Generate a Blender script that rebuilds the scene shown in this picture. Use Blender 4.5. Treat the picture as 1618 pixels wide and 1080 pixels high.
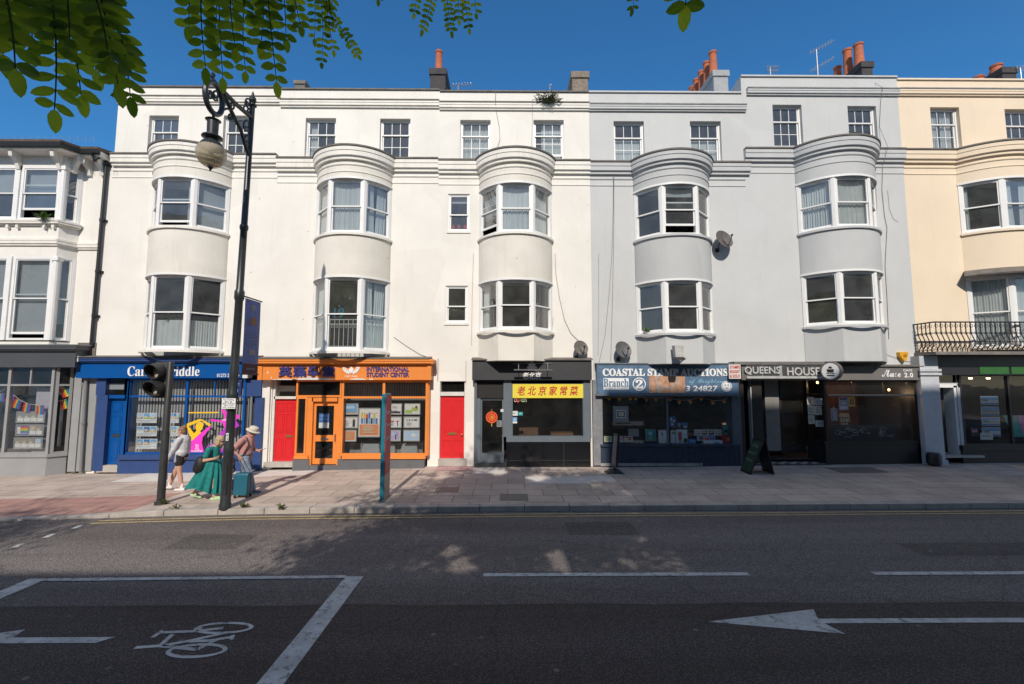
import bpy, bmesh, math, random
from mathutils import Vector, Matrix
from math import sin, cos, pi, radians, tan, sqrt, atan2, asin
scene = bpy.context.scene
for o in list(bpy.data.objects):
    bpy.data.objects.remove(o)
COL = scene.collection
random.seed(7)

# ---------------------------------------------------------------- camera, sky, sun, exposure
CAM_H, PITCH, YAW, FPX = 3.0, radians(4.95), radians(-0.5), 719.1
cam_d = bpy.data.cameras.new("camera"); cam = bpy.data.objects.new("camera", cam_d); COL.objects.link(cam)
cam_d.sensor_width = 36.0; cam_d.lens = 16.0; cam_d.clip_end = 2000; cam_d.clip_start = 0.05
cam.location = (0, 0, CAM_H); cam.rotation_euler = (pi/2 + PITCH, 0, YAW)
scene.camera = cam
SUN_EL, SUN_AZ = radians(38.5), radians(3.0)      # light travels towards +Y, slightly +X, down
w = bpy.data.worlds.new("World"); scene.world = w; w.use_nodes = True
nt = w.node_tree; bg = nt.nodes["Background"]
sky = nt.nodes.new("ShaderNodeTexSky"); sky.sky_type = 'NISHITA'; sky.sun_disc = False
sky.sun_elevation = SUN_EL; sky.sun_rotation = pi + SUN_AZ
sky.air_density = 1.0; sky.dust_density = 0.25; sky.ozone_density = 4.0; sky.altitude = 200
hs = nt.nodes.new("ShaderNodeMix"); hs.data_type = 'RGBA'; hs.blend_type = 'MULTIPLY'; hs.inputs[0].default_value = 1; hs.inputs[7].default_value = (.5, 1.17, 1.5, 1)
# the air is deepest blue low in the north, away from the sun, and paler and brighter overhead and round the sun
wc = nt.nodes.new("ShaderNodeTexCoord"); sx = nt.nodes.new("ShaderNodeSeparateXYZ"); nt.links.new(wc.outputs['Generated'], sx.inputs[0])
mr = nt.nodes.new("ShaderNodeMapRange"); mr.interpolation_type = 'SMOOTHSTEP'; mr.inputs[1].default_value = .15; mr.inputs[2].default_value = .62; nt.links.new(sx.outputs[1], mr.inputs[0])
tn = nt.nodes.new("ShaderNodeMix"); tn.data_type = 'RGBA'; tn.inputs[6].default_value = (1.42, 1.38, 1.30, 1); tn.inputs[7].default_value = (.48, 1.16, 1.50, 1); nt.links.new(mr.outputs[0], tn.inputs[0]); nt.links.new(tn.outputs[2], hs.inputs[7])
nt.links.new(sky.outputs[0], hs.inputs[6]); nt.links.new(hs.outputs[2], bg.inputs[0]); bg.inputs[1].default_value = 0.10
sun_d = bpy.data.lights.new("sun", 'SUN'); sun = bpy.data.objects.new("sun", sun_d); COL.objects.link(sun)
sun_d.energy = 4.1; sun_d.angle = radians(0.53); sun_d.color = (1.0, 0.915, 0.80)
sd = Vector((sin(SUN_AZ)*cos(SUN_EL), cos(SUN_AZ)*cos(SUN_EL), -sin(SUN_EL)))
sun.rotation_euler = sd.to_track_quat('-Z', 'Y').to_euler(); sun.location = (0, -20, 40)
scene.view_settings.view_transform = 'Standard'; scene.view_settings.look = 'None'
scene.view_settings.exposure = 0.0; scene.view_settings.gamma = 1.0
scene.render.engine = 'CYCLES'
try:
    scene.cycles.use_denoising = True
    scene.cycles.max_bounces = 8; scene.cycles.transparent_max_bounces = 12
except Exception: pass

# ---------------------------------------------------------------- measuring: photo pixel -> point on a plane of the street
_f = Vector((-sin(YAW)*cos(PITCH), cos(YAW)*cos(PITCH), sin(PITCH)))
_r = Vector((cos(YAW), sin(YAW), 0)); _u = _r.cross(_f)
def ray(px, py): return _f + _r*((px-809)/FPX) + _u*((540-py)/FPX)
def onY(px, py, Y):
    d = ray(px, py); t = Y/d.y; return d.x*t, CAM_H + d.z*t
def onZ(px, py, Z=0.0):
    d = ray(px, py); t = (Z-CAM_H)/d.z; return d.x*t, d.y*t
D = 15.5
def FX(px, py, Y=D): return onY(px, py, Y)[0]
def FZ(px, py, Y=D): return onY(px, py, Y)[1]
def lerp(a, b, t): return a+(b-a)*t
def interp(x, pts):
    if x <= pts[0][0]: return pts[0][1]
    for (a, b), (c, d) in zip(pts, pts[1:]):
        if x <= c: return lerp(b, d, (x-a)/(c-a))
    return pts[-1][1]

# ---------------------------------------------------------------- materials
MATS = {}
def nodes_of(m):
    m.use_nodes = True; t = m.node_tree; return t, t.nodes['Principled BSDF']
def M(name, col, rough=.6, var=.12, scale=2.0, bump=0.0, bscale=60, metal=0.0, stain=0.0, spec=.5, emit=0, chips=0):
    """principled colour with two scales of procedural wear"""
    if name in MATS: return MATS[name]
    m = bpy.data.materials.new(name); t, p = nodes_of(m); N = t.nodes.new; L = t.links.new
    p.inputs['Roughness'].default_value = rough; p.inputs['Metallic'].default_value = metal
    p.inputs['Specular IOR Level'].default_value = spec
    tc = N('ShaderNodeNewGeometry')
    n1 = N('ShaderNodeTexNoise'); n1.inputs['Scale'].default_value = scale; n1.inputs['Detail'].default_value = 6; n1.inputs['Roughness'].default_value = .65
    L(tc.outputs['Position'], n1.inputs['Vector'])
    r = N('ShaderNodeValToRGB'); e = r.color_ramp.elements
    e[0].position = .3; e[1].position = .7
    c = Vector(col)
    e[0].color = (*[max(0, v*(1-var)) for v in c], 1); e[1].color = (*[min(1, v*(1+var*.6)) for v in c], 1)
    L(n1.outputs['Fac'], r.inputs['Fac']); out = r.outputs['Color']
    if stain:
        mp = N('ShaderNodeMapping'); mp.inputs['Scale'].default_value = (2.6, 2.6, .22); L(tc.outputs['Position'], mp.inputs['Vector'])
        n2 = N('ShaderNodeTexNoise'); n2.inputs['Scale'].default_value = 1.6; n2.inputs['Detail'].default_value = 8; n2.inputs['Roughness'].default_value = .7
        L(mp.outputs[0], n2.inputs['Vector'])
        r2 = N('ShaderNodeValToRGB'); r2.color_ramp.elements[0].position = .54; r2.color_ramp.elements[1].position = .82
        r2.color_ramp.elements[0].color = (0,0,0,1); r2.color_ramp.elements[1].color = (stain,stain,stain,1)
        L(n2.outputs['Fac'], r2.inputs['Fac'])
        mx = N('ShaderNodeMix'); mx.data_type = 'RGBA'; L(r2.outputs['Color'], mx.inputs[0]); L(out, mx.inputs[6])
        mx.inputs[7].default_value = (c[0]*.45, c[1]*.40, c[2]*.33, 1); out = mx.outputs[2]
    if chips:                                  # small knocks and flaked spots, and broad repaired patches
        vo = N('ShaderNodeTexVoronoi'); vo.inputs['Scale'].default_value = 1.5; L(tc.outputs['Position'], vo.inputs['Vector'])
        dn = N('ShaderNodeTexNoise'); dn.inputs['Scale'].default_value = 14; L(tc.outputs['Position'], dn.inputs['Vector'])
        ad = N('ShaderNodeMath'); ad.operation = 'MULTIPLY_ADD'; ad.inputs[1].default_value = .11; L(dn.outputs[0], ad.inputs[0]); L(vo.outputs['Distance'], ad.inputs[2])
        rc = N('ShaderNodeValToRGB'); rc.color_ramp.elements[0].position = .085; rc.color_ramp.elements[1].position = .11
        rc.color_ramp.elements[0].color = (chips,chips,chips,1); rc.color_ramp.elements[1].color = (0,0,0,1); L(ad.outputs[0], rc.inputs[0])
        mc = N('ShaderNodeMix'); mc.data_type = 'RGBA'; L(rc.outputs[0], mc.inputs[0]); L(out, mc.inputs[6]); mc.inputs[7].default_value = (c[0]*.5, c[1]*.46, c[2]*.4, 1); out = mc.outputs[2]
        pn = N('ShaderNodeTexVoronoi'); pn.inputs['Scale'].default_value = .55; L(tc.outputs['Position'], pn.inputs['Vector'])
        rp = N('ShaderNodeValToRGB'); rp.color_ramp.elements[0].color = (.955,.95,.94,1); rp.color_ramp.elements[1].color = (1.02,1.02,1.02,1); L(pn.outputs['Color'], rp.inputs[0])
        mp2 = N('ShaderNodeMix'); mp2.data_type = 'RGBA'; mp2.blend_type = 'MULTIPLY'; mp2.inputs[0].default_value = 1; L(out, mp2.inputs[6]); L(rp.outputs[0], mp2.inputs[7]); out = mp2.outputs[2]
    L(out, p.inputs['Base Color'])
    if bump:
        n3 = N('ShaderNodeTexNoise'); n3.inputs['Scale'].default_value = bscale; n3.inputs['Detail'].default_value = 4
        L(tc.outputs['Position'], n3.inputs['Vector'])
        b = N('ShaderNodeBump'); b.inputs['Strength'].default_value = bump; b.inputs['Distance'].default_value = .02
        L(n3.outputs['Fac'], b.inputs['Height']); L(b.outputs[0], p.inputs['Normal'])
    if emit:
        p.inputs['Emission Color'].default_value = (*col, 1); p.inputs['Emission Strength'].default_value = emit
    MATS[name] = m; return m
def glass_mat(name, tint=(.82,.88,.9), ior=1.5, gain=1.0, rough=0.0, dust=.0, dcol=(.55,.55,.53)):
    m = bpy.data.materials.new(name); m.use_nodes = True; t = m.node_tree; t.nodes.clear(); N = t.nodes.new; L = t.links.new
    o = N('ShaderNodeOutputMaterial'); mx = N('ShaderNodeMixShader'); tr = N('ShaderNodeBsdfTransparent'); gl = N('ShaderNodeBsdfGlossy')
    tr.inputs[0].default_value = (*tint, 1); gl.inputs['Roughness'].default_value = rough
    fr = N('ShaderNodeFresnel'); fr.inputs[0].default_value = ior
    mu = N('ShaderNodeMath'); mu.operation = 'MULTIPLY'; mu.use_clamp = True; mu.inputs[1].default_value = gain
    g = N('ShaderNodeNewGeometry'); n = N('ShaderNodeTexNoise'); n.inputs['Scale'].default_value = 1.7; L(g.outputs['Position'], n.inputs['Vector'])
    b = N('ShaderNodeBump'); b.inputs['Strength'].default_value = .05; b.inputs['Distance'].default_value = .05; L(n.outputs['Fac'], b.inputs['Height']); L(b.outputs[0], gl.inputs['Normal'])
    mn = N('ShaderNodeMath'); mn.operation = 'MINIMUM'; mn.inputs[1].default_value = .30; L(fr.outputs[0], mu.inputs[0]); L(mu.outputs[0], mn.inputs[0]); L(mn.outputs[0], mx.inputs[0]); L(tr.outputs[0], mx.inputs[1]); L(gl.outputs[0], mx.inputs[2]); L(mx.outputs[0], o.inputs[0])
    if dust:                                   # a thin film of dirt on the pane
        df = N('ShaderNodeBsdfDiffuse'); df.inputs[0].default_value = (*dcol, 1); m2 = N('ShaderNodeMixShader')
        dn = N('ShaderNodeTexNoise'); dn.inputs['Scale'].default_value = 2.3; dn.inputs['Detail'].default_value = 7; L(g.outputs['Position'], dn.inputs['Vector'])
        dm = N('ShaderNodeMath'); dm.operation = 'MULTIPLY'; dm.inputs[1].default_value = dust*2; L(dn.outputs[0], dm.inputs[0])
        L(dm.outputs[0], m2.inputs[0]); L(mx.outputs[0], m2.inputs[1]); L(df.outputs[0], m2.inputs[2]); L(m2.outputs[0], o.inputs[0])
    MATS[name] = m; return m
GLASS = glass_mat('window_glass', gain=3.2, dust=.075)
SHOPGLASS = glass_mat('shop_glass', tint=(.93,.95,.95), gain=1.5, dust=.02)

# ---------------------------------------------------------------- mesh builder
ORG = {}
class MB:
    def __init__(s): s.v = []; s.f = []; s.m = []; s.mi = 0
    def add(s, vs, fs):
        o = len(s.v); s.v += [tuple(p) for p in vs]
        for f in fs: s.f.append([i+o for i in f]); s.m.append(s.mi)
        return s
    def quad(s, a, b, c, d): return s.add([a,b,c,d], [(0,1,2,3)])
    def hexa(s, p): return s.add(p, [(0,3,2,1),(4,5,6,7),(0,1,5,4),(1,2,6,5),(2,3,7,6),(3,0,4,7)])
    def box(s, x0,x1,y0,y1,z0,z1):
        return s.hexa([(x0,y0,z0),(x1,y0,z0),(x1,y1,z0),(x0,y1,z0),(x0,y0,z1),(x1,y0,z1),(x1,y1,z1),(x0,y1,z1)])
    def lbox(s, F, s0,s1,n0,n1,z0,z1):
        """box in a wall frame F=(x,y,ux,uy): s along, n outward"""
        x,y,ux,uy = F; nx,ny = uy,-ux
        P = lambda a,n,z: (x+ux*a+nx*n, y+uy*a+ny*n, z)
        return s.hexa([P(s0,n1,z0),P(s1,n1,z0),P(s1,n0,z0),P(s0,n0,z0),P(s0,n1,z1),P(s1,n1,z1),P(s1,n0,z1),P(s0,n0,z1)])
    def lquad(s, F, s0,s1,n,z0,z1):
        x,y,ux,uy = F; nx,ny = uy,-ux
        P = lambda a,z: (x+ux*a+nx*n, y+uy*a+ny*n, z)
        return s.quad(P(s0,z0),P(s1,z0),P(s1,z1),P(s0,z1))
    def prism(s, poly, z0, z1):
        n = len(poly); vs = [(x,y,z0) for x,y in poly]+[(x,y,z1) for x,y in poly]
        return s.add(vs, [tuple(range(n-1,-1,-1)), tuple(range(n,2*n))]+[(i,(i+1)%n,n+(i+1)%n,n+i) for i in range(n)])
    def slabXZ(s, poly, y0, y1):
        """polygon in the facade plane given depth y0 (front) .. y1"""
        n = len(poly); vs = [(x,y0,z) for x,z in poly]+[(x,y1,z) for x,z in poly]
        return s.add(vs, [tuple(range(n)), tuple(range(2*n-1,n-1,-1))]+[(i,n+i,n+(i+1)%n,(i+1)%n) for i in range(n)])
    def sweep(s, prof, path, closed_prof=True):
        """profile [(out, z)] swept along plan path [(x,y)] (outward = right-hand side going +X, i.e. towards -Y)"""
        P = [Vector(p) for p in path]; k = len(P); rings = []
        for i in range(k):
            d0 = (P[i]-P[i-1]).normalized() if i else None; d1 = (P[i+1]-P[i]).normalized() if i < k-1 else None
            if d0 is None: d0 = d1
            if d1 is None: d1 = d0
            n0 = Vector((d0.y,-d0.x)); n1 = Vector((d1.y,-d1.x)); b = n0+n1
            b = b/max(.35, b.length_squared)*2 if b.length > 1e-6 else n0
            rings.append([(P[i].x+b.x*o, P[i].y+b.y*o, z) for o, z in prof])
        m = len(prof); vs = [p for r in rings for p in r]; fs = []
        for i in range(k-1):
            for j in range(m if closed_prof else m-1):
                fs.append((i*m+j, (i+1)*m+j, (i+1)*m+(j+1)%m, i*m+(j+1)%m))
        fs.append(tuple(range(m))); fs.append(tuple((k-1)*m+j for j in range(m-1,-1,-1)))
        return s.add(vs, fs)
    def tube(s, path, r, n=8, caps=True):
        P = [Vector(p) for p in path]; k = len(P); R = r if isinstance(r, (list,tuple)) else [r]*k
        T = []
        for i in range(k):
            t = (P[min(i+1,k-1)]-P[max(i-1,0)]); T.append(t.normalized() if t.length > 1e-9 else Vector((0,0,1)))
        up = Vector((0,0,1)) if abs(T[0].z) < .9 else Vector((1,0,0))
        a = T[0].cross(up).normalized(); vs = []
        for i in range(k):
            a = (a - T[i]*a.dot(T[i]))
            a = a.normalized() if a.length > 1e-6 else T[i].orthogonal().normalized()
            b = T[i].cross(a)
            for j in range(n):
                q = P[i]+(a*cos(2*pi*j/n)+b*sin(2*pi*j/n))*R[i]; vs.append(tuple(q))
        fs = [(i*n+j, i*n+(j+1)%n, (i+1)*n+(j+1)%n, (i+1)*n+j) for i in range(k-1) for j in range(n)]
        if caps: fs += [tuple(range(n-1,-1,-1)), tuple((k-1)*n+j for j in range(n))]
        return s.add(vs, fs)
    def lathe(s, prof, c, n=20, axis=(0,0,1)):
        """profile [(r, h)] turned round axis through c"""
        ax = Vector(axis).normalized(); a = ax.orthogonal().normalized(); b = ax.cross(a); c = Vector(c); k = len(prof)
        vs = [tuple(c+ax*h+(a*cos(2*pi*j/n)+b*sin(2*pi*j/n))*r) for r,h in prof for j in range(n)]
        fs = [(i*n+j, i*n+(j+1)%n, (i+1)*n+(j+1)%n, (i+1)*n+j) for i in range(k-1) for j in range(n)]
        if prof[0][0] > 1e-5: fs.append(tuple(range(n-1,-1,-1)))
        if prof[-1][0] > 1e-5: fs.append(tuple((k-1)*n+j for j in range(n)))
        return s.add(vs, fs)
    def ellipsoid(s, c, r, nu=14, nv=9, rot=None):
        c = Vector(c); vs = []
        for i in range(nv+1):
            t = pi*i/nv
            for j in range(nu):
                q = Vector((r[0]*sin(t)*cos(2*pi*j/nu), r[1]*sin(t)*sin(2*pi*j/nu), r[2]*cos(t)))
                if rot: q = rot @ q
                vs.append(tuple(c+q))
        fs = [(i*nu+j, (i+1)*nu+j, (i+1)*nu+(j+1)%nu, i*nu+(j+1)%nu) for i in range(nv) for j in range(nu)]
        return s.add(vs, fs)
    def build(s, name, mat, parent=None, smooth=False, org=None, bevel=0):
        o = org if org is not None else (ORG.get(parent.name, Vector((0,0,0))) if parent else Vector((0,0,0)))
        o = Vector(o)
        me = bpy.data.meshes.new(name)
        me.from_pydata([(x-o.x,y-o.y,z-o.z) for x,y,z in s.v], [], s.f)
        mats = mat if isinstance(mat, (list,tuple)) else [mat]
        for m in mats: me.materials.append(m)
        if len(mats) > 1: me.polygons.foreach_set('material_index', s.m)
        bm = bmesh.new(); bm.from_mesh(me); bmesh.ops.remove_doubles(bm, verts=bm.verts, dist=1e-5)
        if s.f and not getattr(s, 'keep', False): bmesh.ops.recalc_face_normals(bm, faces=bm.faces)
        bm.to_mesh(me); bm.free()
        if smooth:
            me.polygons.foreach_set('use_smooth', [True]*len(me.polygons))
            try: me.set_sharp_from_angle(angle=radians(38))
            except Exception: pass
        ob = bpy.data.objects.new(name, me); COL.objects.link(ob)
        if parent: ob.parent = parent
        if not parent: ob.location = o
        ORG[ob.name] = o
        if bevel:
            b = ob.modifiers.new('bevel', 'BEVEL'); b.width = bevel; b.segments = 2; b.limit_method = 'ANGLE'
        return ob
def tag(o, label, cat, group=None):
    o['label'] = label; o['category'] = cat
    if group: o['group'] = group
    return o
def thing(name, label, cat, loc, group=None):
    e = bpy.data.objects.new(name, None); COL.objects.link(e); e.location = loc; e.empty_display_size = .2
    ORG[e.name] = Vector(loc); return tag(e, label, cat, group)
def struct(o, kind='structure'):
    o['kind'] = kind; return o
def base_org(mb):
    xs = [p[0] for p in mb.v]; ys = [p[1] for p in mb.v]; zs = [p[2] for p in mb.v]
    return Vector(((min(xs)+max(xs))/2, (min(ys)+max(ys))/2, min(zs)))
def solo(mb, name, mat, label, cat, group=None, **k):
    return tag(mb.build(name, mat, None, org=base_org(mb), **k), label, cat, group)

# lettering: the default font outlines turned to mesh
_TXT = {}
def glyphs(s, bold=0.0, shear=0.0, spacing=1.0, line=1.0):
    key = (s, bold, shear, spacing, line)
    if key in _TXT: return _TXT[key]
    cu = bpy.data.curves.new('lettering', 'FONT'); cu.body = s; cu.size = 1; cu.offset = bold; cu.shear = shear
    cu.space_character = spacing; cu.space_line = line; cu.align_x = 'CENTER'; cu.resolution_u = 3; cu.extrude = 0.02
    ob = bpy.data.objects.new('lettering', cu); COL.objects.link(ob)
    dg = bpy.context.evaluated_depsgraph_get(); dg.update()
    me = bpy.data.meshes.new_from_object(ob.evaluated_get(dg))
    vs = [tuple(v.co) for v in me.vertices]; fs = [tuple(p.vertices) for p in me.polygons]
    bpy.data.objects.remove(ob); bpy.data.curves.remove(cu); bpy.data.meshes.remove(me)
    _TXT[key] = (vs, fs); return vs, fs
def letter(mb, s, place, w, h, depth=.012, **k):
    """fit text into a w x h rectangle; place(a, b, n) -> world, a right 0..w, b up 0..h, n outward"""
    vs, fs = glyphs(s, **k)
    if not vs: return
    x0 = min(v[0] for v in vs); x1 = max(v[0] for v in vs); y0 = min(v[1] for v in vs); y1 = max(v[1] for v in vs)
    out = [place((x-x0)/(x1-x0+1e-9)*w, (y-y0)/(y1-y0+1e-9)*h, depth if z > 0 else 0.0) for x,y,z in vs]
    mb.add(out, fs)
def letterY(mb, s, x0, x1, z0, z1, Y, depth=.012, **k):
    letter(mb, s, lambda a,b,n: (x0+a, Y-n, z0+b), x1-x0, z1-z0, depth, **k)
def letterpx(mb, s, px0, px1, py0, py1, Y, depth=.012, **k):
    pm = (py0+py1)/2; xm = (px0+px1)/2
    letterY(mb, s, FX(px0,pm,Y), FX(px1,pm,Y), FZ(xm,py1,Y), FZ(xm,py0,Y), Y, depth, **k)
def pxbox(mb, px0, px1, py0, py1, Y, y0, y1):
    """box whose front outline is the pixel rectangle measured on plane Y"""
    pm = (py0+py1)/2; xm = (px0+px1)/2
    return mb.box(FX(px0,pm,Y), FX(px1,pm,Y), y0, y1, FZ(xm,py1,Y), FZ(xm,py0,Y))
# ================================================================ GROUND
def kerbY(X): return interp(X, [(-60,9.6),(-15,9.95),(-11,10.25),(-9,10.42),(-5.8,10.67),(0,10.83),(6,10.9),(12,11.0),(60,11.3)])
def kerbH(X): return interp(X, [(-60,.1),(-16,.1),(-13.5,.02),(-9.6,.02),(-8,.12),(60,.13)])
def rearZ(X): return interp(X, [(-60,-.06),(-15.7,-.05),(-10.5,.01),(-1.9,.19),(4.2,.17),(12.7,.26),(17,.29),(60,.5)])
def pavZ(X, Y):
    k = kerbY(X); return lerp(kerbH(X), rearZ(X), min(1, max(0, (Y-k)/(15.3-k))))

def asphalt(name='asphalt', c0=(.155,.134,.128), c1=(.235,.208,.198)):
    m = bpy.data.materials.new(name); t, p = nodes_of(m); N = t.nodes.new; L = t.links.new
    g = N('ShaderNodeNewGeometry')
    n1 = N('ShaderNodeTexNoise'); n1.inputs['Scale'].default_value = .45; n1.inputs['Detail'].default_value = 8; n1.inputs['Roughness'].default_value = .6
    mp = N('ShaderNodeMapping'); mp.inputs['Scale'].default_value = (.16, 1.9, 1); L(g.outputs['Position'], mp.inputs[0]); L(mp.outputs[0], n1.inputs['Vector'])
    r1 = N('ShaderNodeValToRGB'); r1.color_ramp.elements[0].position = .36; r1.color_ramp.elements[1].position = .64
    r1.color_ramp.elements[0].color = (*c0,1); r1.color_ramp.elements[1].color = (*c1,1); L(n1.outputs['Fac'], r1.inputs[0])
    v = N('ShaderNodeTexVoronoi'); v.inputs['Scale'].default_value = 48; L(g.outputs['Position'], v.inputs['Vector'])
    r2 = N('ShaderNodeValToRGB'); r2.color_ramp.elements[0].position = .0; r2.color_ramp.elements[1].position = .5
    r2.color_ramp.elements[0].color = (2.3,2.25,2.2,1); r2.color_ramp.elements[1].color = (.62,.62,.63,1); L(v.outputs['Distance'], r2.inputs[0])
    wn = N('ShaderNodeMix'); wn.data_type = 'RGBA'; wn.blend_type = 'MULTIPLY'; wn.inputs[0].default_value = 1; L(r1.outputs[0], wn.inputs[6]); L(r2.outputs[0], wn.inputs[7])
    # pale chips and old chewing gum
    v3 = N('ShaderNodeTexVoronoi'); v3.inputs['Scale'].default_value = 2.2; L(g.outputs['Position'], v3.inputs['Vector'])
    r3 = N('ShaderNodeValToRGB'); r3.color_ramp.elements[0].position = .045; r3.color_ramp.elements[1].position = .09
    r3.color_ramp.elements[0].color = (.6,.6,.6,1); r3.color_ramp.elements[1].color = (0,0,0,1); L(v3.outputs['Distance'], r3.inputs[0])
    v4 = N('ShaderNodeTexVoronoi'); v4.inputs['Scale'].default_value = 14; L(g.outputs['Position'], v4.inputs['Vector'])
    r4 = N('ShaderNodeValToRGB'); r4.color_ramp.elements[0].position = .07; r4.color_ramp.elements[1].position = .12
    r4.color_ramp.elements[0].color = (.3,.3,.3,1); r4.color_ramp.elements[1].color = (0,0,0,1); L(v4.outputs['Distance'], r4.inputs[0])
    ad = N('ShaderNodeMath'); ad.operation = 'ADD'; ad.use_clamp = True; L(r3.outputs[0], ad.inputs[0]); L(r4.outputs[0], ad.inputs[1])
    mx = N('ShaderNodeMix'); mx.data_type = 'RGBA'; L(ad.outputs[0], mx.inputs[0]); L(wn.outputs[2], mx.inputs[6]); mx.inputs[7].default_value = (.26,.25,.235,1)
    # thin branching cracks
    wp = N('ShaderNodeTexNoise'); wp.inputs['Scale'].default_value = 1.6; wp.inputs['Detail'].default_value = 5; L(g.outputs['Position'], wp.inputs['Vector'])
    wa = N('ShaderNodeMix'); wa.data_type = 'VECTOR'; wa.inputs[0].default_value = .22; L(g.outputs['Position'], wa.inputs[4]); L(wp.outputs['Color'], wa.inputs[5])
    vc = N('ShaderNodeTexVoronoi'); vc.feature = 'DISTANCE_TO_EDGE'; vc.inputs['Scale'].default_value = .55; L(wa.outputs[1], vc.inputs['Vector'])
    rk = N('ShaderNodeValToRGB'); rk.color_ramp.elements[0].position = .0; rk.color_ramp.elements[1].position = .009; rk.color_ramp.elements[0].color = (.76,.76,.76,1); rk.color_ramp.elements[1].color = (1,1,1,1); L(vc.outputs['Distance'], rk.inputs[0])
    mk = N('ShaderNodeMix'); mk.data_type = 'RGBA'; mk.blend_type = 'MULTIPLY'; mk.inputs[0].default_value = 1; L(mx.outputs[2], mk.inputs[6]); L(rk.outputs[0], mk.inputs[7])
    L(mk.outputs[2], p.inputs['Base Color']); p.inputs['Roughness'].default_value = .8; p.inputs['Specular IOR Level'].default_value = .35
    n3 = N('ShaderNodeTexNoise'); n3.inputs['Scale'].default_value = 70; n3.inputs['Detail'].default_value = 3; L(g.outputs['Position'], n3.inputs['Vector'])
    b = N('ShaderNodeBump'); b.inputs['Strength'].default_value = .9; b.inputs['Distance'].default_value = .02; L(n3.outputs['Fac'], b.inputs['Height']); L(b.outputs[0], p.inputs['Normal'])
    return m
def paving(name, c1, c2, mortar, bw, bh, rough=.75, msize=.012, offset=.5, var=.3):
    m = bpy.data.materials.new(name); t, p = nodes_of(m); N = t.nodes.new; L = t.links.new
    g = N('ShaderNodeNewGeometry'); b = N('ShaderNodeTexBrick'); b.inputs['Scale'].default_value = 1
    mp = N('ShaderNodeMapping'); mp.inputs['Rotation'].default_value = (0,0,0); L(g.outputs['Position'], mp.inputs[0]); L(mp.outputs[0], b.inputs['Vector'])
    b.inputs['Brick Width'].default_value = bw; b.inputs['Row Height'].default_value = bh; b.inputs['Mortar Size'].default_value = msize; b.offset = offset
    b.inputs['Color1'].default_value = (*c1,1); b.inputs['Color2'].default_value = (*c2,1); b.inputs['Mortar'].default_value = (*mortar,1); b.inputs['Mortar Smooth'].default_value = .3
    n = N('ShaderNodeTexNoise'); n.inputs['Scale'].default_value = 1.1; n.inputs['Detail'].default_value = 9; n.inputs['Roughness'].default_value = .7; L(g.outputs['Position'], n.inputs['Vector'])
    r = N('ShaderNodeValToRGB'); r.color_ramp.elements[0].position = .3; r.color_ramp.elements[1].position = .72
    r.color_ramp.elements[0].color = (1-var,1-var,1-var,1); r.color_ramp.elements[1].color = (1+var*.5,1+var*.5,1+var*.5,1); L(n.outputs[0], r.inputs[0])
    mx = N('ShaderNodeMix'); mx.data_type = 'RGBA'; mx.blend_type = 'MULTIPLY'; mx.inputs[0].default_value = 1; L(b.outputs[0], mx.inputs[6]); L(r.outputs[0], mx.inputs[7])
    v3 = N('ShaderNodeTexVoronoi'); v3.inputs['Scale'].default_value = 5; L(g.outputs['Position'], v3.inputs['Vector'])
    r3 = N('ShaderNodeValToRGB'); r3.color_ramp.elements[0].position = .05; r3.color_ramp.elements[1].position = .11
    r3.color_ramp.elements[0].color = (.5,.5,.5,1); r3.color_ramp.elements[1].color = (0,0,0,1); L(v3.outputs['Distance'], r3.inputs[0])
    m2 = N('ShaderNodeMix'); m2.data_type = 'RGBA'; L(r3.outputs[0], m2.inputs[0]); L(mx.outputs[2], m2.inputs[6]); m2.inputs[7].default_value = tuple(v*.55 for v in c1)+(1,)
    L(m2.outputs[2], p.inputs['Base Color']); p.inputs['Roughness'].default_value = rough; p.inputs['Specular IOR Level'].default_value = .3
    bu = N('ShaderNodeBump'); bu.inputs['Strength'].default_value = .4; bu.inputs['Distance'].default_value = .01
    iv = N('ShaderNodeMath'); iv.operation = 'SUBTRACT'; iv.inputs[0].default_value = 1; L(b.outputs['Fac'], iv.inputs[1]); L(iv.outputs[0], bu.inputs['Height']); L(bu.outputs[0], p.inputs['Normal'])
    return m
ASPH = asphalt()
SLAB = paving('paving_slabs', (.58,.475,.405), (.46,.38,.325), (.22,.175,.145), .9, .62)
ASPH2 = asphalt('newer_asphalt', (.080,.063,.058), (.122,.099,.092))
def sheet(name, mat, X0, X1, nx, yf0, yf1, ny, zf, lift=0.0):
    mb = MB(); mb.keep = False
    for i in range(nx+1):
        X = lerp(X0, X1, i/nx)
        for j in range(ny+1):
            Y = lerp(yf0(X), yf1(X), j/ny); mb.v.append((X, Y, zf(X, Y)+lift))
    for i in range(nx):
        for j in range(ny):
            a = i*(ny+1)+j; mb.f.append([a, a+ny+1, a+ny+2, a+1]); mb.m.append(0)
    o = struct(mb.build(name, mat, None))
    return o
def roadZ(X, Y): return 0.0 - .02*max(0, -(X+8))*.4*max(0, min(1, (Y-6)/4)) if X < -8 else 0.0
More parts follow.
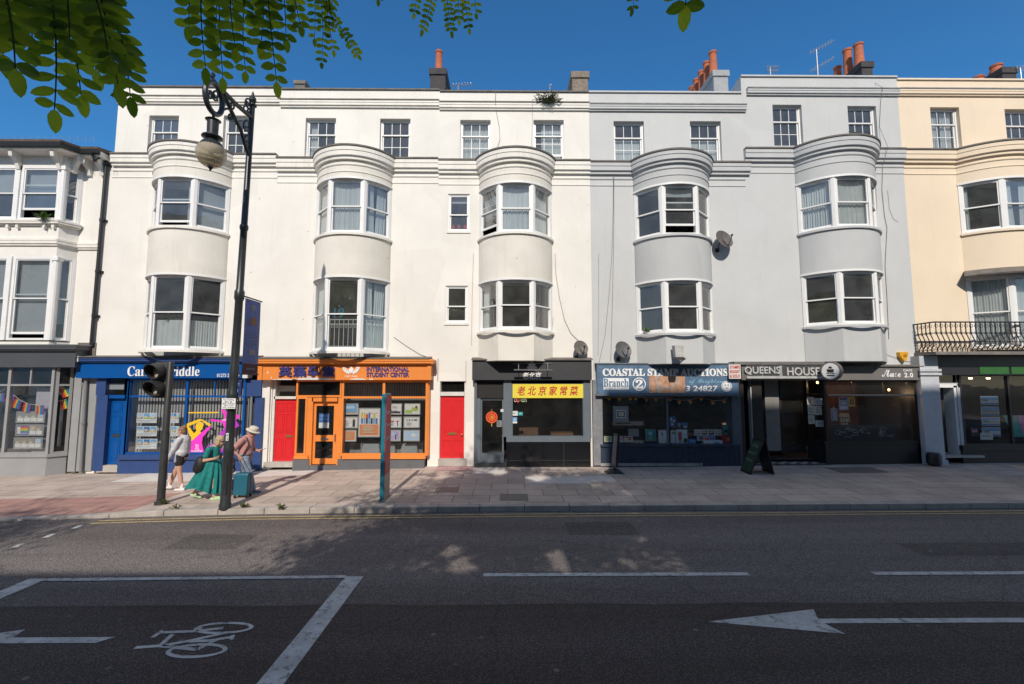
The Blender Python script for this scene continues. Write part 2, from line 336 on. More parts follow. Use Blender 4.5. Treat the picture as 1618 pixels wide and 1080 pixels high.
# far ground so that the land reaches the horizon
g = MB(); g.box(-400, 400, -400, 400, -2.4, -1.0); struct(g.build('ground', M('earth', (.16,.14,.11), .9)))
sheet('road', ASPH, -60, 60, 240, lambda X: 2.0, lambda X: kerbY(X)+.02, 40, roadZ)
sheet('resurfaced_lane', ASPH2, -60, 60, 60, lambda X: 2.1, lambda X: 6.42+.015*sin(X*1.7)+.01*sin(X*5), 4, roadZ, .003)
SEAM = M('tar_seam', (.022,.021,.022), .6, .3, 9)
sheet('road_seam', SEAM, -60, 60, 200, lambda X: 6.40+.02*sin(X*2.3)+.012*sin(X*7), lambda X: 6.425+.02*sin(X*2.3)+.012*sin(X*7), 1, roadZ, .006)
ASPH3 = asphalt('patched_asphalt', (.105,.092,.09), (.155,.138,.134))
for (x0,x1,y0,y1) in ((-6.2,-4.9,8.5,9.3),(1.2,2.6,9.2,10.0),(7.2,10.4,8.1,8.7),(-11.5,-9.8,7.6,8.2)): sheet('road_patch', ASPH3, x0, x1, 8, lambda X: y0+.02*sin(X*5), lambda X: y1+.02*sin(X*4), 2, roadZ, .003)
sheet('pavement', SLAB, -60, 60, 240, lambda X: kerbY(X)+.2, lambda X: 16.2, 12, pavZ)
sheet('near_pavement', SLAB, -60, 60, 60, lambda X: -7.6, lambda X: 1.8, 4, lambda X,Y: .13)
# kerb stones
KERB = M('kerb_granite', (.42,.375,.335), .8, .25, 3, .2, 40)
def kerb_run(name, X0, X1, f, top, step, w=.22):
    mb = MB(); X = X0; rnd = random.Random(3)
    while X < X1:
        l = step*(.85+.4*rnd.random()); a, b = X+.006, min(X+l, X1)-.006
        for (p, q) in ((a, b),):
            ya, yb = f(p), f(q); za, zb = top(p)+rnd.uniform(-.004,.006), top(q)+rnd.uniform(-.004,.006)
            mb.hexa([(p,ya,-.2),(q,yb,-.2),(q,yb+w,-.2),(p,ya+w,-.2),(p,ya+.012,za),(q,yb+.012,zb),(q,yb+w,zb+.004),(p,ya+w,za+.004)])
        X += l
    return struct(mb.build(name, KERB, bevel=.012))
kerb_run('kerb', -40, 40, kerbY, kerbH, .95)
kerb_run('near_kerb', -40, 40, lambda X: 1.78, lambda X: .13, .95)
# painted road markings
def paint_mat(name, col, wear=.4):
    m = bpy.data.materials.new(name); t, p = nodes_of(m); N = t.nodes.new; L = t.links.new
    g = N('ShaderNodeNewGeometry'); n = N('ShaderNodeTexNoise'); n.inputs['Scale'].default_value = 9; n.inputs['Detail'].default_value = 12; n.inputs['Roughness'].default_value = .78; L(g.outputs['Position'], n.inputs['Vector'])
    r = N('ShaderNodeValToRGB'); r.color_ramp.elements[0].position = wear-.08; r.color_ramp.elements[1].position = wear+.05
    r.color_ramp.elements[0].color = (.09,.09,.09,1); r.color_ramp.elements[1].color = (*col,1); L(n.outputs[0], r.inputs[0])
    n2 = N('ShaderNodeTexNoise'); n2.inputs['Scale'].default_value = 3; n2.inputs['Detail'].default_value = 5; L(g.outputs['Position'], n2.inputs['Vector'])
    r2 = N('ShaderNodeValToRGB'); r2.color_ramp.elements[0].color = (.72,.72,.72,1); r2.color_ramp.elements[0].position = .35; r2.color_ramp.elements[1].position = .6; L(n2.outputs[0], r2.inputs[0])
    mx = N('ShaderNodeMix'); mx.data_type = 'RGBA'; mx.blend_type = 'MULTIPLY'; mx.inputs[0].default_value = 1; L(r.outputs[0], mx.inputs[6]); L(r2.outputs[0], mx.inputs[7])
    L(mx.outputs[2], p.inputs['Base Color']); p.inputs['Roughness'].default_value = .7; return m
WPAINT = paint_mat('white_road_paint', (.60,.60,.59), .435); YPAINT = paint_mat('yellow_road_paint', (.56,.42,.20), .42)
def flat(mb, poly, lift=.0075, zf=roadZ):
    mb.add([(x, y, zf(x,y)+lift) for x,y in poly], [tuple(range(len(poly)))])
def strip(mb, a, b, wd, lift=.0075, zf=roadZ, n=1):
    a, b = Vector(a), Vector(b); d = (b-a).normalized(); s = Vector((-d.y, d.x))*wd/2
    for i in range(n):
        p, q = a.lerp(b, i/n), a.lerp(b, (i+1)/n); flat(mb, [p-s, q-s, q+s, p+s], lift, zf)
def mark(name, fn, mat=WPAINT, lift=0):
    mb = MB(); fn(mb); return struct(mb.build(name, mat))
for X0, X1 in ((-.38, 3.76), (5.72, 9.85), (11.8, 15.9), (17.9, 22)):
    mark('lane_line', lambda mb: strip(mb, (X0,7.36), (X1,7.36), .115))
mark('stop_line', lambda mb: strip(mb, (-2.36,7.32), (-2.36,3.4), .27))
mark('stop_line', lambda mb: strip(mb, (-7.15,7.28), (-7.15,3.4), .27))
mark('box_line', lambda mb: strip(mb, (-7.0,7.24), (-2.5,7.31), .10, .0085))
def yl(off):
    def f(mb):
        X = -8.85
        while X < 40:
            flat(mb, [(X,kerbY(X)-off),(X+.8,kerbY(X+.8)-off),(X+.8,kerbY(X+.8)-off+.06),(X,kerbY(X)-off+.06)], .0075); X += .8
    return f
mark('yellow_line', yl(.26), YPAINT); mark('yellow_line', yl(.44), YPAINT)
PZ = lambda pts: [onZ(x, y) for x, y in pts]
mark('arrow_marking', lambda mb: (flat(mb, [(2.5,5.95),(4.02,5.66),(3.93,5.90),(3.93,6.01),(4.03,6.25)]), flat(mb, [(3.93,5.90),(11,5.90),(11,6.01),(3.93,6.01)])))
mark('arrow_marking', lambda mb: (flat(mb, [(-4.62,5.67),(-4.74,5.55),(-6.05,5.55),(-6.05,5.67)]), flat(mb, PZ([(-70,1011),(40,995),(12,1013),(-30,1017)]), .0085)))
def bike(mb):
    def ring(px, py, rx, ry, wd=.05):
        c = Vector(onZ(px, py)); ex = Vector(onZ(px+rx, py)).x-c.x; ey = Vector(onZ(px, py-ry)).y-c.y
        n = 32; P = [(cos(2*pi*i/n), sin(2*pi*i/n)) for i in range(n)]
        for i in range(n):
            a, b = P[i], P[(i+1)%n]; k, l = ex-wd, ey-wd
            flat(mb, [(c.x+a[0]*k,c.y+a[1]*l),(c.x+a[0]*ex,c.y+a[1]*ey),(c.x+b[0]*ex,c.y+b[1]*ey),(c.x+b[0]*k,c.y+b[1]*l)])
    ring(353.5,992.6,46,9.4); ring(311,1028.5,47,11.5)
    def ln(pts, wd=.055):
        Q = [Vector(onZ(x,y)) for x,y in pts]
        for i,(a,b) in enumerate(zip(Q,Q[1:])): strip(mb, a, b, wd, .0078+.0003*i)
    ln([(353,992.6),(308,998),(252,1000),(241,1008)]); ln([(252,1000),(258,998)], .09); ln([(308,998),(318,992)]); ln([(272,1003),(253,1021)])
    ln([(311,1027),(253,1021),(213,1024)]); ln([(258,1020.5),(300,1013),(357,1000)]); ln([(311,1027),(345,1010)]); ln([(300,1014),(330,1013),(368,1007)]); ln([(368,1004),(366,1012)], .04)
mark('cycle_marking', bike)
def jdash(mb):
    for x, y in ((28,862),(78,846),(122,832)): strip(mb, onZ(x-6,y+3), onZ(x+6,y-3), .10)
mark('lane_line', jdash)
# surfaces let into the pavement
CONC = M('pale_concrete', (.66,.61,.56), .8, .15, 3)
sheet('forecourt', CONC, -11.9, -6.3, 24, lambda X: interp(X, [(-13,14.0),(-9,14.0),(-6.3,14.5)]), lambda X: 15.7, 6, pavZ, .005)
sheet('crossing_paving', paving('tactile_paving', (.48,.27,.23), (.40,.235,.205), (.22,.15,.13), .4, .4, offset=0), -14.2, -8.6, 22, lambda X: kerbY(X)+.24, lambda X: kerbY(X)+1.9, 6, pavZ, .005)
DRAIN = M('iron_cover', (.18,.165,.15), .6, .2, 20)
for (x0,x1,y0,y1,mt) in ((-9.0,-7.9,14.35,14.9,'c'), (10.2,11.7,14.15,14.9,'c'), (-.2,.5,11.3,11.9,'c'), (-1.9,-1.3,12.1,12.6,'c')):
    sheet('access_cover', DRAIN, x0, x1, 4, lambda X: y0, lambda X: y1, 2, pavZ, .008)
PALESLAB = M('pale_slab', (.62,.58,.54), .8, .15, 5)
for (x0,x1,y0,y1) in ((-1.1,-.1,14.2,15.1),(.5,2.3,13.0,13.9),(2.2,3.1,13.2,14.0)):
    sheet('pale_slab', PALESLAB, x0, x1, 4, lambda X: y0, lambda X: y1, 2, pavZ, .006)
sheet('pink_step_paving', M('pink_paint', (.48,.30,.29), .8, .25, 4), -2.35, -1.2, 4, lambda X: 14.75, lambda X: 15.6, 2, pavZ, .007)
# ================================================================ HOUSES
CREAM = M('cream_render', (.79,.765,.715), .75, .06, .8, .14, 45, stain=.20, chips=.6)
CREAMBAY = M('cream_bay_render', (.765,.73,.66), .75, .08, .9, .14, 45, stain=.32, chips=.6)
GREY = M('grey_render', (.55,.56,.565), .72, .05, .8, .1, 45, stain=.13, chips=.25)
GREYBAY = M('grey_bay_render', (.515,.525,.53), .72, .06, .9, .1, 45, stain=.2, chips=.3)
BUFF = M('buff_render', (.79,.66,.50), .72, .05, .8, .1, 45, stain=.12)
STONE = M('cream_trim', (.80,.77,.71), .7, .10, 1.5, .1, 45, stain=.5)
GREYTRIM = M('grey_trim', (.50,.51,.52), .7, .08, 1.5, .1, 45, stain=.2)
LEAD = M('lead_flashing', (.15,.135,.12), .7, .35, 4, .2)
WHITE = M('white_paint', (.80,.80,.79), .45, .05, 3)
OLDWHITE = M('aged_white_paint', (.68,.66,.62), .5, .12, 3)
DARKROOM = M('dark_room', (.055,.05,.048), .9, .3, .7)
CURT = M('net_curtain', (.66,.66,.64), .9, .08, 2)
CURTG = M('grey_curtain', (.42,.43,.45), .9, .1, 2)
BLIND = M('roller_blind', (.40,.41,.43), .9, .05, 2)
ROOFT = M('roof_tiles', (.17,.12,.09), .85, .4, 5, .4, 12)
POT = M('terracotta', (.43,.125,.058), .8, .25, 6, .2)
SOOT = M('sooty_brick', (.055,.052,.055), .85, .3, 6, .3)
CONCB = M('lichen_concrete', (.25,.205,.165), .9, .45, 8, .4)
BLACKI = M('black_iron', (.018,.018,.02), .45, .2, 8)

def wall_holes(mb, x0, x1, z0, z1, holes, y, deep):
    """front sheet with openings; reveals run back by `deep`"""
    xs = sorted({x0, x1, *[h[0] for h in holes], *[h[1] for h in holes]}); zs = sorted({z0, z1, *[h[2] for h in holes], *[h[3] for h in holes]})
    inside = lambda a, b: any(h[0] < a < h[1] and h[2] < b < h[3] for h in holes)
    for a, b in zip(xs, xs[1:]):
        for c, d in zip(zs, zs[1:]):
            if not inside((a+b)/2, (c+d)/2): mb.quad((a,y,c),(b,y,c),(b,y,d),(a,y,d))
    for h in holes:
        a, b, c, d = h[:4]; e = y+deep
        mb.quad((a,y,c),(a,y,d),(a,e,d),(a,e,c)); mb.quad((b,y,c),(b,e,c),(b,e,d),(b,y,d))
        mb.quad((a,y,d),(b,y,d),(b,e,d),(a,e,d)); mb.quad((a,y,c),(a,e,c),(b,e,c),(b,y,c))

def curtain(mb, F, s0, s1, n, z0, z1, amp=.03, freq=28, lean=0, rng=random):
    k = max(6, int((s1-s0)/.018)); x,y,ux,uy = F; nx,ny = uy,-ux; ph = rng.uniform(0,6); o = len(mb.v)
    for i in range(k+1):
        s = lerp(s0, s1, i/k)
        for j, z in enumerate((z1, (z0+z1)/2, z0)):
            a = amp*(.5+.5*j)*(sin(s*freq*3+ph)+.5*sin(s*freq*1.7+2*ph+j*.3)); t = s+lean*j*(z1-z0)*.5
            mb.v.append((x+ux*t+nx*(n+a), y+uy*t+ny*(n+a), z))
    for i in range(k):
        for j in range(2):
            a = o+i*3+j; mb.f.append([a, a+1, a+4, a+3]); mb.m.append(0)

def sash(root, F, wd, z0, z1, up=(1,1), lo=(1,1), split=.5, gap=0.0, cur=None, fr=.07, mat=WHITE, sill=None, glass=None, seed=0, cmat=None):
    """a vertical sliding window in a wall frame F; children: pane, curtain, sill"""
    rng = random.Random(seed*17+int(wd*1000)+int(z0*100)); m = MB(); st = .042; bar = .02
    B = lambda s0,s1,n0,n1,a,b: m.lbox(F, s0,s1,n0,n1,a,b)
    B(0, fr, -.11, 0, z0, z1); B(wd-fr, wd, -.11, 0, z0, z1); B(fr, wd-fr, -.11, 0, z1-fr*.8, z1); B(fr, wd-fr, -.11, .015, z0, z0+fr*.7)
    a, b, lo0, hi1 = fr, wd-fr, z0+fr*.7, z1-fr*.8; zm = lerp(lo0, hi1, 1-split); zl = min(zm-.1, zm) if False else zm
    # upper sash (outer)
    def leaf(c, d, n0, n1, grid, bot=st, top=st):
        B(a, a+st, n0, n1, c, d); B(b-st, b, n0, n1, c, d); B(a+st, b-st, n0, n1, d-top, d); B(a+st, b-st, n0, n1, c, c+bot)
        for i in range(1, grid[0]): s = lerp(a+st, b-st, i/grid[0]); B(s-bar/2, s+bar/2, n0+.004, n1-.004, c+bot, d-top)
        for j in range(1, grid[1]): z = lerp(c+bot, d-top, j/grid[1]); B(a+st, b-st, n0+.006, n1-.006, z-bar/2, z+bar/2)
    leaf(zm-.02, hi1, -.055, -.02, up)
    leaf(lo0+gap, zm+.02+gap, -.095, -.06, lo, bot=.07)
    o = m.build('window', mat, root); org = ORG[root.name]
    g = MB(); g.lquad(F, a+st*.5, b-st*.5, -.038, zm, hi1-st*.5); g.lquad(F, a+st*.5, b-st*.5, -.078, lo0+gap+.03, zm+gap)
    g.build('pane', glass or GLASS, o, org=org)
    if cur:
        c = MB(); n = -.17; kind = cur[0]; mt = cmat or (CURT if kind != 'blind' else BLIND)
        if kind == 'full': curtain(c, F, a, b, n, z0+.03, z1-.04, rng=rng, amp=.022)
        elif kind == 'pair':
            f = cur[1] if len(cur) > 1 else .34
            curtain(c, F, a, lerp(a,b,f), n, z0+.03, z1-.04, rng=rng, lean=.03, amp=.02); curtain(c, F, lerp(a,b,1-f), b, n, z0+.03, z1-.04, rng=rng, lean=-.03, amp=.02)
        elif kind == 'left': curtain(c, F, a, lerp(a,b,cur[1]), n, z0+.03, z1-.04, rng=rng, amp=.02)
        elif kind == 'right': curtain(c, F, lerp(a,b,1-cur[1]), b, n, z0+.03, z1-.04, rng=rng, amp=.02)
        elif kind == 'low': curtain(c, F, a, b, n, z0+.03, lerp(z0,z1,cur[1]), rng=rng, amp=.012)
        elif kind == 'blind': c.lquad(F, a, b, n, lerp(z1,z0,cur[1]), z1-.03)
        c.build('curtain' if kind != 'blind' else 'blind', mt, o, org=org, smooth=True)
    if sill is not None:
        q = MB(); q.lbox(F, -.04, wd+.04, 0, .07, z0-.07, z0-.002); q.build('sill', sill, o, org=org)
    return o

CORN = lambda z0, z1, out: [(0,z0),(out*.50,z0),(out*.50,lerp(z0,z1,.20)),(out*.62,lerp(z0,z1,.24)),(out*.88,lerp(z0,z1,.27)),(out*.88,lerp(z0,z1,.62)),(out,lerp(z0,z1,.66)),(out,lerp(z0,z1,.97)),(out*.9,z1),(0,z1+.02)]
BAND = lambda z0, z1, out: [(0,z0),(out,z0),(out,z1),(0,z1)]
def arc(xc, W, p, n, y=D, a0=-1, a1=1, extra=0.0):
    R = (W*W/4+p*p)/(2*p); A = asin(min(1, W/2/R)); A = A if p <= R else pi-A; cy = y-p+R
    return [(xc+(R+extra)*sin(A*lerp(a0,a1,i/n)), cy-(R+extra)*cos(A*lerp(a0,a1,i/n))) for i in range(n+1)]
def frameof(p, q):
    d = Vector(q)-Vector(p); l = d.length; d = d/l
    return (p[0], p[1], d.x, d.y), l
def bay_facets(xc, W, p, k=.36, extra=0.0):
    pts = [arc(xc, W, p, 1, a0=t, a1=t, extra=extra)[0] for t in (-.985, -k, k, .985)]
    return pts
def bow(root, xc, W, p, zt, w2, w1, zb, mat, trim, foot, curts, k=.36, sillmat=None, soffit=None, split=.5, seeds=0, gaps=((0,0,0),(0,0,0)), mat1=None, lower_split=None):
    """bow-fronted bay: zt top under the cornice, w2 / w1 = (z0,z1) of the two window bands, zb foot"""
    A = arc(xc, W, p, 28); parts = MB()
    closed = lambda pts: pts+[(pts[-1][0], D+.02), (pts[0][0], D+.02)]
    for pl, a, b in ((A, w2[1], zt), (A, w1[1], w2[0]-.05), (bay_facets(xc, W, p, k), zb, w1[0]-.05)):
        if pl is A or foot == 'facet': parts = MB(); parts.prism(closed(pl), a, b); parts.build('bay_wall', mat, root, smooth=True)
    for z in (w2[0], w1[0]): t = MB(); t.sweep(BAND(z-.075, z-.005, .06), arc(xc, W, p, 24)); t.build('bay_sill', trim, root)
    for z in (w2[1], w1[1]): h = MB(); h.sweep(BAND(z-.035, z+.03, .018), arc(xc, W, p, 24)); h.build('bay_head', WHITE, root)
    if foot == 'facet' and soffit:
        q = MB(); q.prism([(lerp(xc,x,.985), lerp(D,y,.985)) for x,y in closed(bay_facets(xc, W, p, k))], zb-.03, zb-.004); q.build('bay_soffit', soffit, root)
    P = bay_facets(xc, W, p, k); inset = .02
    for bi, (w, cu) in enumerate(((w2, curts[0]), (w1, curts[1]))):
        for i in range(3):
            F, l = frameof(P[i], P[i+1])
            sash(root, F, l, w[0], w[1], cur=cu[i], fr=.095, seed=seeds+bi*3+i, gap=gaps[bi][i], split=(lower_split if bi and lower_split else split))
    return A

def house(name, label, x0, x1, top, base, mat, trim, wins, bay, corn, upcorn, corn_x=None, upcorn_x=None, room=True, lowcut=None, cap=.06, group=None, depth=9.0, line_x=None):
    """terrace house: front sheet with openings, sides, parapet, mouldings that bend round the bow"""
    root = thing(name, label, 'house', ((x0+x1)/2, D, base), group)
    holes = [(w['x0'], w['x1'], w['z0'], w['z1']) for w in wins]
    if bay:
        xc, W = bay['xc'], bay['W']
        for w in (bay['w2'], bay['w1']): holes.append((xc-W/2+.12, xc+W/2-.12, w[0], w[1]))
    if lowcut: holes.append((x0+.15, x1-.15, base-.25, lowcut))
    m = MB(); wall_holes(m, x0, x1, base-.3, top, holes, D, .20)
    m.quad((x0,D,base-.3),(x0,D,top),(x0,D+depth,top),(x0,D+depth,base-.3)); m.quad((x1,D,base-.3),(x1,D+depth,base-.3),(x1,D+depth,top),(x1,D,top))
    m.quad((x0,D+depth,base-.3),(x0,D+depth,top),(x1,D+depth,top),(x1,D+depth,base-.3))
    m.quad((x0,D+.3,top-.5),(x1,D+.3,top-.5),(x1,D+depth,top-.5),(x0,D+depth,top-.5)); m.quad((x0,D,top),(x1,D,top),(x1,D+.3,top),(x0,D+.3,top)); m.quad((x0,D+.3,top),(x1,D+.3,top),(x1,D+.3,top-.5),(x0,D+.3,top-.5))
    m.build('wall', mat, root)
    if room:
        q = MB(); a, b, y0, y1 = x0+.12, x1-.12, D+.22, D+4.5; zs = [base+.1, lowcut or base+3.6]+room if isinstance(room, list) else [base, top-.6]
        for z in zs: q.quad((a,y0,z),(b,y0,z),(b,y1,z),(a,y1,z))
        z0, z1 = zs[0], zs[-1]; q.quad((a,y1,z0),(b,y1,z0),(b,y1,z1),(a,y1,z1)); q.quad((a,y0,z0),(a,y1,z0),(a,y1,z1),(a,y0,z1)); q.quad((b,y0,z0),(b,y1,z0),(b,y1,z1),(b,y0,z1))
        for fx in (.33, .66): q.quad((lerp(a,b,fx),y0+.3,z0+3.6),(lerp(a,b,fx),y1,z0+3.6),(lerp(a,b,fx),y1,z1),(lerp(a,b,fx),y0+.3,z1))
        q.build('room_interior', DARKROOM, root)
    # parapet coping
    c = MB(); c.box(x0, x1, D-.05, D+.36, top+.002, top+cap); c.build('coping', LEAD if trim is STONE else trim, root)
    def path(a, b, extra=0):
        if not bay: return [(a, D), (b, D)]
        xc, W, p = bay['xc'], bay['W'], bay['p']
        return [(a, D)]+arc(xc, W, p, 28)+[(b, D)]
    a, b = corn_x or (x0, x1)
    t = MB(); t.sweep(CORN(corn[0], corn[1], .17), path(a, b)); t.build('cornice', trim, root)
    l = MB(); l.sweep(BAND(corn[1]-.002, corn[1]+.052, .20), path(a, b)); l.build('cornice_flashing', LEAD, root)
    lx = line_x or (x0, x1)
    for z, h, q in ((corn[0]-.16,.024,.032),(corn[0]-.40,.016,.022)):
        s = MB(); s.sweep([(0,z-h),(q*.5,z-h),(q,z),(q,z+h),(0,z+h+.01)], path(*lx) if bay and z > bay['w2'][1]+.1 else [(lx[0],D),((bay['xc']-bay['W']/2) if bay else lx[1],D)]); s.build('string_moulding', trim, root)
        if bay and z <= bay['w2'][1]+.1: s = MB(); s.sweep([(0,z-h),(q*.5,z-h),(q,z),(q,z+h),(0,z+h+.01)], [(bay['xc']+bay['W']/2,D),(lx[1],D)]); s.build('string_moulding', trim, root)
    a, b = upcorn_x or (x0, x1)
    u = MB(); u.sweep(CORN(upcorn[0], upcorn[1], .12), [(a,D),(b,D)]); u.build('parapet_moulding', trim, root); u = MB(); u.sweep(BAND(upcorn[1]-.002, upcorn[1]+.04, .14), [(a,D),(b,D)]); u.build('moulding_flashing', LEAD if trim is STONE else M('grey_flashing', (.25,.25,.26), .7, .3, 4), root)
    for w in wins:
        F = (w['x0'], D+w.get('set', .13), 1, 0)
        sash(root, F, w['x1']-w['x0'], w['z0'], w['z1'], up=w.get('up',(3,1)), lo=w.get('lo',(3,2)), split=w.get('split',.36), cur=w.get('cur'), fr=w.get('fr',.05), seed=w.get('seed',0), sill=w.get('sill'), gap=w.get('gap',0), mat=w.get('mat', WHITE), cmat=w.get('cmat'))
    if bay:
        bow(root, bay['xc'], bay['W'], bay['p'], corn[0]+.02, bay['w2'], bay['w1'], bay['zb'], bay['mat'], trim, bay['foot'], bay['cur'], soffit=bay.get('soffit'), seeds=bay.get('seed',0), k=bay.get('k',.36), split=bay.get('split',.5), gaps=bay.get('gaps',((0,0,0),(0,0,0))))
    return root
def topwin(px0, px1, py0, py1, **k):
    xm, ym = (px0+px1)/2, (py0+py1)/2
    return dict(x0=FX(px0,ym), x1=FX(px1,ym), z0=FZ(xm,py1), z1=FZ(xm,py0), **k)
def bayspec(pl, pr, pyref, w2, w1, zb, **k):
    """pixels: left/right junction with the wall at height pyref; bands measured at the middle on the bay front"""
    xl, xr = FX(pl, pyref), FX(pr, pyref); p = k.pop('p', .9); xm = (pl+pr)/2; yf = D-p*.95
    z = lambda py: FZ(xm, py, yf)
    return dict(xc=(xl+xr)/2, W=xr-xl, p=p, w2=(z(w2[1]), z(w2[0])), w1=(z(w1[1]), z(w1[0])), zb=z(zb), **k)
X_AB, X_BC, X_CD, X_DE, X_EF, X_FG, X_GH = -13.85, -8.1, -2.45, 2.89, 8.40, 14.08, 19.7
ROOM = [3.9, 7.2, 10.7, 12.8]
zc = lambda a, b, x=600: (FZ(x, a), FZ(x, b))     # (low, high) from pixel rows at the wall
# ---- three cream houses
B = house('terrace_house', 'cream rendered house above the blue shop, with round bay behind the lamp post', X_AB, X_BC, FZ(300,138), 0, CREAM, STONE,
    [topwin(234,281,182,246, seed=1), topwin(352,396,182,247, seed=2)],
    bayspec(241, 364, 330, (278,357), (432,552), 600, p=.9, mat=CREAMBAY, foot=None, cur=[[('full',),('right',.2),('blind',.96)],[('blind',.5),('low',.40),('low',.40)]], gaps=((0,.12,0),(0,0,0)), seed=11),
    zc(263,247,300), zc(165,155,300), lowcut=FZ(300,575), room=ROOM, cap=.05)
C = house('terrace_house', 'cream rendered house above the orange shop, with round bay and iron window guards', X_BC, X_CD, FZ(560,142), 0, CREAM, STONE,
    [topwin(482,530,186,250, seed=3, cur=('left',.3)), topwin(600,648,187,250, seed=4)],
    bayspec(500, 619, 330, (280,367), (436,554), 600, p=.9, mat=CREAMBAY, foot=None, cur=[[('full',),('full',),('pair',.42)],[('full',),None,('pair',.45)]], seed=21),
    zc(271,253,460), zc(170,160,460), lowcut=FZ(560,578), room=ROOM, cap=.05)
SMALL = dict(up=(1,1), lo=(1,1), split=.55, fr=.055, set=.04)
Dh = house('terrace_house', 'cream rendered house above the black restaurant, with weeds growing from its parapet', X_CD, X_DE, FZ(800,145.5), .2, CREAM, STONE,
    [topwin(727,775,189,251, seed=5, cur=('full',)), topwin(843,891,189,250, seed=6, cur=('right',.75), gap=.14),
     topwin(708,742,306,365, sill=STONE, seed=7, cur=('blind',.2), **SMALL), topwin(704,739,451,510, sill=STONE, seed=8, **SMALL)],
    bayspec(757, 872, 330, (287,366), (440,521), 569, p=.9, mat=CREAMBAY, foot='facet', cur=[[('blind',.62),('full',),('full',)],[('left',.3),None,None]], soffit=SOOT, gaps=((.22,0,0),(.0,0,0)), seed=31),
    zc(275,257,900), zc(175,165,900), lowcut=FZ(800,570), room=ROOM, cap=.05)
# ---- two grey houses
E_ = house('terrace_house', 'lower pale grey house above the stamp shop, with round bay and satellite dishes', X_DE, X_EF, FZ(1050,147), .2, GREY, GREYTRIM,
    [topwin(970,1018,191,255, seed=9, cur=('low',.62)), topwin(1091,1140,191,256, seed=10, cur=('low',.62))],
    bayspec(1001, 1121, 330, (289,369), (441,525), 574, p=.9, mat=GREYBAY, foot='facet', cur=[[None,('blind',.22),('left',.3)],[None,None,('blind',.12)]], soffit=SOOT, gaps=((0,.26,0),(0,0,0)), seed=41),
    zc(276,259,960), zc(176,167,960), corn_x=(X_DE, X_EF+.15), upcorn_x=(X_DE, X_EF+.12), lowcut=FZ(1050,580), room=ROOM, line_x=(X_DE, X_EF))
F_ = house('terrace_house', 'taller pale grey house above the cafe, with round bay and red chimney pots', X_EF, X_FG, FZ(1290,122), .25, GREY, GREYTRIM,
    [topwin(1222,1268,165,230, seed=12), topwin(1341,1386,167,232, seed=13)],
    bayspec(1258, 1384, 320, (276,357), (426,512), 570, p=.9, mat=GREYBAY, foot='facet', cur=[[('full',),('full',),('full',)],[None,None,('full',)]], soffit=SOOT, seed=51),
    zc(256,238,1200), zc(151,142,1200), corn_x=(X_EF-.02, X_FG), upcorn_x=(X_EF+.18, X_FG), lowcut=FZ(1290,580), room=[4.1,7.3,10.9,13.2])
# ---- buff house at the right, bay, hooded window and balcony
G = house('terrace_house', 'buff coloured house at the right end with an iron balcony over the agency', X_FG, X_GH, FZ(1510,127), .28, BUFF, BUFF,
    [topwin(1472,1518,169,235, seed=14, cur=('pair',.42)), topwin(1590,1638,172,236, seed=15, cur=('low',.4))],
    bayspec(1514, 1650, 320, (279,360), (433,548), 562, p=.7, mat=BUFF, foot=None, cur=[[('left',.18),('pair',.35),('full',)],[('full',),('full',),('full',)]], seed=61, k=.34),
    zc(258,240,1460), zc(152,143,1460), lowcut=FZ(1520,566), room=[4.1,7.3,10.9,13.0])
def hood(root):
    b = bayspec(1514, 1650, 320, (279,360), (433,548), 562, p=.7); z = b['w1'][1]
    m = MB(); m.sweep([(0,z+.03),(.42,z-.02),(.44,z+.03),(.05,z+.26),(0,z+.26)], arc(b['xc'], b['W'], b['p'], 24, a0=-1, a1=1)); m.build('window_hood', LEAD, root)
hood(G)
def balcony(root):
    Y0 = D-.75; xl = FX(1475,509,Y0); xr = X_GH-.3; zt = FZ(1475,508,Y0); zb = FZ(1500,553,Y0); zs = FZ(1500,559,Y0)
    s = MB(); s.box(xl-.06, xr, Y0-.06, D-.01, zs-.02, zs+.085); s.build('balcony_slab', M('balcony_stone', (.20,.18,.165), .85, .3, 4, .2), root)
    bl = zs+.085; H = zt-bl; k = 0
    top = MB(); top.box(xl-.02,xr,Y0-.03,Y0+.03,zt-.03,zt+.01); top.box(xl-.03,xl+.03,Y0+.03,D,zt-.03,zt+.01)
    for z in (bl+.05, bl+H*.33, bl+H*.62): top.box(xl,xr,Y0-.012,Y0+.012,z-.012,z+.012); top.box(xl-.012,xl+.012,Y0+.02,D,z-.012,z+.012)
    rail = top.build('balcony_railing', BLACKI, root); org = ORG[root.name]
    def bal(x, y):
        m = MB(); b = -1
        P = [(x, y, bl), (x, y+b*.01, bl+H*.1), (x, y+b*.10, bl+H*.22), (x, y+b*.10, bl+H*.36), (x, y, bl+H*.62), (x, y, zt-.03)]
        m.tube(P, .016, 5); m.tube([(x+.045*cos(t), y, bl+H*.62+.045*sin(t)) for t in [i*pi/5 for i in range(11)]], .009, 4)
        m.tube([(x+.06*cos(t), y-.02, bl+H*.86+.05*sin(t)) for t in [i*pi/5 for i in range(11)]], .008, 4)
        for q in (bl+H*.13, bl+H*.25): m.tube([(x+.055+.05*cos(t), y-.05, q+.045*sin(t)) for t in [i*pi/5 for i in range(11)]], .010, 4)
        return m.build('baluster', BLACKI, rail, org=org)
    x = xl+.06; first = bal(x, Y0); 
    while x < xr-.2:
        x += .165; k += 1; c = first.copy(); COL.objects.link(c); c.parent = rail; c.location = (first.location.x+.165*k, first.location.y, first.location.z); ORG[c.name] = org
    for i in range(1, 5):
        c = first.copy(); COL.objects.link(c); c.parent = rail; c.location = (first.location.x-.06, first.location.y+.15*i, first.location.z); ORG[c.name] = org
balcony(G)
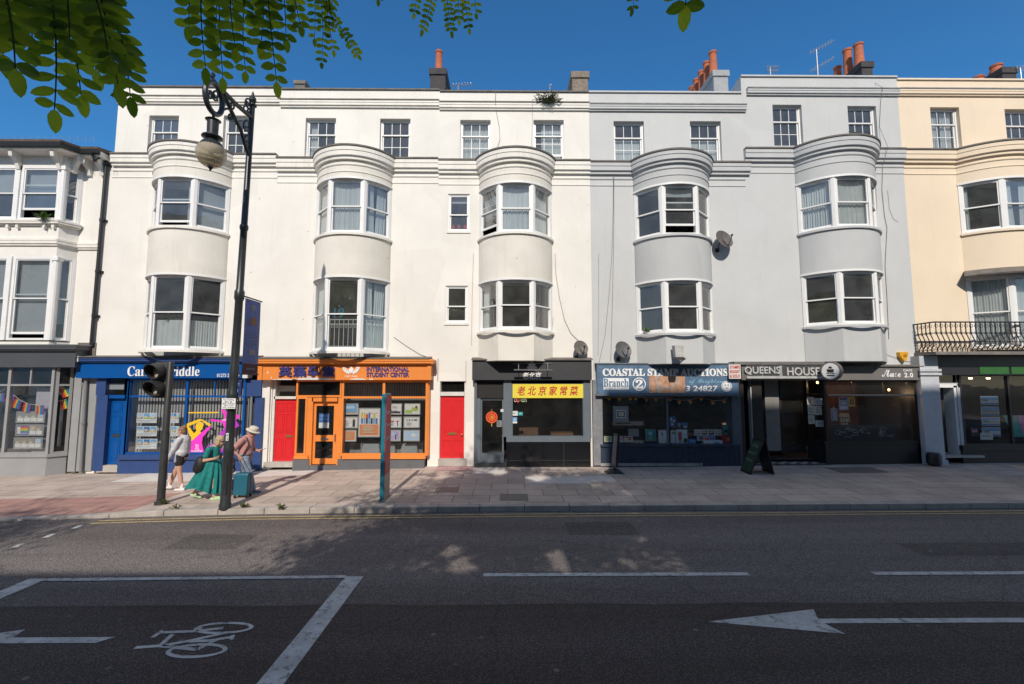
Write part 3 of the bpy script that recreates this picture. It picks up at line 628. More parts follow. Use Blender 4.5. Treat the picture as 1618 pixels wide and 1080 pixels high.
# hidden neighbour to the right keeps the row going for views from the side
m = MB(); m.box(X_GH, X_GH+9, D, D+9, 0, 13.4); solo(m, 'terrace_house', CREAM, 'plain cream house wall at the far right beyond the balcony', 'house')

# ---- Victorian house at the left: canted bay, bracketed eaves
def house_a():
    x0, x1, top, p = -23.5, X_AB, 10.75, .46; Yf = D-p
    root = thing('bay_fronted_house', 'lower cream house at the left end with bracketed eaves and an angular bay', 'house', ((x0+x1)/2, D, 0))
    xb = FX(86, 440, Yf); xe = FX(119, 440, D); xa = xb-2.95; xw = xa-(xe-xb)
    P = [(xw,D),(xa,Yf),(xb,Yf),(xe,D)]; closed = P+[(xe,D+.02),(xw,D+.02)]
    zf = lambda py: FZ(50, py, Yf)
    w2 = (zf(347), zf(262)); w1 = (zf(537), zf(405)); zs2 = zf(352)
    m = MB(); holes = [(xw+.15, xe-.15, w2[0], w2[1]), (xw+.15, xe-.15, w1[0], w1[1]), (x0+.2, x1-.3, -.4, 3.7)]
    wall_holes(m, x0, x1, -.4, top, holes, D, .2); m.quad((x0,D,-.4),(x0,D,top),(x0,D+9,top),(x0,D+9,-.4)); m.quad((x1-.01,D,-.4),(x1-.01,D+9,-.4),(x1-.01,D+9,top),(x1-.01,D,top))
    m.build('wall', CREAM, root)
    for za, zb_ in ((w2[1], top), (w1[1], w2[0]-.06), (4.1, w1[0]-.05)): b = MB(); b.prism(closed, za, zb_); b.build('bay_wall', CREAM, root)
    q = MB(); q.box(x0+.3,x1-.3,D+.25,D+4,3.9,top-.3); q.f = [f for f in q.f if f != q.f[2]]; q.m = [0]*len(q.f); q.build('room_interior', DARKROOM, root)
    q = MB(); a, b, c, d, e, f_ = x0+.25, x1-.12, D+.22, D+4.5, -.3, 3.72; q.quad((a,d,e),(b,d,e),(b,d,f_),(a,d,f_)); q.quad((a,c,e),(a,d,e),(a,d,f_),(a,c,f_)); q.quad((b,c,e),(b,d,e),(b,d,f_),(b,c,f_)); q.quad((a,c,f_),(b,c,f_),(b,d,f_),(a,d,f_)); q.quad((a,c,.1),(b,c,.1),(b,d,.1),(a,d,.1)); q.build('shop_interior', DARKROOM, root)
    for cz, pp in ((CORN(w2[0]-.2, w2[0]-.03, .16), P), (CORN(zf(388), zf(377), .10), [(x0,D)]+P+[(x1-.25,D)]), (CORN(zf(246), zf(240), .10), [(x0,D)]+P+[(x1-.2,D)])): t = MB(); t.sweep(cz, pp); t.build('string_moulding', STONE, root)
    for x in (xa+.12, xa+.42, (xa+xb)/2-.16, (xa+xb)/2+.16, xb-.42, xb-.12):                    # small brackets under the upper sill
        s = MB(); s.box(x-.045, x+.045, Yf-.10, Yf, w2[0]-.30, w2[0]-.2); s.build('sill_bracket', STONE, root)
    for bi, w in enumerate((w2, w1)):
        for i in range(3):
            F, l = frameof(P[i], P[i+1]); off = .07 if i != 1 else .2; n = 1
            G0 = (F[0]+F[2]*off, F[1]+F[3]*off, F[2], F[3]); wd = l-2*off
            cu = [('blind',.5),('blind',.45),('blind',.62)][i] if bi == 0 else [('blind',.8),('blind',.93),('blind',.8)][i]
            if i == 1:
                G1 = (F[0]+F[2]*.08, F[1]+F[3]*.08, F[2], F[3]); hw = (l-.16)/2
                sash(root, G1, hw-.05, w[0], w[1], cur=cu, fr=.1, seed=71, gap=.0)
                G2 = (F[0]+F[2]*(.08+hw+.05), F[1]+F[3]*(.08+hw+.05), F[2], F[3]); sash(root, G2, hw-.05, w[0], w[1], cur=cu, fr=.1, seed=72+bi, gap=.30 if bi == 0 else .14)
            else: sash(root, G0, wd, w[0], w[1], cur=cu, fr=.05, seed=75+i)
    col = MB()
    for x, y in P[1:3]:
        for w in (w2, w1): col.tube([(x,y+.03,w[0]),(x,y+.03,w[1])], .085, 10); col.box(x-.12,x+.12,y-.07,y+.15,w[1]-.14,w[1]-.02)
    for k, (F, l) in enumerate((frameof(P[1],P[2]),)):
        for w in (w2, w1): col.lbox(F, l/2-.06, l/2+.06, -.08, .05, w[0], w[1])
    for F, l in (frameof(P[0],P[1]), frameof(P[2],P[3])):
        for w in (w2, w1): col.lbox(F, .0, .07, -.12, .01, w[0], w[1]); col.lbox(F, l-.07, l, -.12, .01, w[0], w[1])
    col.build('bay_column', WHITE, root)
    # eaves follow the bay: soffit, fascia, gutter, brackets, tiled roof
    out = .42; Eo = [(x0,D)]+P+[(x1-.1,D)]
    s = MB(); s.sweep([(0,top-.1),(out,top-.06),(out,top+.10),(0,top+.12)], Eo); s.build('eaves', STONE, root)
    gt = MB(); gt.sweep([(out,top-.02),(out+.1,top+.0),(out+.12,top+.13),(out,top+.13)], Eo); gt.build('gutter', BLACKI, root)
    r = MB(); r.sweep([(out+.10,top+.12),(out+.13,top+.20),(-.25,top+.36),(-.25,top+.2)], Eo); r.box(x0,x1-.02,D+.1,D+8.9,top+.18,top+.34); r.build('roof', ROOFT, root)
    def bracket(x, y, n):
        bm = MB(); tt = (-n[1], n[0]); Q = lambda o, z, s_: (x+n[0]*o+tt[0]*s_, y+n[1]*o+tt[1]*s_, z)
        prof = [(0,top-.62),(.08,top-.60),(.14,top-.42),(.34,top-.26),(.38,top-.08),(0,top-.08)]; w_ = .06
        k = len(prof); bm.add([Q(o,z,-w_) for o,z in prof]+[Q(o,z,w_) for o,z in prof], [tuple(range(k)), tuple(range(2*k-1,k-1,-1))]+[(i,k+i,k+(i+1)%k,(i+1)%k) for i in range(k)])
        bm.build('eaves_bracket', STONE, root)
    for x in (xa+.1, (xa+xb)/2, xb-.1): bracket(x, Yf, (0,-1))
    d = Vector((xe-xb, D-Yf)).normalized(); n = (d.y, -d.x); bracket(lerp(xb,xe,.5), lerp(Yf,D,.5), n); bracket(xe+.25, D, (0,-1)); bracket(x1-.3, D, (0,-1))
    sp = MB()
    for i in range(30): x = x0+6+i*.13; sp.tube([(x,Yf-out-.05,top+.16),(x+.03*(-1)**i,Yf-out-.05,top+.34)], .006, 4)
    sp.build('bird_spikes', M('steel_wire', (.25,.23,.2), .5), root)
    dp = MB(); xp = FX(168,260,D-.1); zt = FZ(168,245,D-.1); zb = FZ(145,545,D-.1)
    dp.tube([(FX(150,222,D-.4), D-.45, top-.02), (FX(151,228,D-.4), D-.42, top-.22), (xp, D-.1, zt), (xp, D-.1, lerp(zt,zb,.1)), (xp-.02, D-.1, zb)], .055, 10)
    for t in (.05,.35,.62,.85): z = lerp(zt,zb,t); dp.tube([(xp,D-.1,z-.05),(xp,D-.1,z+.05)], .075, 10); dp.box(xp-.12,xp+.12,D-.06,D,z-.03,z+.03)
    dp.build('drainpipe', BLACKI, root, smooth=True)
    return root
A_ = house_a()

# ---- chimney stacks and pots
def stack(root, px0, px1, py, Y0, Y1, mat, pots, cap=.12, zlow=12.6, extra=()):
    xa, xb = FX(px0,py,Y0), FX(px1,py,Y0); z = FZ((px0+px1)/2, py, Y0)
    m = MB(); m.box(xa, xb, Y0, Y1, zlow, z-cap); m.box(xa-.05, xb+.05, Y0-.05, Y1+.05, z-cap-.14, z)
    s = m.build('chimney_stack', mat, root, bevel=.015); org = ORG[root.name]
    for (fx, fy, r, h) in pots:
        x, y = lerp(xa,xb,fx), lerp(Y0,Y1,fy); p = MB()
        p.lathe([(r*.0,z-.02),(r*1.15,z-.02),(r*1.15,z+.08),(r,z+.12),(r*.86,z+h-.1),(r*1.0,z+h-.08),(r*1.02,z+h),(r*.78,z+h),(r*.72,z+h-.4),(0,z+h-.4)], (x,y,0), 18)
        p.build('chimney_pot', POT, s, org=org, smooth=True)
    return s
stack(C, 680, 704, 108, 17.0, 18.6, SOOT, [(.45,.25,.15,1.02)])
stack(C, 466, 482, 127, 19.0, 19.4, LEAD, [], cap=.03)
stack(Dh, 904, 929, 113, 16.8, 19.5, CONCB, [])
stack(E_, 1127, 1150, 111, 17.6, 20.3, M('grey_chimney', (.36,.37,.38), .85, .15, 4, .3), [(.22,.10,.165,1.0),(.22,.32,.155,.98),(.22,.52,.15,.95),(.22,.72,.15,.95),(.22,.9,.15,.92)])
stack(F_, 1361, 1378, 97, 17.5, 20.4, SOOT, [(.35,.10,.18,.98),(.35,.31,.18,1.2),(.35,.52,.16,.85),(.35,.72,.15,.75),(.35,.9,.15,.65)])
stack(G, 1583, 1605, 106, 17.6, 20.2, SOOT, [(.3,.14,.21,.34),(.3,.42,.21,.34),(.3,.7,.21,.34)])
# ================================================================ SHOPFRONTS (parts of their houses)
SBLUE = M('shop_blue', (.001,.078,.31), .35, .06, 3); SBLUE2 = M('shop_blue_riser', (.025,.06,.19), .5, .12, 3)
ORANGE = M('shop_orange', (.78,.25,.05), .4, .07, 3, stain=.12); RED = M('door_red', (.66,.022,.028), .35, .06, 2)
GREYF = M('shop_grey', (.30,.305,.31), .5, .08, 2); GREYD = M('shop_dark_grey', (.072,.078,.088), .45, .1, 2); RISER = M('riser_grey', (.12,.125,.135), .6, .12, 3, stain=.3)
CHAR = M('charcoal_paint', (.042,.042,.046), .5, .12, 2); SLATE = M('slate_blue_paint', (.125,.15,.175), .5, .12, 3); TILEB = M('black_tile', (.012,.012,.014), .12, .2, 3)
NAVY = M('navy_boards', (.028,.042,.075), .5, .25, 6); SIGNB = M('sign_blue', (.10,.175,.28), .5, .3, 6, stain=.3); DKBROWN = M('dark_brown_paint', (.022,.019,.018), .45, .2, 3)
MUSEG = M('cafe_fascia_grey', (.16,.15,.145), .6, .12, 3); DKNAVY = M('dark_navy_paint', (.024,.022,.026), .4, .15, 3); PALEBLUE = M('pale_blue_paint', (.52,.54,.58), .5, .1, 3)
LETW = M('white_lettering', (.80,.80,.80), .5, .03); LETN = M('navy_lettering', (.035,.035,.18), .5, .05); LETR = M('red_lettering', (.50,.03,.03), .5, .1); LETB = M('black_lettering', (.02,.02,.02), .5, .1)
YEL = M('yellow_sign', (.80,.66,.06), .5, .06, 2); BRASS = M('brass', (.55,.38,.14), .35, .2, 8, metal=.8); CHROME = M('steel', (.5,.5,.5), .3, .1, 8, metal=.9)
GREENS = M('green_panel', (.03,.13,.03), .5, .15, 3); SILVER = M('silver_sign', (.34,.34,.34), .55, .3, 5); STEP = M('stone_step', (.44,.41,.37), .8, .2, 4)
def PB(mb, px0, px1, py0, py1, yf, yb): pxbox(mb, px0, px1, py0, py1, yf, yf, yb); return mb
def part(root, name, mat, boxes, **k):
    for b in boxes: mb = MB(); PB(mb, *b); o = mb.build(name, mat, root, **k)
    return o
def shopwin(root, px0, px1, py0, py1, Y, mat, mull=(), trans=(), fw=.07, name='shop_window', glass=None, thin=()):
    ym, xm = (py0+py1)/2, (px0+px1)/2; X0, X1, Z0, Z1 = FX(px0,ym,Y), FX(px1,ym,Y), FZ(xm,py1,Y), FZ(xm,py0,Y)
    m = MB(); T = [FZ(xm,t,Y) for t in trans]; h = fw/2
    m.box(X0,X0+fw,Y,Y+.09,Z0,Z1); m.box(X1-fw,X1,Y,Y+.09,Z0,Z1); m.box(X0+fw,X1-fw,Y,Y+.09,Z1-fw,Z1); m.box(X0+fw,X1-fw,Y,Y+.09,Z0,Z0+fw)
    xs = [FX(a,ym,Y) for a in mull]
    for x in xs: m.box(x-h,x+h,Y-.004,Y+.085,Z0+fw,Z1-fw)
    edges = [X0+fw]+[v for x in xs for v in (x-h,x+h)]+[X1-fw]
    for z in T:
        for a, b in zip(edges[::2], edges[1::2]): m.box(a,b,Y+.004,Y+.08,z-h*.8,z+h*.8)
    for (a, t0, t1) in thin: x = FX(a,(t0+t1)/2,Y); m.box(x-.02,x+.02,Y+.01,Y+.06,FZ(a,t1,Y),FZ(a,t0,Y))
    o = m.build(name, mat, root); g = MB(); g.quad((X0+.02,Y+.05,Z0+.02),(X1-.02,Y+.05,Z0+.02),(X1-.02,Y+.05,Z1-.02),(X0+.02,Y+.05,Z1-.02)); g.build('pane', glass or SHOPGLASS, o, org=ORG[root.name])
    return o
def door(root, px0, px1, py0, py1, Y, mat, panels=(), glazed=(), letter_at=None, knob=None, pull=None, lm=BRASS):
    ym, xm = (py0+py1)/2, (px0+px1)/2; X0, X1, Z0, Z1 = FX(px0,ym,Y), FX(px1,ym,Y), FZ(xm,py1,Y), FZ(xm,py0,Y); W, H = X1-X0, Z1-Z0
    R = lambda a,b,c,d: (X0+a*W, X0+b*W, Z0+c*H, Z0+d*H); m = MB()
    hs = [R(*g) for g in glazed]; wall_holes(m, X0, X1, Z0, Z1, hs, Y, .045); m.box(X0, X1, Y+.046, Y+.05, Z0, Z0+.05)
    m.quad((X0,Y,Z0),(X0,Y+.05,Z0),(X0,Y+.05,Z1),(X0,Y,Z1)); m.quad((X1,Y,Z0),(X1,Y,Z1),(X1,Y+.05,Z1),(X1,Y+.05,Z0))
    for p in panels:
        a,b,c,d = R(*p); t = .022
        for q in ((a,a+t,c,d),(b-t,b,c,d),(a+t,b-t,c,c+t),(a+t,b-t,d-t,d)): m.box(q[0],q[1],Y-.014,Y-.001,q[2],q[3])
        m.box(a+.06,b-.06,Y-.010,Y-.001,c+.06,d-.06)
    o = m.build('door', mat, root); org = ORG[root.name]
    if hs:
        g = MB()
        for a,b,c,d in hs: g.quad((a-.01,Y+.03,c-.01),(b+.01,Y+.03,c-.01),(b+.01,Y+.03,d+.01),(a-.01,Y+.03,d+.01))
        g.build('pane', SHOPGLASS, o, org=org)
    if letter_at: a,b,c,d = R(*letter_at); q = MB(); q.box(a,b,Y-.018,Y-.001,c,d); q.box(a+.02,b-.02,Y-.024,Y-.018,c+.015,d-.015); q.build('letterbox', lm, o, org=org)
    if knob: q = MB(); q.lathe([(0,.0),(.012,0),(.012,.03),(.03,.045),(.03,.065),(0,.075)], (X0+knob[0]*W,Y,Z0+knob[1]*H), 12, (0,-1,0)); q.build('handle', lm, o, org=org, smooth=True)
    if pull: x = X0+pull[0]*W; z = Z0+pull[1]*H; q = MB(); q.tube([(x,Y,z-.12),(x,Y-.06,z-.1),(x,Y-.06,z+.1),(x,Y,z+.12)], .012, 8); q.build('handle', lm, o, org=org)
    return o
SIXP = [(.12,.46,.80,.94),(.54,.88,.80,.94),(.12,.46,.46,.76),(.54,.88,.46,.76),(.12,.46,.06,.36),(.54,.88,.06,.36)]
FOURP = [(.12,.46,.42,.93),(.54,.88,.42,.93),(.12,.46,.06,.30),(.54,.88,.06,.30)]
def sill_fill(root, mat, px0, px1, py0, py1, Y, yb=15.9, name='stall_riser'):
    xm = (px0+px1)/2; m = MB(); m.box(FX(px0,(py0+py1)/2,Y), FX(px1,(py0+py1)/2,Y), Y, yb, -.2, FZ(xm,py0,Y)); return m.build(name, mat, root)

# ---- A: grey agency with canted window
def shop_a():
    Yf = D-.36; R = A_; xf = FX(80,660,Yf); xe = FX(112,650,D-.02); z = lambda py: FZ(60,py,Yf); L = -23.0
    fas = MB(); fas.box(L, FX(119,568,Yf-.12), Yf-.12, D+.15, z(580), z(555)); fas.build('fascia', GREYD, R)
    c = MB(); x1 = FX(130,548,Yf-.12); c.sweep(CORN(z(555)+.002, z(545), .14), [(L,Yf-.12),(FX(119,550,Yf-.12),Yf-.12),(FX(119,550,Yf-.12),D)]); c.box(L,FX(119,550,Yf-.12),Yf-.12,D,z(555)+.003,z(545)-.005); c.build('shop_cornice', GREYD, R)
    v = MB(); v.box(L, xf, Yf-.02, D+.15, -.4, z(722)); F, l = frameof((xf,Yf),(xe,D-.02)); v.prism([(xf-.001,Yf-.02),(xe,D-.04),(xe,D+.15),(xf-.001,D+.15)], -.4, z(722)); v.build('stall_riser', GREYF, R)
    s = MB(); s.sweep(BAND(z(722), z(717), .06), [(L,Yf),(xf,Yf),(xe,D-.02)]); s.build('window_sill', GREYF, R)
    Z0, Z1, ZT = z(717), z(580), z(608); f = MB(); g = MB()
    F0 = (L, Yf, 1, 0); lf = xf-L; posts = [lf-.06, lf-1.02, lf-2.15]+[lf-2.15-1.1*i for i in range(1,6)]
    for s_ in [lf-.04]+[FX(10,650,Yf)-L-1.5*i for i in range(0,5)]: f.lbox(F0, s_-.045, s_+.045, -.1, 0, Z0, Z1)
    f.lbox(F0, 0, lf-.085, -.09, -.005, ZT-.03, ZT+.03); f.lbox(F0, 0, lf-.085, -.09, -.005, Z0, Z0+.05)
    sx = FX(48,595,Yf)-L; f.lbox(F0, sx-.025, sx+.025, -.08, -.01, ZT+.03, Z1)
    f.lbox(F, .05, .13, -.1, 0, Z0, Z1); f.lbox(F, l-.08, l, -.1, 0, Z0, Z1); f.lbox(F, .1, l-.08, -.09, -.005, ZT-.03, ZT+.03); f.lbox(F, .1, l-.08, -.09, -.005, Z0, Z0+.05)
    o = f.build('shop_window', GREYF, R); g.lquad(F0, 0, lf, -.05, Z0, Z1); g.lquad(F, 0, l, -.05, Z0, Z1); g.build('pane', SHOPGLASS, o, org=ORG[R.name])
    pi_ = MB(); PB(pi_, 112, 124, 590, 745, D-.08, D+.15); PB(pi_, 124, 149, 590, 744, D-.04, D+.15); pi_.build('pilaster', GREYF, R)
    dp = MB(); dp.tube([(FX(136,600,D-.12),D-.12,FZ(136,588,D-.12)),(FX(128,742,D-.12),D-.12,.0)], .05, 10)
    for py in (606,668): q = FZ(131,py,D-.12); dp.tube([(FX(132,py,D-.12),D-.12,q-.04),(FX(132,py,D-.12),D-.12,q+.04)], .07, 10)
    dp.build('drainpipe', M('grey_pipe', (.2,.205,.21), .5), R, smooth=True)
    vn = MB(); F2 = F; vn.lbox(F2, .45, .85, 0, .02, .30, .38); vn.build('vent', CHAR, R)
    wl = MB(); PB(wl, 121, 150, 541, 590, D-.03, D+.15); wl.build('wall_band', M('brown_band', (.16,.14,.13), .8, .2), R)
    bk = MB(); bk.box(L, xf-.2, D+.2, D+.25, .6, z(585)); bk.build('display_back', M('display_dark', (.03,.03,.035), .8), R)
    return Yf, F, l
YA, FA, LA = shop_a()
# ---- B: blue agency
def shop_b():
    R = B; Y = 15.22; K = 15.36
    part(R, 'fascia', SBLUE, [(121,382,573,597,Y,15.62)])
    c = MB(); z0, z1 = FZ(250,573,Y)+.003, FZ(250,565,Y); c.sweep(CORN(z0, z1, .13), [(FX(122,570,Y),Y),(FX(391,570,Y),Y)]); c.box(FX(122,570,Y),FX(391,570,Y),Y,15.6,z0,z1-.004); c.build('shop_cornice', SBLUE2, R)
    l = MB(); l.sweep([(-.3,z1+.06),(.16,z1+.01),(.16,z1+.03),(-.3,z1+.1)], [(FX(120,570,Y),Y),(FX(409,570,Y),Y)]); l.build('lead_flashing', LEAD, R)
    part(R, 'console_block', OLDWHITE, [(116,123.5,562,571,Y-.14,15.5),(383,391,590,597,Y-.02,15.5)])
    t = MB(); letterpx(t, "𝐂𝐚𝐫𝐫 & 𝐏𝐫𝐢𝐝𝐝𝐥𝐞", 202.5, 316, 578.5, 594, Y, .03); letterpx(t, "01273 208 127", 343, 379, 590, 595.5, Y, .008, bold=.01); t.build('lettering', LETW, R)
    part(R, 'pilaster', SBLUE2, [(149,166,624,744,K-.05,15.75),(152,167,597,624,K,15.75),(400,413,628,742,K-.06,15.9)])
    door(R, 168, 197, 629, 733, K+.12, SBLUE, panels=[(.2,.8,.79,.95),(.2,.8,.46,.74),(.2,.8,.06,.38)], letter_at=(.36,.78,.41,.45), lm=CHAR)
    fr = part(R, 'door_frame', SBLUE, [(165,168,624,742,K,15.7),(197,201,599,742,K,15.7),(168,197,624,629,K,15.7)])
    g = MB(); a = FX(168,610,K+.1); b = FX(197,610,K+.1); g.quad((a,K+.1,FZ(183,624,K+.1)),(b,K+.1,FZ(183,624,K+.1)),(b,K+.1,FZ(183,598,K+.1)),(a,K+.1,FZ(183,598,K+.1))); g.build('fanlight', SHOPGLASS, R)
    part(R, 'door_sign', M('pale_panel', (.35,.37,.40), .6), [(172,196,606,615,K+.14,K+.16)])
    part(R, 'door_step', STEP, [(152,185,735,746,K-.04,15.9)])
    o = shopwin(R, 199, 386, 597, 718, K, SBLUE, mull=[293], trans=[626], fw=.075, thin=[(245,598,625),(339,598,625)])
    part(R, 'window_sill', SBLUE2, [(186,392,718,726,K-.10,15.75)]); sill_fill(R, SBLUE2, 184, 388, 726, 748, K-.03)
    m = MB(); rng = random.Random(4); Yb = K+.32; x = FX(203,660,Yb)
    while x < FX(384,660,Yb):
        w = .10; a = .9+rng.uniform(-.1,.1); m.quad((x,Yb-.012*a,FZ(290,717,Yb)),(x+w*.50,Yb+.012*a,FZ(290,717,Yb)),(x+w*.50,Yb+.012*a,FZ(290,598,Yb)),(x,Yb-.012*a,FZ(290,598,Yb))); x += w
    m.build('vertical_blind', M('blind_slat', (.36,.355,.355), .9, .08, 2), o, org=ORG[R.name])
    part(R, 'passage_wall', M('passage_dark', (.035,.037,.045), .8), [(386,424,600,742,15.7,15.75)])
    pp = MB(); x = FX(396,660,15.45); pp.tube([(x,15.45,FZ(396,600,15.45)),(x+.01,15.45,.05)], .045, 10); x = FX(392,660,15.5); pp.tube([(x,15.5,FZ(396,612,15.5)),(x,15.5,.05)], .025, 8); pp.build('drainpipe', M('grey_pipe', (.2,.2,.21), .5), R, smooth=True)
    part(R, 'passage_lintel', SBLUE2, [(386,413,600,626,15.40,15.72)])
shop_b()
# ---- C: orange student centre
def shop_c():
    R = C; Y = 15.12; K = 15.26
    part(R, 'fascia', ORANGE, [(415,678,577,600,Y,15.7)])
    c = MB(); z0, z1 = FZ(545,576.5,Y)+.003, FZ(545,567.5,Y); xl, xr = FX(411,570,Y), FX(679,570,Y)
    c.sweep(CORN(z0, z1, .16), [(xl,15.5),(xl,Y),(xr,Y),(xr,15.5)]); c.box(xl,xr,Y,15.6,z0,z1-.004); c.build('shop_cornice', ORANGE, R)
    l = MB(); l.sweep([(-.3,z1+.07),(.18,z1+.01),(.18,z1+.035),(-.3,z1+.11)], [(xl-.02,Y),(xr+.03,Y)]); l.build('lead_flashing', LEAD, R)
    part(R, 'console_block', ORANGE, [(675,681,578,600,Y-.05,15.6),(407,414,578,600,Y-.03,15.6)])
    t = MB(); letterpx(t, "英藻學堂", 440.5, 529.5, 578.5, 595, Y, .05, bold=.024, spacing=1.1)
    letterpx(t, "INTERNATIONAL", 579.5, 646.5, 579.5, 586.8, Y, .02, bold=.035); letterpx(t, "STUDENT CENTER", 579.5, 646.5, 588, 595.4, Y, .02, bold=.035); t.build('lettering', LETN, R)
    e = MB(); a, b = FX(541,585,Y), FX(569,585,Y); zt, zb = FZ(555,578,Y), FZ(555,591,Y); S = lambda u,v: (lerp(a,b,u), lerp(zb,zt,v))
    for sg in (-1, 1):
        for k in range(5):                # five fanned wing feathers a side
            t0 = pi*(.02+.085*k); t1 = t0+pi*.07; Q = []
            for tt, rr in ((t0,.30),(t0,.5),(t1,.5),(t1,.30)): Q.append(S(.5+sg*rr*cos(tt), .92-2*rr*sin(tt)*.92))
            e.slabXZ(Q if sg < 0 else Q[::-1], Y-.02, Y)
    e.slabXZ([S(.36,.55),(S(.5,.05)),S(.64,.55),S(.58,.8),S(.54,.98),S(.47,1.0),S(.44,.9),S(.40,.88),S(.45,.78)], Y-.025, Y)
    letterpx(e, "UNCTAGLE", 545, 565, 592.5, 595.5, Y, .006); e.build('eagle_emblem', LETW, R)
    p = MB(); rng = random.Random(5)        # patches where the orange has flaked to the old white
    for (u0,u1,v0,h) in ((431,470,600,2.2),(462,528,600,4.5),(464,492,596,2.5),(553,578,600,3.2),(583,590,600,3.0),(422,424,590,5),(428,430,598,4)):
        n = 9; top = [(FX(lerp(u0,u1,i/n),v0,Y), FZ(545,v0-h*(.25+.75*sin(pi*(i+.4)/(n+1))*rng.uniform(.6,1)),Y)) for i in range(n+1)]
        p.slabXZ([(FX(u0,v0,Y),FZ(545,v0,Y)+.004),(FX(u1,v0,Y),FZ(545,v0,Y)+.004)]+top[::-1], Y-.003, Y)
    p.build('flaked_patch', OLDWHITE, R)
    part(R, 'pilaster', CREAM, [(412,424,600,740,15.42,15.9),(424,432,600,740,15.55,15.9)])
    part(R, 'door_frame', OLDWHITE, [(430,433,602,732,15.5,15.8),(433,468,626,630,15.5,15.75)])
    door(R, 432, 468, 630, 729, 15.58, RED, panels=SIXP, letter_at=(.55,.86,.385,.42), lm=BRASS)
    g = MB(); q = 15.6; g.quad((FX(437,612,q),q,FZ(450,627,q)),(FX(468,612,q),q,FZ(450,627,q)),(FX(468,612,q),q,FZ(450,600,q)),(FX(437,612,q),q,FZ(450,600,q))); g.build('fanlight', SHOPGLASS, R)
    part(R, 'fanlight_sign', OLDWHITE, [(438,467,609,618,15.64,15.66)]); part(R, 'door_step', STEP, [(416,468,730,738,15.36,15.9)])
    shopwin(R, 468, 540, 600, 627, K, ORANGE, fw=.06)
    shopwin(R, 467, 484, 627, 719, K, ORANGE, fw=.06)
    door(R, 493, 533, 634, 733, K+.12, ORANGE, glazed=[(.14,.84,.46,.93),(.14,.84,.09,.36)], letter_at=(.36,.66,.385,.415), pull=(.93,.42), lm=CHROME)
    part(R, 'door_frame', ORANGE, [(484,493,627,735,K+.02,15.6),(533,540,627,735,K+.02,15.6),(493,533,628,634,K+.02,15.5)])
    shopwin(R, 538, 676, 600, 720, K, ORANGE, mull=[605.5], trans=[627.5], fw=.085)
    part(R, 'window_sill', ORANGE, [(540,672,719.5,725,K-.07,15.6),(464,486,719.5,725,K-.05,15.6)])
    sill_fill(R, RISER, 533, 670, 725, 744, K-.02); sill_fill(R, RISER, 462, 488, 725, 744, K-.02); part(R, 'door_step', RISER, [(488,533,735,746,K+.0,15.9)])
    part(R, 'side_panel', ORANGE, [(673,678,600,719,K+.03,15.7)])
    m = MB(); Yb = K+.6; x = FX(541,660,Yb)
    while x < FX(672,660,Yb): m.quad((x,Yb-.03,FZ(600,632,Yb)),(x+.055,Yb+.03,FZ(600,632,Yb)),(x+.055,Yb+.03,FZ(600,600,Yb)),(x,Yb-.03,FZ(600,600,Yb))); x += .085
    m.build('vertical_blind', M('blind_slat', (.36,.355,.355), .9, .08, 2), R)
    d = MB(); d.box(FX(545,700,15.9),FX(668,700,15.9),15.9,15.95,.3,FZ(600,700,15.9)); d.build('display_back', M('display_grey', (.20,.23,.25), .8, .15, 2), R)
    # cream wall between the two shops, on to the second red door
    q = MB(); q.box(FX(676,650,D-.03), X_CD, D-.005, 15.9, -.1, 3.95); q.build('wall_pier', CREAM, R)
shop_c()
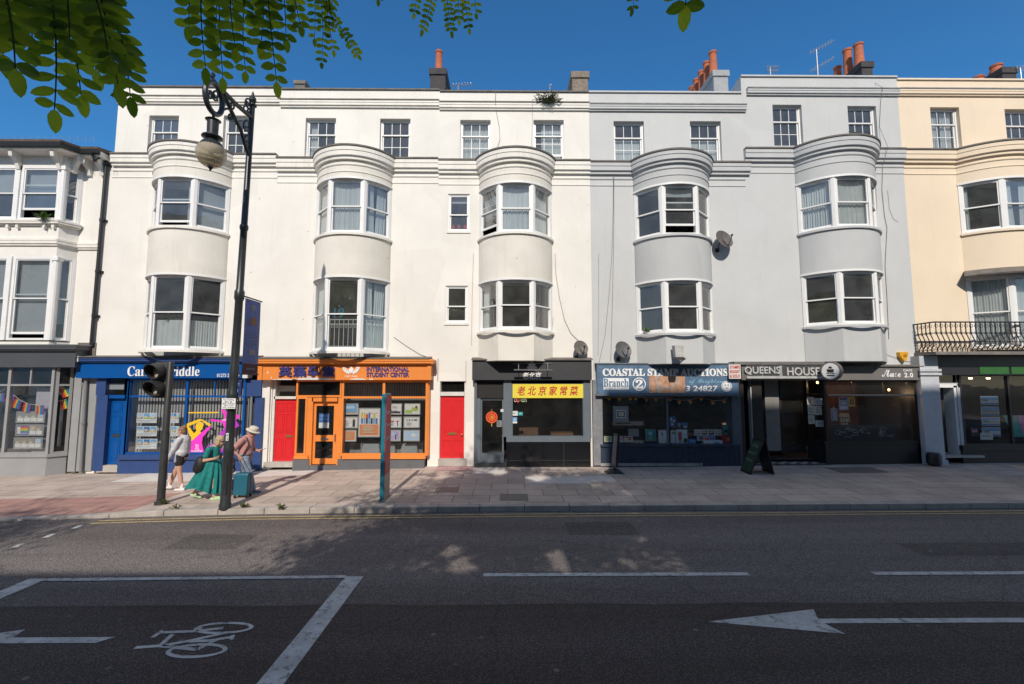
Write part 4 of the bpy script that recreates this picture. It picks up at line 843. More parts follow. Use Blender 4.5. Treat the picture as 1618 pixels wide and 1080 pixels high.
# ---- D: red door and black restaurant
def shop_d():
    R = Dh; Y = 15.2; K = 15.36
    part(R, 'wall_pier', CREAM, [(686,691.5,566,737,D-.006,15.95),(736,749,566,738,D-.006,15.95),(691.5,736,566,602,D-.006,15.95)])
    door(R, 695.5, 734, 625, 724, 15.62, RED, panels=FOURP, letter_at=(.32,.68,.375,.41), knob=(.9,.38))
    part(R, 'door_frame', OLDWHITE, [(692,695.5,603,725,15.56,15.9),(733.5,736.5,603,725,15.56,15.9),(695.5,733.5,619,625,15.55,15.9)])
    g = MB(); q = 15.64; g.quad((FX(695,612,q),q,FZ(715,619,q)),(FX(734,612,q),q,FZ(715,619,q)),(FX(734,612,q),q,FZ(715,602,q)),(FX(695,612,q),q,FZ(715,602,q))); g.build('fanlight', SHOPGLASS, R)
    part(R, 'door_step', STEP, [(692,737,725,736,15.42,15.95)])
    en = MB(); PB(en, 692.6, 694.4, 646, 662, 15.54, 15.57); en.build('entry_panel', CHAR, R)
    part(R, 'fascia', CHAR, [(746,935,569,600,Y,15.7)])
    c = MB(); z = FZ(840,568,Y); c.sweep([(0,z-.02),(.07,z-.02),(.07,z+.02),(-.25,z+.09),(-.25,z)], [(FX(745,568,Y),Y),(FX(936,568,Y),Y)]); c.build('lead_flashing', LEAD, R)
    t = MB(); letterpx(t, "老北京", 825, 855.5, 587.5, 598.5, Y, .02, bold=.02, shear=.25)
    xl, xr, zb, zt = FX(831,575,Y), FX(850,575,Y), FZ(840,586,Y), FZ(840,570,Y); S = lambda u,v: (lerp(xl,xr,u), lerp(zb,zt,v))
    for pts in ([(.5,1.0),(.36,.84),(.64,.84)], [(.36,.82),(.64,.82),(.86,.62),(.14,.62)], [(.24,.6),(.76,.6),(.76,.5),(.24,.5)], [(.18,.48),(.82,.48),(1.0,.28),(0,.28)], [(.16,.26),(.84,.26),(.84,.02),(.16,.02)]): t.slabXZ([S(*p) for p in pts][::-1], Y-.015, Y)
    t.build('pagoda_lettering', LETW, R)
    b = MB(); 
    for px in (819,864): b.tube([(FX(px,577,Y),Y,FZ(px,577,Y)),(FX(px,577,Y),Y-.32,FZ(px,574,Y)),(FX(px,577,Y),Y-.34,FZ(px,585,Y-.3))], .012, 6)
    z = FZ(842,584,Y-.34); b.box(FX(812,584,Y-.34),FX(873,584,Y-.34),Y-.37,Y-.31,z-.02,z+.02); z = FZ(842,573.5,Y-.1); b.box(FX(810,573,Y-.1),FX(872,573,Y-.1),Y-.03,Y-.005,z-.012,z+.012); b.build('sign_lamp', CHROME, R)
    part(R, 'pilaster', SLATE, [(749,753,600,738,K-.02,15.8),(753,759,629,735,K+.03,15.8),(795.5,808,600,690,K-.03,15.8),(922,934,600,692,K-.03,15.8)])
    door(R, 759, 796, 629, 732, K+.10, SLATE, glazed=[(.07,.93,.16,.97)], pull=(.95,.52), lm=BRASS)
    part(R, 'fascia_board', DKBROWN, [(753,796,600,629,K+.04,15.7)])
    shopwin(R, 808, 923, 606, 691, K, SLATE, fw=.045)
    part(R, 'window_sill', SLATE, [(800,933,690,698,K-.07,15.75)]); sill_fill(R, TILEB, 800, 933.5, 698, 741, K-.03)
    j = MB()
    for px in (846,891): j = MB(); j.box(FX(px,720,K-.03)-.006,FX(px,720,K-.03)+.006,K-.034,K-.03,.18,FZ(px,699,K-.03))
    z = FZ(866,727,K-.03); j.box(FX(801,720,K-.03),FX(932,720,K-.03),K-.033,K-.03,z-.005,z+.005); j.build('tile_joint', M('tile_joint', (.05,.05,.05), .8), R)
    part(R, 'door_step', M('dark_step', (.06,.06,.065), .7, .3, 5), [(750,800,732,740,K-.05,15.9)])
    part(R, 'window_banner', YEL, [(810,921.5,606.5,628.5,K-.012,K-.002)])
    t = MB(); letterpx(t, "老北京家常菜", 817, 914, 609.5, 624.5, K-.012, .006, bold=.016, shear=.18, spacing=1.55); t.build('banner_lettering', LETR, R)
    part(R, 'white_kerb_strip', OLDWHITE, [(762,922,742.5,746.5,15.16,15.34)])
    cb = MB(); cb.box(FX(870,680,15.8), FX(905,680,15.8), 15.7, 16.2, .9, 1.25); cb.box(FX(820,680,16.4), FX(850,680,16.4), 16.3, 16.9, .3, 1.35); cb.build('counter', M('dark_wood', (.12,.06,.03), .5, .3, 5), R)
shop_d()
# ---- E: stamp auction shop
def shop_e():
    R = E_; Y = 15.22; K = 15.36
    part(R, 'fascia', SIGNB, [(943.5,1166.5,575.5,622,Y,15.7)])
    part(R, 'fascia_frame', SLATE, [(942,1168,573,575.3,Y-.03,15.7),(942,1168,622.2,625,Y-.03,15.7)])
    t = MB(); letterpx(t, "𝐂𝐎𝐀𝐒𝐓𝐀𝐋 𝐒𝐓𝐀𝐌𝐏 𝐀𝐔𝐂𝐓𝐈𝐎𝐍𝐒", 952, 1150, 582, 594, Y, .018, bold=.028); letterpx(t, "3 24827", 1083.5, 1134, 609, 618, Y, .012, bold=.02, shear=.1)
    pl = lambda a,b,c,d,dp=.005: PB(t, a, b, c, d, Y-dp, Y)
    pl(953.5,993.5,597,615,.004); c = (FX(1010,606.5,Y), FZ(1010,606.5,Y)); r = FX(1020.4,606,Y)-c[0]
    for i in range(28):
        a, b = 2*pi*i/28, 2*pi*(i+1)/28; t.slabXZ([(c[0]+q*cos(u),c[1]+q*sin(u)) for q,u in ((r*.86,a),(r,a),(r,b),(r*.86,b))], Y-.006, Y)
    letterpx(t, "𝟐", 1004, 1016, 599.5, 613.5, Y, .008, bold=.02)
    t.build('lettering', LETW, R)
    b = MB(); letterpx(b, "𝐁𝐫𝐚𝐧𝐜𝐡", 953.5, 993, 598, 611, Y-.004, .004, bold=.01); letterpx(b, "WORLD STAMPS", 955, 992, 611.8, 614.6, Y-.004, .002); b.build('branch_lettering', SIGNB, R)
    s = MB(); letterpx(s, "𝓸𝓯 𝓑𝓻𝓲𝓰𝓱𝓽𝓸𝓷", 1089, 1142, 598, 607.5, Y, .006, bold=.0); s.build('script_lettering', M('pale_blue_script', (.22,.45,.62), .5), R)
    e = MB(); cx, cz = FX(1148,610,Y), FZ(1148,610,Y); r = .175
    e.lathe([(0,.008),(r*.2,.008),(r,.008),(r,0)], (cx,Y,cz), 24, (0,-1,0)); e.build('round_emblem', LETW, R)
    e = MB()
    for i in range(24):
        a, b2 = 2*pi*i/24, 2*pi*(i+1)/24; e.slabXZ([(cx+q*cos(u),cz+q*sin(u)) for q,u in ((r*.78,a),(r*.86,a),(r*.86,b2),(r*.78,b2))], Y-.011, Y-.008)
    for dx, dz in ((-.05,.04),(.05,.04)): e.slabXZ([(cx+dx+.022*cos(2*pi*i/10), cz+dz+.03*sin(2*pi*i/10)) for i in range(10)], Y-.011, Y-.008)
    e.slabXZ([(cx-.06,cz-.05),(cx+.06,cz-.05),(cx+.04,cz-.075),(cx-.04,cz-.075)], Y-.011, Y-.008); e.build('emblem_marks', SIGNB, R)
    p = MB(); PB(p, 1025.5, 1082.5, 592, 620.5, Y-.006, Y); p.build('picture_panel', M('old_paper', (.50,.28,.18), .7, .45, 9), R)
    p = MB(); cx, cz = FX(1053,601,Y), FZ(1053,601,Y)
    for i in range(28):
        a, b2 = 2*pi*i/28, 2*pi*(i+1)/28; p.slabXZ([(cx+q*cos(u),cz+q*.72*sin(u)) for q,u in ((.32,a),(.37,a),(.37,b2),(.32,b2))], Y-.012, Y-.006)
    p.slabXZ([(cx-.38,cz-.40),(cx-.30,cz-.40),(cx-.19,cz-.24),(cx-.27,cz-.20)], Y-.014, Y-.006); p.build('magnifier_picture', M('silver_ink', (.32,.36,.40), .5, .3, 9), R)
    part(R, 'pilaster', M('worn_grey_paint', (.22,.225,.24), .7, .35, 3, stain=.5), [(937,952,600,735,K-.02,15.8)]); part(R, 'pilaster', M('slate_dark', (.09,.105,.13), .5, .2, 4), [(1158,1172,624,733,K-.02,15.8)])
    shopwin(R, 950, 1160, 624, 704, K, SLATE, mull=[1055], fw=.05)
    m = MB(); x0, x1 = FX(949,715,K), FX(1170,715,K); n = 46; z1 = FZ(1060,703,K)
    for i in range(n): a, b2 = lerp(x0,x1,i/n), lerp(x0,x1,(i+1)/n); m.hexa([(a,K-.02,.1),(b2,K-.02,.1),(b2,15.8,.1),(a,15.8,.1),(a,K-.02,z1),(b2,K-.02,z1),(b2,15.8,z1),(a,15.8,z1)]); m.box(a+.008,b2-.008,K-.035,K-.0205,.12,z1-.02)
    m.build('stall_riser', NAVY, R); part(R, 'window_sill', NAVY, [(949,1170,702,705.5,K-.08,15.7)])
    part(R, 'plinth', M('worn_plinth', (.33,.32,.31), .8, .4, 5), [(949,1110,731.5,736,K-.05,15.6)])
    bp = MB(); bp.box(FX(955,660,17.2),FX(1156,660,17.2),17.2,17.26,.3,3.4); bp.build('back_partition', M('old_panelling', (.15,.12,.09), .8, .35, 3), R)
    sh = MB(); sh.box(FX(953,690,15.5),FX(1157,690,15.5),15.5,16.4,.72,.80); sh.build('display_shelf', M('shelf_wood', (.16,.12,.09), .7, .3, 4), R)
shop_e()
# ---- F: hotel entrance and cafe
def shop_f():
    R = F_; Y = 15.2; K = 15.36
    part(R, 'fascia', MUSEG, [(1172,1456,576,600,Y,15.7)])
    part(R, 'shop_cornice', M('worn_board', (.16,.15,.145), .8, .35, 4), [(1160,1306,571,575.8,Y-.08,15.6)])
    l = MB(); z = FZ(1390,579,Y); l.sweep([(0,z),(.06,z),(.06,z+.03),(-.22,z+.08),(-.22,z)], [(FX(1312,579,Y),Y),(FX(1458,579,Y),Y)]); l.build('lead_flashing', LEAD, R)
    part(R, 'name_board', SILVER, [(1180,1299,576.5,597.5,Y-.04,Y-.001)]); part(R, 'name_board_edge', M('silver_edge', (.45,.45,.45), .5, .25, 5), [(1180,1300,594.5,597.6,Y-.06,Y-.041)])
    k = MB(); PB(k, 1181, 1204, 577.5, 593.5, Y-.045, Y-.0401); PB(k, 1205.5, 1231.5, 577.5, 593.5, Y-.045, Y-.0401); PB(k, 1236, 1298, 577.5, 593.5, Y-.045, Y-.0401); k.build('name_board_panel', M('worn_black', (.06,.06,.062), .6, .4, 6), R)
    t = MB(); letterpx(t, "QUEENS", 1176, 1232, 579, 592, Y-.045, .03, bold=.018); letterpx(t, "HOUSE", 1243, 1295, 580, 593, Y-.045, .03, bold=.018); t.build('name_lettering', M('silver_lettering', (.52,.52,.51), .4, .35, 9), R)
    t = MB(); letterpx(t, "𝓜𝓾𝓼𝓮", 1393, 1422.5, 583.5, 595.5, Y, .015, bold=.005); letterpx(t, "CAFE", 1427, 1441, 583, 586.6, Y, .012, bold=.02, spacing=1.2); letterpx(t, "2.0", 1428.5, 1442.5, 588.6, 596, Y, .012, bold=.03, spacing=1.15); t.build('cafe_lettering', LETW, R)
    part(R, 'pilaster', DKBROWN, [(1166,1177,598,734,K+.01,15.9),(1448,1459,600,732,K-.02,15.9)])
    jb = MB(); jb.box(X_EF-.12, X_EF+.20, 15.44, 15.95, .0, 3.3); jb.build('entrance_jamb', DKBROWN, R)
    rb = MB(); rb.box(FX(1172,650,16.6), FX(1236,650,16.6), 16.6, 16.65, .1, 3.4); rb.build('entrance_door', M('entrance_dark', (.025,.02,.018), .6), R); 
    sl = MB(); PB(sl, 1182, 1190, 656, 659, 16.58, 16.6); sl.build('letterbox', CHROME, R)
    part(R, 'entrance_pier', M('entrance_pier', (.22,.21,.20), .7, .15, 3), [(1210,1232,600,712,15.95,16.4)])
    fl = MB(); z = .26; x0, x1 = FX(1172,715,K), FX(1310,715,K)
    fl.box(x0, x1, K-.05, 16.6, -.1, z); fl.build('entrance_step', M('chequer_dark', (.05,.05,.055), .5), R)
    ti = MB(); n = 16
    for i in range(n):
        a = lerp(x0,x1,i/n)
        for j in range(6):
            if (i+j) % 2: b2 = K+j*.2; ti.box(a,a+(x1-x0)/n,b2,b2+.2,z,z+.004)
    ti.build('white_tile', M('white_tile', (.5,.49,.47), .4, .15, 4), R)
    # recessed cafe door, canted side window, main window
    door(R, 1233, 1272, 624, 716, 16.1, DKBROWN, glazed=[(.1,.9,.16,.94)], letter_at=(.4,.65,.07,.10), lm=CHAR)
    part(R, 'door_header', DKBROWN, [(1232,1275,600,624,16.05,16.2)])
    P0 = (FX(1274,660,16.05), 16.05); P1 = (FX(1305,660,K), K); F, l = frameof(P0, P1); z0, zt, z1 = FZ(1290,698,K), FZ(1290,623.5,K), FZ(1290,600,K)
    m = MB(); m.lbox(F,0,.07,-.08,0,z0,z1); m.lbox(F,l-.1,l,-.08,0,z0,z1); m.lbox(F,.07,l-.1,-.07,-.005,zt-.03,zt+.03); m.lbox(F,.07,l-.1,-.07,-.005,z0,z0+.05); o = m.build('shop_window', DKBROWN, R)
    g = MB(); g.lquad(F, .03, l-.03, -.04, z0, z1); g.build('pane', SHOPGLASS, o, org=ORG[R.name]); q = MB(); q.lbox(F, 0, l, -.3, .015, -.1, z0); q.build('stall_riser', DKBROWN, R)
    shopwin(R, 1304, 1450, 600, 699, K, DKBROWN, trans=[624], fw=.07, thin=[(1349,601,623),(1397,601,623)])
    part(R, 'transom_rail', MUSEG, [(1308,1448,622.5,625.5,K-.02,K-.005)]); part(R, 'window_sill', DKBROWN, [(1303,1452,697.5,701,K-.06,15.7)]); sill_fill(R, DKBROWN, 1305, 1458, 701, 729, K-.02)
    bp = MB(); bp.box(FX(1308,660,18.2),FX(1448,660,18.2),18.2,18.26,.3,3.5); bp.build('back_partition', M('cafe_wood', (.19,.07,.035), .7, .4, 2.5), R)
    c = MB(); c.box(FX(1330,670,16.6),FX(1440,670,16.6),16.6,17.2,.3,1.35); c.build('counter', M('counter_grey', (.12,.12,.125), .6, .3, 5), R)
shop_f()
# ---- G: agency below the balcony
def shop_g():
    R = G; Y = 15.2; K = 15.4
    part(R, 'fascia', DKNAVY, [(1472,1800,560,592,Y,15.7)])
    part(R, 'fascia_panel', GREENS, [(1548,1594,578.5,590.5,Y-.02,Y-.001),(1598,1680,578.5,590.5,Y-.02,Y-.001)])
    m = MB(); x0 = FX(1458,640,15.15); m.box(x0, x0+.62, 15.15, 15.9, -.1, FZ(1470,562,15.15)); 
    for py in (584,590): z = FZ(1470,py,15.15); m.box(x0-.05, x0+.67, 15.09, 15.149, z-.05, z+.03)
    m.box(x0-.04, x0+.66, 15.10, 15.149, 0, .42); m.build('pilaster', PALEBLUE, R)
    part(R, 'door_frame', WHITE, [(1476,1512,607,612,K+.02,15.8),(1511,1518,609,719,K+.02,15.8)])
    shopwin(R, 1476, 1516, 588, 607, K+.04, PALEBLUE, fw=.05, name='fanlight')
    part(R, 'open_door', M('dark_doorway', (.04,.035,.035), .6), [(1478,1512,612,719,16.3,16.35)]); part(R, 'door_step', STEP, [(1468,1556,719.5,723,K-.2,15.9)])
    shopwin(R, 1520, 1760, 591, 704, K-.03, DKNAVY, mull=[1597,1680], fw=.06)
    part(R, 'window_sill', DKNAVY, [(1522,1770,703.5,711,K-.12,15.6)]); sill_fill(R, DKNAVY, 1522, 1770, 711, 740, K-.05)
    part(R, 'side_pier', PALEBLUE, [(1516.5,1523,612,716,K-.02,15.6)])
shop_g()
# ================================================================ STREET FURNITURE
def onX(px, py, X):
    d = ray(px, py); t = X/d.x; return d.y*t, CAM_H+d.z*t
LAMPG = M('lamp_grey_iron', (.030,.034,.036), .38, .25, 6); LENS = M('signal_lens', (.58,.53,.44), .3, .1, 8)
POLE = M('signal_pole', (.035,.036,.037), .5, .3, 5)
def lamp_post():
    root = thing('street_lamp', 'tall dark iron street lamp with scrolled arm and globe lantern at the kerb', 'street lamp', (-6.47,10.70,.12))
    x0, y0 = -6.44, 10.70; xt, zt = -6.29, 9.72; X = lambda z: lerp(x0, xt, (z-.12)/(zt-.12))
    prof = [(.12,.125),(.22,.125),(.26,.108),(1.40,.106),(1.46,.115),(1.52,.094),(2.55,.092),(2.60,.118),(2.72,.118),(2.78,.096),(3.1,.094),(3.3,.103),(3.36,.09),(4.9,.085),(4.95,.108),(5.12,.108),(5.17,.081),(6.6,.076),(6.64,.094),(6.72,.094),(6.76,.071),(zt,.062)]
    m = MB(); m.tube([(X(z),y0,z) for z,r in prof], [r for z,r in prof], 20); m.box(x0-.01,x0+.07,y0-.112,y0-.098,.45,1.1); m.build('column', LAMPG, root, smooth=True)
    f = MB(); f.lathe([(.07,0),(.1,.03),(.1,.06),(.05,.08),(.09,.16),(.07,.24),(.03,.28),(.035,.32),(0,.42)], (xt,y0,zt), 14); f.build('finial', LAMPG, root, smooth=True)
    Q = lambda pts: [(xt, *onX(px, py, xt)) for px, py in pts]
    b = MB(); Yr, Zr = onX(338,155,xt); ry = abs(onX(323.5,155,xt)[0]-onX(352,155,xt)[0])/2; rz = abs(onX(338,131,xt)[1]-onX(338,179,xt)[1])/2
    b.tube([(xt,Yr+ry*cos(t),Zr+rz*sin(t)) for t in [2*pi*i/32 for i in range(33)]], .055, 8)
    for a, c, r in (((350,141),(398,186),.05),((352,143),(381,206),.045),((381,206),(395,250),.04)): b.tube(Q([a, ((a[0]+c[0])/2-1, (a[1]+c[1])/2+1), c]), r, 8)
    b.tube(Q([(346,180),(352,174),(358,171),(363,173),(369,181)]), .025, 6)
    def curl(cx, cy, r, t0, turns, tail=None, rad=.022):
        pts = [(cx+r*(1-.62*i/20)*cos(t0+turns*2*pi*i/20)*.62, cy+r*(1-.62*i/20)*sin(t0+turns*2*pi*i/20)) for i in range(21)]
        b.tube(Q(([tail] if tail else [])+pts), rad, 6)
    curl(337,119,5,1.4,1.2,(344,133)); curl(332,150,7,-2,1.3); curl(341,150,9,1.0,1.4); curl(392,162,8,2.6,1.2,(397,175)); curl(389,172,9,.5,1.2); curl(367,168,7,2,1.3,(372,190)); curl(390,197,10,1.2,1.25,(397,212)); curl(391,220,9,1.2,1.25,(397,235)); curl(364,184,6,0,1.3,(373,192)); curl(354,157,6,.5,1.2)
    b.build('bracket_arm', LAMPG, root, smooth=True)
    Yl = Yr+.02; z = lambda py: onX(336,py,xt)[1]; zl = [z(p) for p in (179,186,189,191,214,216,218,221,224,227)]
    h = MB(); h.lathe([(.03,zl[0]),(.03,zl[1]),(.07,zl[2]+.02),(.15,zl[2]),(.11,zl[3]),(.105,zl[4]),(.19,zl[5]),(.2,zl[6]),(.11,zl[7]),(.13,zl[8]),(.19,zl[9]),(.25,zl[9]-.10)], (xt,Yl,0), 24); h.build('lantern_hood', LAMPG, root, smooth=True)
    zc = zl[9]-.24; R = .285
    g = MB(); g.lathe([(R*sin(t),zc+R*1.02*cos(t)) for t in [pi*(.33+.67*i/16) for i in range(17)]], (xt,Yl,0), 28); g.build('globe', glass_mat('globe_glass', (.75,.70,.58), gain=1.5, dust=.42, dcol=(.62,.54,.40)), root, smooth=True)
    i_ = MB(); i_.lathe([(0,zc+.25),(.19,zc+.16),(.20,zc+.12),(0,zc+.2)], (xt,Yl,0), 18); i_.lathe([(0,zc+.14),(.05,zc+.12),(.05,zc-.04),(0,zc-.06)], (xt,Yl,0), 10); i_.build('bulb', M('frosted_bulb', (.6,.56,.48), .4), root, smooth=True)
    k = MB(); k.lathe([(.05,zc-R-.02),(.06,zc-R+.03),(.02,zc-R-.06),(0,zc-R-.1)], (xt,Yl,0), 10); k.build('globe_finial', LAMPG, root)
    return X
LX = lamp_post()
def lamp_signs():
    # parking plate, blue plate, sticker and pageant banner hang on the lamp post
    yf = 10.70-.16; m = thing('parking_sign', 'white no loading plate strapped to the lamp post', 'sign', (LX(2.5), yf, FZ(361,645,yf)))
    q = MB(); PB(q, 350.5, 372, 629, 645.5, yf, yf+.012); q.build('plate', LETW, m)
    t = MB()
    for i, s in enumerate(("No loading", "Mon - Sat", "8.00 - 9.30 am", "Noon - 2 pm", "4.30 - 6.30 pm")): letterpx(t, s, (353,355.5,352,354,352)[i], (369.5,367,370.5,368.5,370.5)[i], 630.3+3*i, 632.6+3*i, yf, .003, bold=.01)
    t.build('plate_lettering', LETB, m); s = MB(); s.tube([(LX(2.6),yf+.012,FZ(361,632,yf)),(LX(2.6),yf+.09,FZ(361,632,yf))], .03, 6); s.build('clamp', CHROME, m)
    m = thing('route_sign', 'small blue cycle route plate on the lamp post', 'sign', (FX(373,625,10.75), 10.75, FZ(373,625,10.75)))
    q = MB(); PB(q, 366.5, 381, 601, 625, 10.72, 10.735); q.build('plate', M('deep_blue_plate', (.02,.045,.16), .4, .08), m)
    q = MB(); PB(q, 365.8, 381.6, 600, 601, 10.715, 10.74); PB(q, 365.8, 381.6, 625, 626, 10.715, 10.74); PB(q, 365.6, 366.5, 600, 626, 10.715, 10.74); q.build('plate_edge', CHROME, m)
    w = MB(); cx, cz = FX(373,607,10.72), FZ(373,607,10.72)
    for dx in (-.045,.045): w.tube([(cx+dx+.035*cos(t),10.712,cz-.0+.035*sin(t)) for t in [2*pi*i/12 for i in range(13)]], .005, 4)
    w.tube([(cx-.045,10.712,cz),(cx-.015,10.712,cz+.06),(cx+.03,10.712,cz+.055),(cx+.045,10.712,cz)], .005, 4); letterpx(w, "↗", 370, 376, 614, 621, 10.72, .004, bold=.02); w.build('plate_symbols', M('pale_sign_ink', (.35,.45,.65), .5), m)
    q = MB(); PB(q, 357, 361, 684, 696, 10.70-.112, 10.70-.102); o = solo(q, 'sticker', LETW, 'small white and black sticker on the lamp post base', 'sticker')
    t = MB(); letterpx(t, "0", 357.8, 360.2, 685.3, 689.3, 10.70-.112, .002, bold=.03); letterpx(t, "2", 357.8, 360.2, 690.6, 694.8, 10.70-.112, .002, bold=.03); b = t.build('sticker_print', LETB, o, org=ORG[o.name])
    XB = -6.36; r = thing('lamp_banner', 'blue and maroon cloth banner hung on the lamp post', 'banner', (XB, 10.9, onX(395,592,XB)[1]))
    y1, z1 = onX(387,468,XB); y2, z2 = onX(412,478,XB); zb = onX(392,591,XB)[1]; ya = y1+.02; yb = y2
    def bq(mb, v0, v1, off=0, u0=0, u1=1):
        n = 10
        for i in range(n):
            for j in range(n):
                P = lambda a, b: (XB+off+.045*sin(3.2*b)*sin(2.6*a+.4)*(.3+a), lerp(ya,yb,a), lerp(z1-.03,zb,b))
                a0, a1, b0, b1 = lerp(u0,u1,i/n), lerp(u0,u1,(i+1)/n), lerp(v0,v1,j/n), lerp(v0,v1,(j+1)/n); mb.quad(P(a0,b0),P(a1,b0),P(a1,b1),P(a0,b1))
    m = MB(); bq(m, 0, .86); m.build('banner_cloth', M('banner_blue', (.15,.19,.42), .8, .12, 3), r, smooth=True)
    m = MB(); bq(m, .86, 1); m.build('banner_foot', M('banner_maroon', (.11,.045,.05), .8, .15, 4), r, smooth=True)
    t = MB(); H = z1-.03-zb; W = yb-ya
    def line(s, v, h, w): letter(t, s, lambda a,b,n: (XB+.03+n+.045*sin(3.2*v)*.4, ya+W*(1-w)/2+a, z1-.03-H*v-b*1+0), W*w, h*H, .003)
    def line(s, v, h, w):
        letter(t, s, lambda a,b,n: (XB+.012+n+.045*sin(3.2*v)*sin(2.6*((1-w)/2+a/W)+.4)*(.3+(1-w)/2+a/W), ya+W*(1-w)/2+a, z1-.03-H*(v+h)+b), W*w, h*H, .003)
    for i, s in enumerate(("PRIDE OF", "BRIGHTON AND", "HOVE ARTISTS", "AND MAKERS", "ON SHOW", "THIS SUMMER")): line(s, .42+.036*i, .022, (.5,.75,.75,.65,.5,.7)[i])
    line("WELCOME", .80, .016, .6); line("to the gallery quarter", .83, .014, .7); line("BRIGHTON", .915, .028, .5); t.build('banner_lettering', M('banner_print', (.32,.36,.50), .8), r)
    e = MB(); 
    for v0, v1, u0, u1 in ((.24,.34,.34,.66),(.28,.32,.26,.74)): bq(e, v0, v1, .008, u0, u1)
    e.build('banner_emblem', M('banner_gold', (.32,.17,.09), .8, .3, 12), r)
    e = MB(); bq(e, .07,.14,.008,.38,.62); bq(e,.67,.74,.008,.3,.7); e.build('banner_badge', M('banner_pale', (.30,.28,.30), .8, .3, 14), r)
    a = MB(); a.tube([(XB,10.78,z1),(XB,yb+.06,z1)], .018, 6); a.tube([(XB,10.80,zb),(XB,yb+.04,zb)], .018, 6); a.build('banner_arm', BLACKI, r)
lamp_signs()
def traffic_light():
    x, y = -8.24, 11.16; r = thing('traffic_light', 'black traffic signal pole with two hooded lamps seen from the side', 'traffic light', (x,y,.13))
    xt, zt = FX(270,571,y), FZ(270,571,y); m = MB(); m.tube([(x,y,.1),(lerp(x,xt,.47),y,1.75),(lerp(x,xt,.48),y,1.80),(xt,y,zt-.03),(xt,y,zt)], [.086,.083,.071,.068,.05], 16); m.lathe([(.13,.1),(.13,.16),(.10,.18)], (x,y,0), 16); m.build('pole', POLE, r, smooth=True)
    ax = Vector((-.06,-1.0,-.03)).normalized(); side = Vector((-ax.y, ax.x, 0)).normalized(); side = side if side.x > 0 else -side; up = Vector((0,0,1))
    back = Vector((FX(251,600,11.12), 11.12, FZ(251,600,11.12))); P = lambda a,b,c: tuple(back+side*a+ax*b+up*c)
    hh = (FZ(250,574,11.1)-FZ(250,628,11.1))/2; q = MB(); q.hexa([P(-.20,-.14,-hh),P(.20,-.14,-hh),P(.20,.0,-hh),P(-.20,.0,-hh),P(-.20,-.14,hh),P(.20,-.14,hh),P(.20,.0,hh),P(-.20,.0,hh)]); q.hexa([P(-.24,-.16,-hh-.03),P(.24,-.16,-hh-.03),P(.24,-.145,-hh-.03),P(-.24,-.145,-hh-.03),P(-.24,-.16,hh+.03),P(.24,-.16,hh+.03),P(.24,-.145,hh+.03),P(-.24,-.145,hh+.03)]); q.build('signal_box', M('signal_box_grey', (.06,.058,.055), .5, .25, 5), r, bevel=.01)
    for c in (hh*.5, -hh*.48):
        o = Vector(P(0,0,c)); n = 22; R = .185; v = MB(); vs = []; fs = []
        for i in range(n+1):
            t = 2*pi*i/n; d = side*cos(t)+up*sin(t); L = .16+.17*(sin(t)*.5+.5)
            vs += [tuple(o+d*R), tuple(o+d*R*.97+ax*L), tuple(o+d*(R-.014)*.97+ax*L), tuple(o+d*(R-.014))]
        for i in range(n):
            for j in range(3): fs.append((i*4+j,(i+1)*4+j,(i+1)*4+j+1,i*4+j+1))
        v.add(vs, fs); hd = v.build('hood', POLE, r, smooth=True)
        l = MB(); l.lathe([(R-.02,.01),(R*.75,.03),(R*.4,.05),(0,.055)], o, 20, ax); l.build('lens', LENS, hd, org=ORG[r.name], smooth=True)
    b = MB(); 
    for c in (hh*.6, -hh*.6): b.tube([P(.05,-.1,c), (lerp(x,xt,.9), y, back.z+c)], .022, 6)
    b.build('mounting_arm', POLE, r)
traffic_light()
def totem():
    x, y = -3.02, 11.42; zt = FZ(608,622,11.2); r = thing('wayfinding_totem', 'slim teal and red information totem standing at the kerb', 'totem', (x,y,.13)); X0, X1, Y0, Y1 = x-.06, x+.05, 11.22, 11.74
    m = MB(); m.box(X0,X1-.02,Y0,Y1,.12,zt); m.build('body', M('totem_teal', (.012,.18,.25), .4, .06, 2), r, bevel=.006)
    m = MB(); m.box(X1-.019,X1,Y0+.02,Y1-.02,.75,zt-.04); m.build('red_panel', M('totem_red', (.36,.055,.075), .45, .1, 4), r)
    m = MB(); m.box(X1-.019,X1+.002,Y0+.02,Y1-.02,.14,.749); m.build('steel_panel', M('totem_steel', (.28,.26,.25), .35, .35, 3, metal=.4), r)
    m = MB(); m.box(X0-.02,X1+.02,Y0-.02,Y1+.02,.10,.16); m.build('foot', M('totem_foot', (.2,.2,.2), .6), r)
    t = MB(); 
    for i, s in enumerate(("Station", "City centre", "Seafront")): letter(t, s, lambda a,b,n: (X1+n, Y0+.06+a, zt-.5-.32*i+b), .36, .10, .003)
    t.build('panel_lettering', LETW, r)
totem()
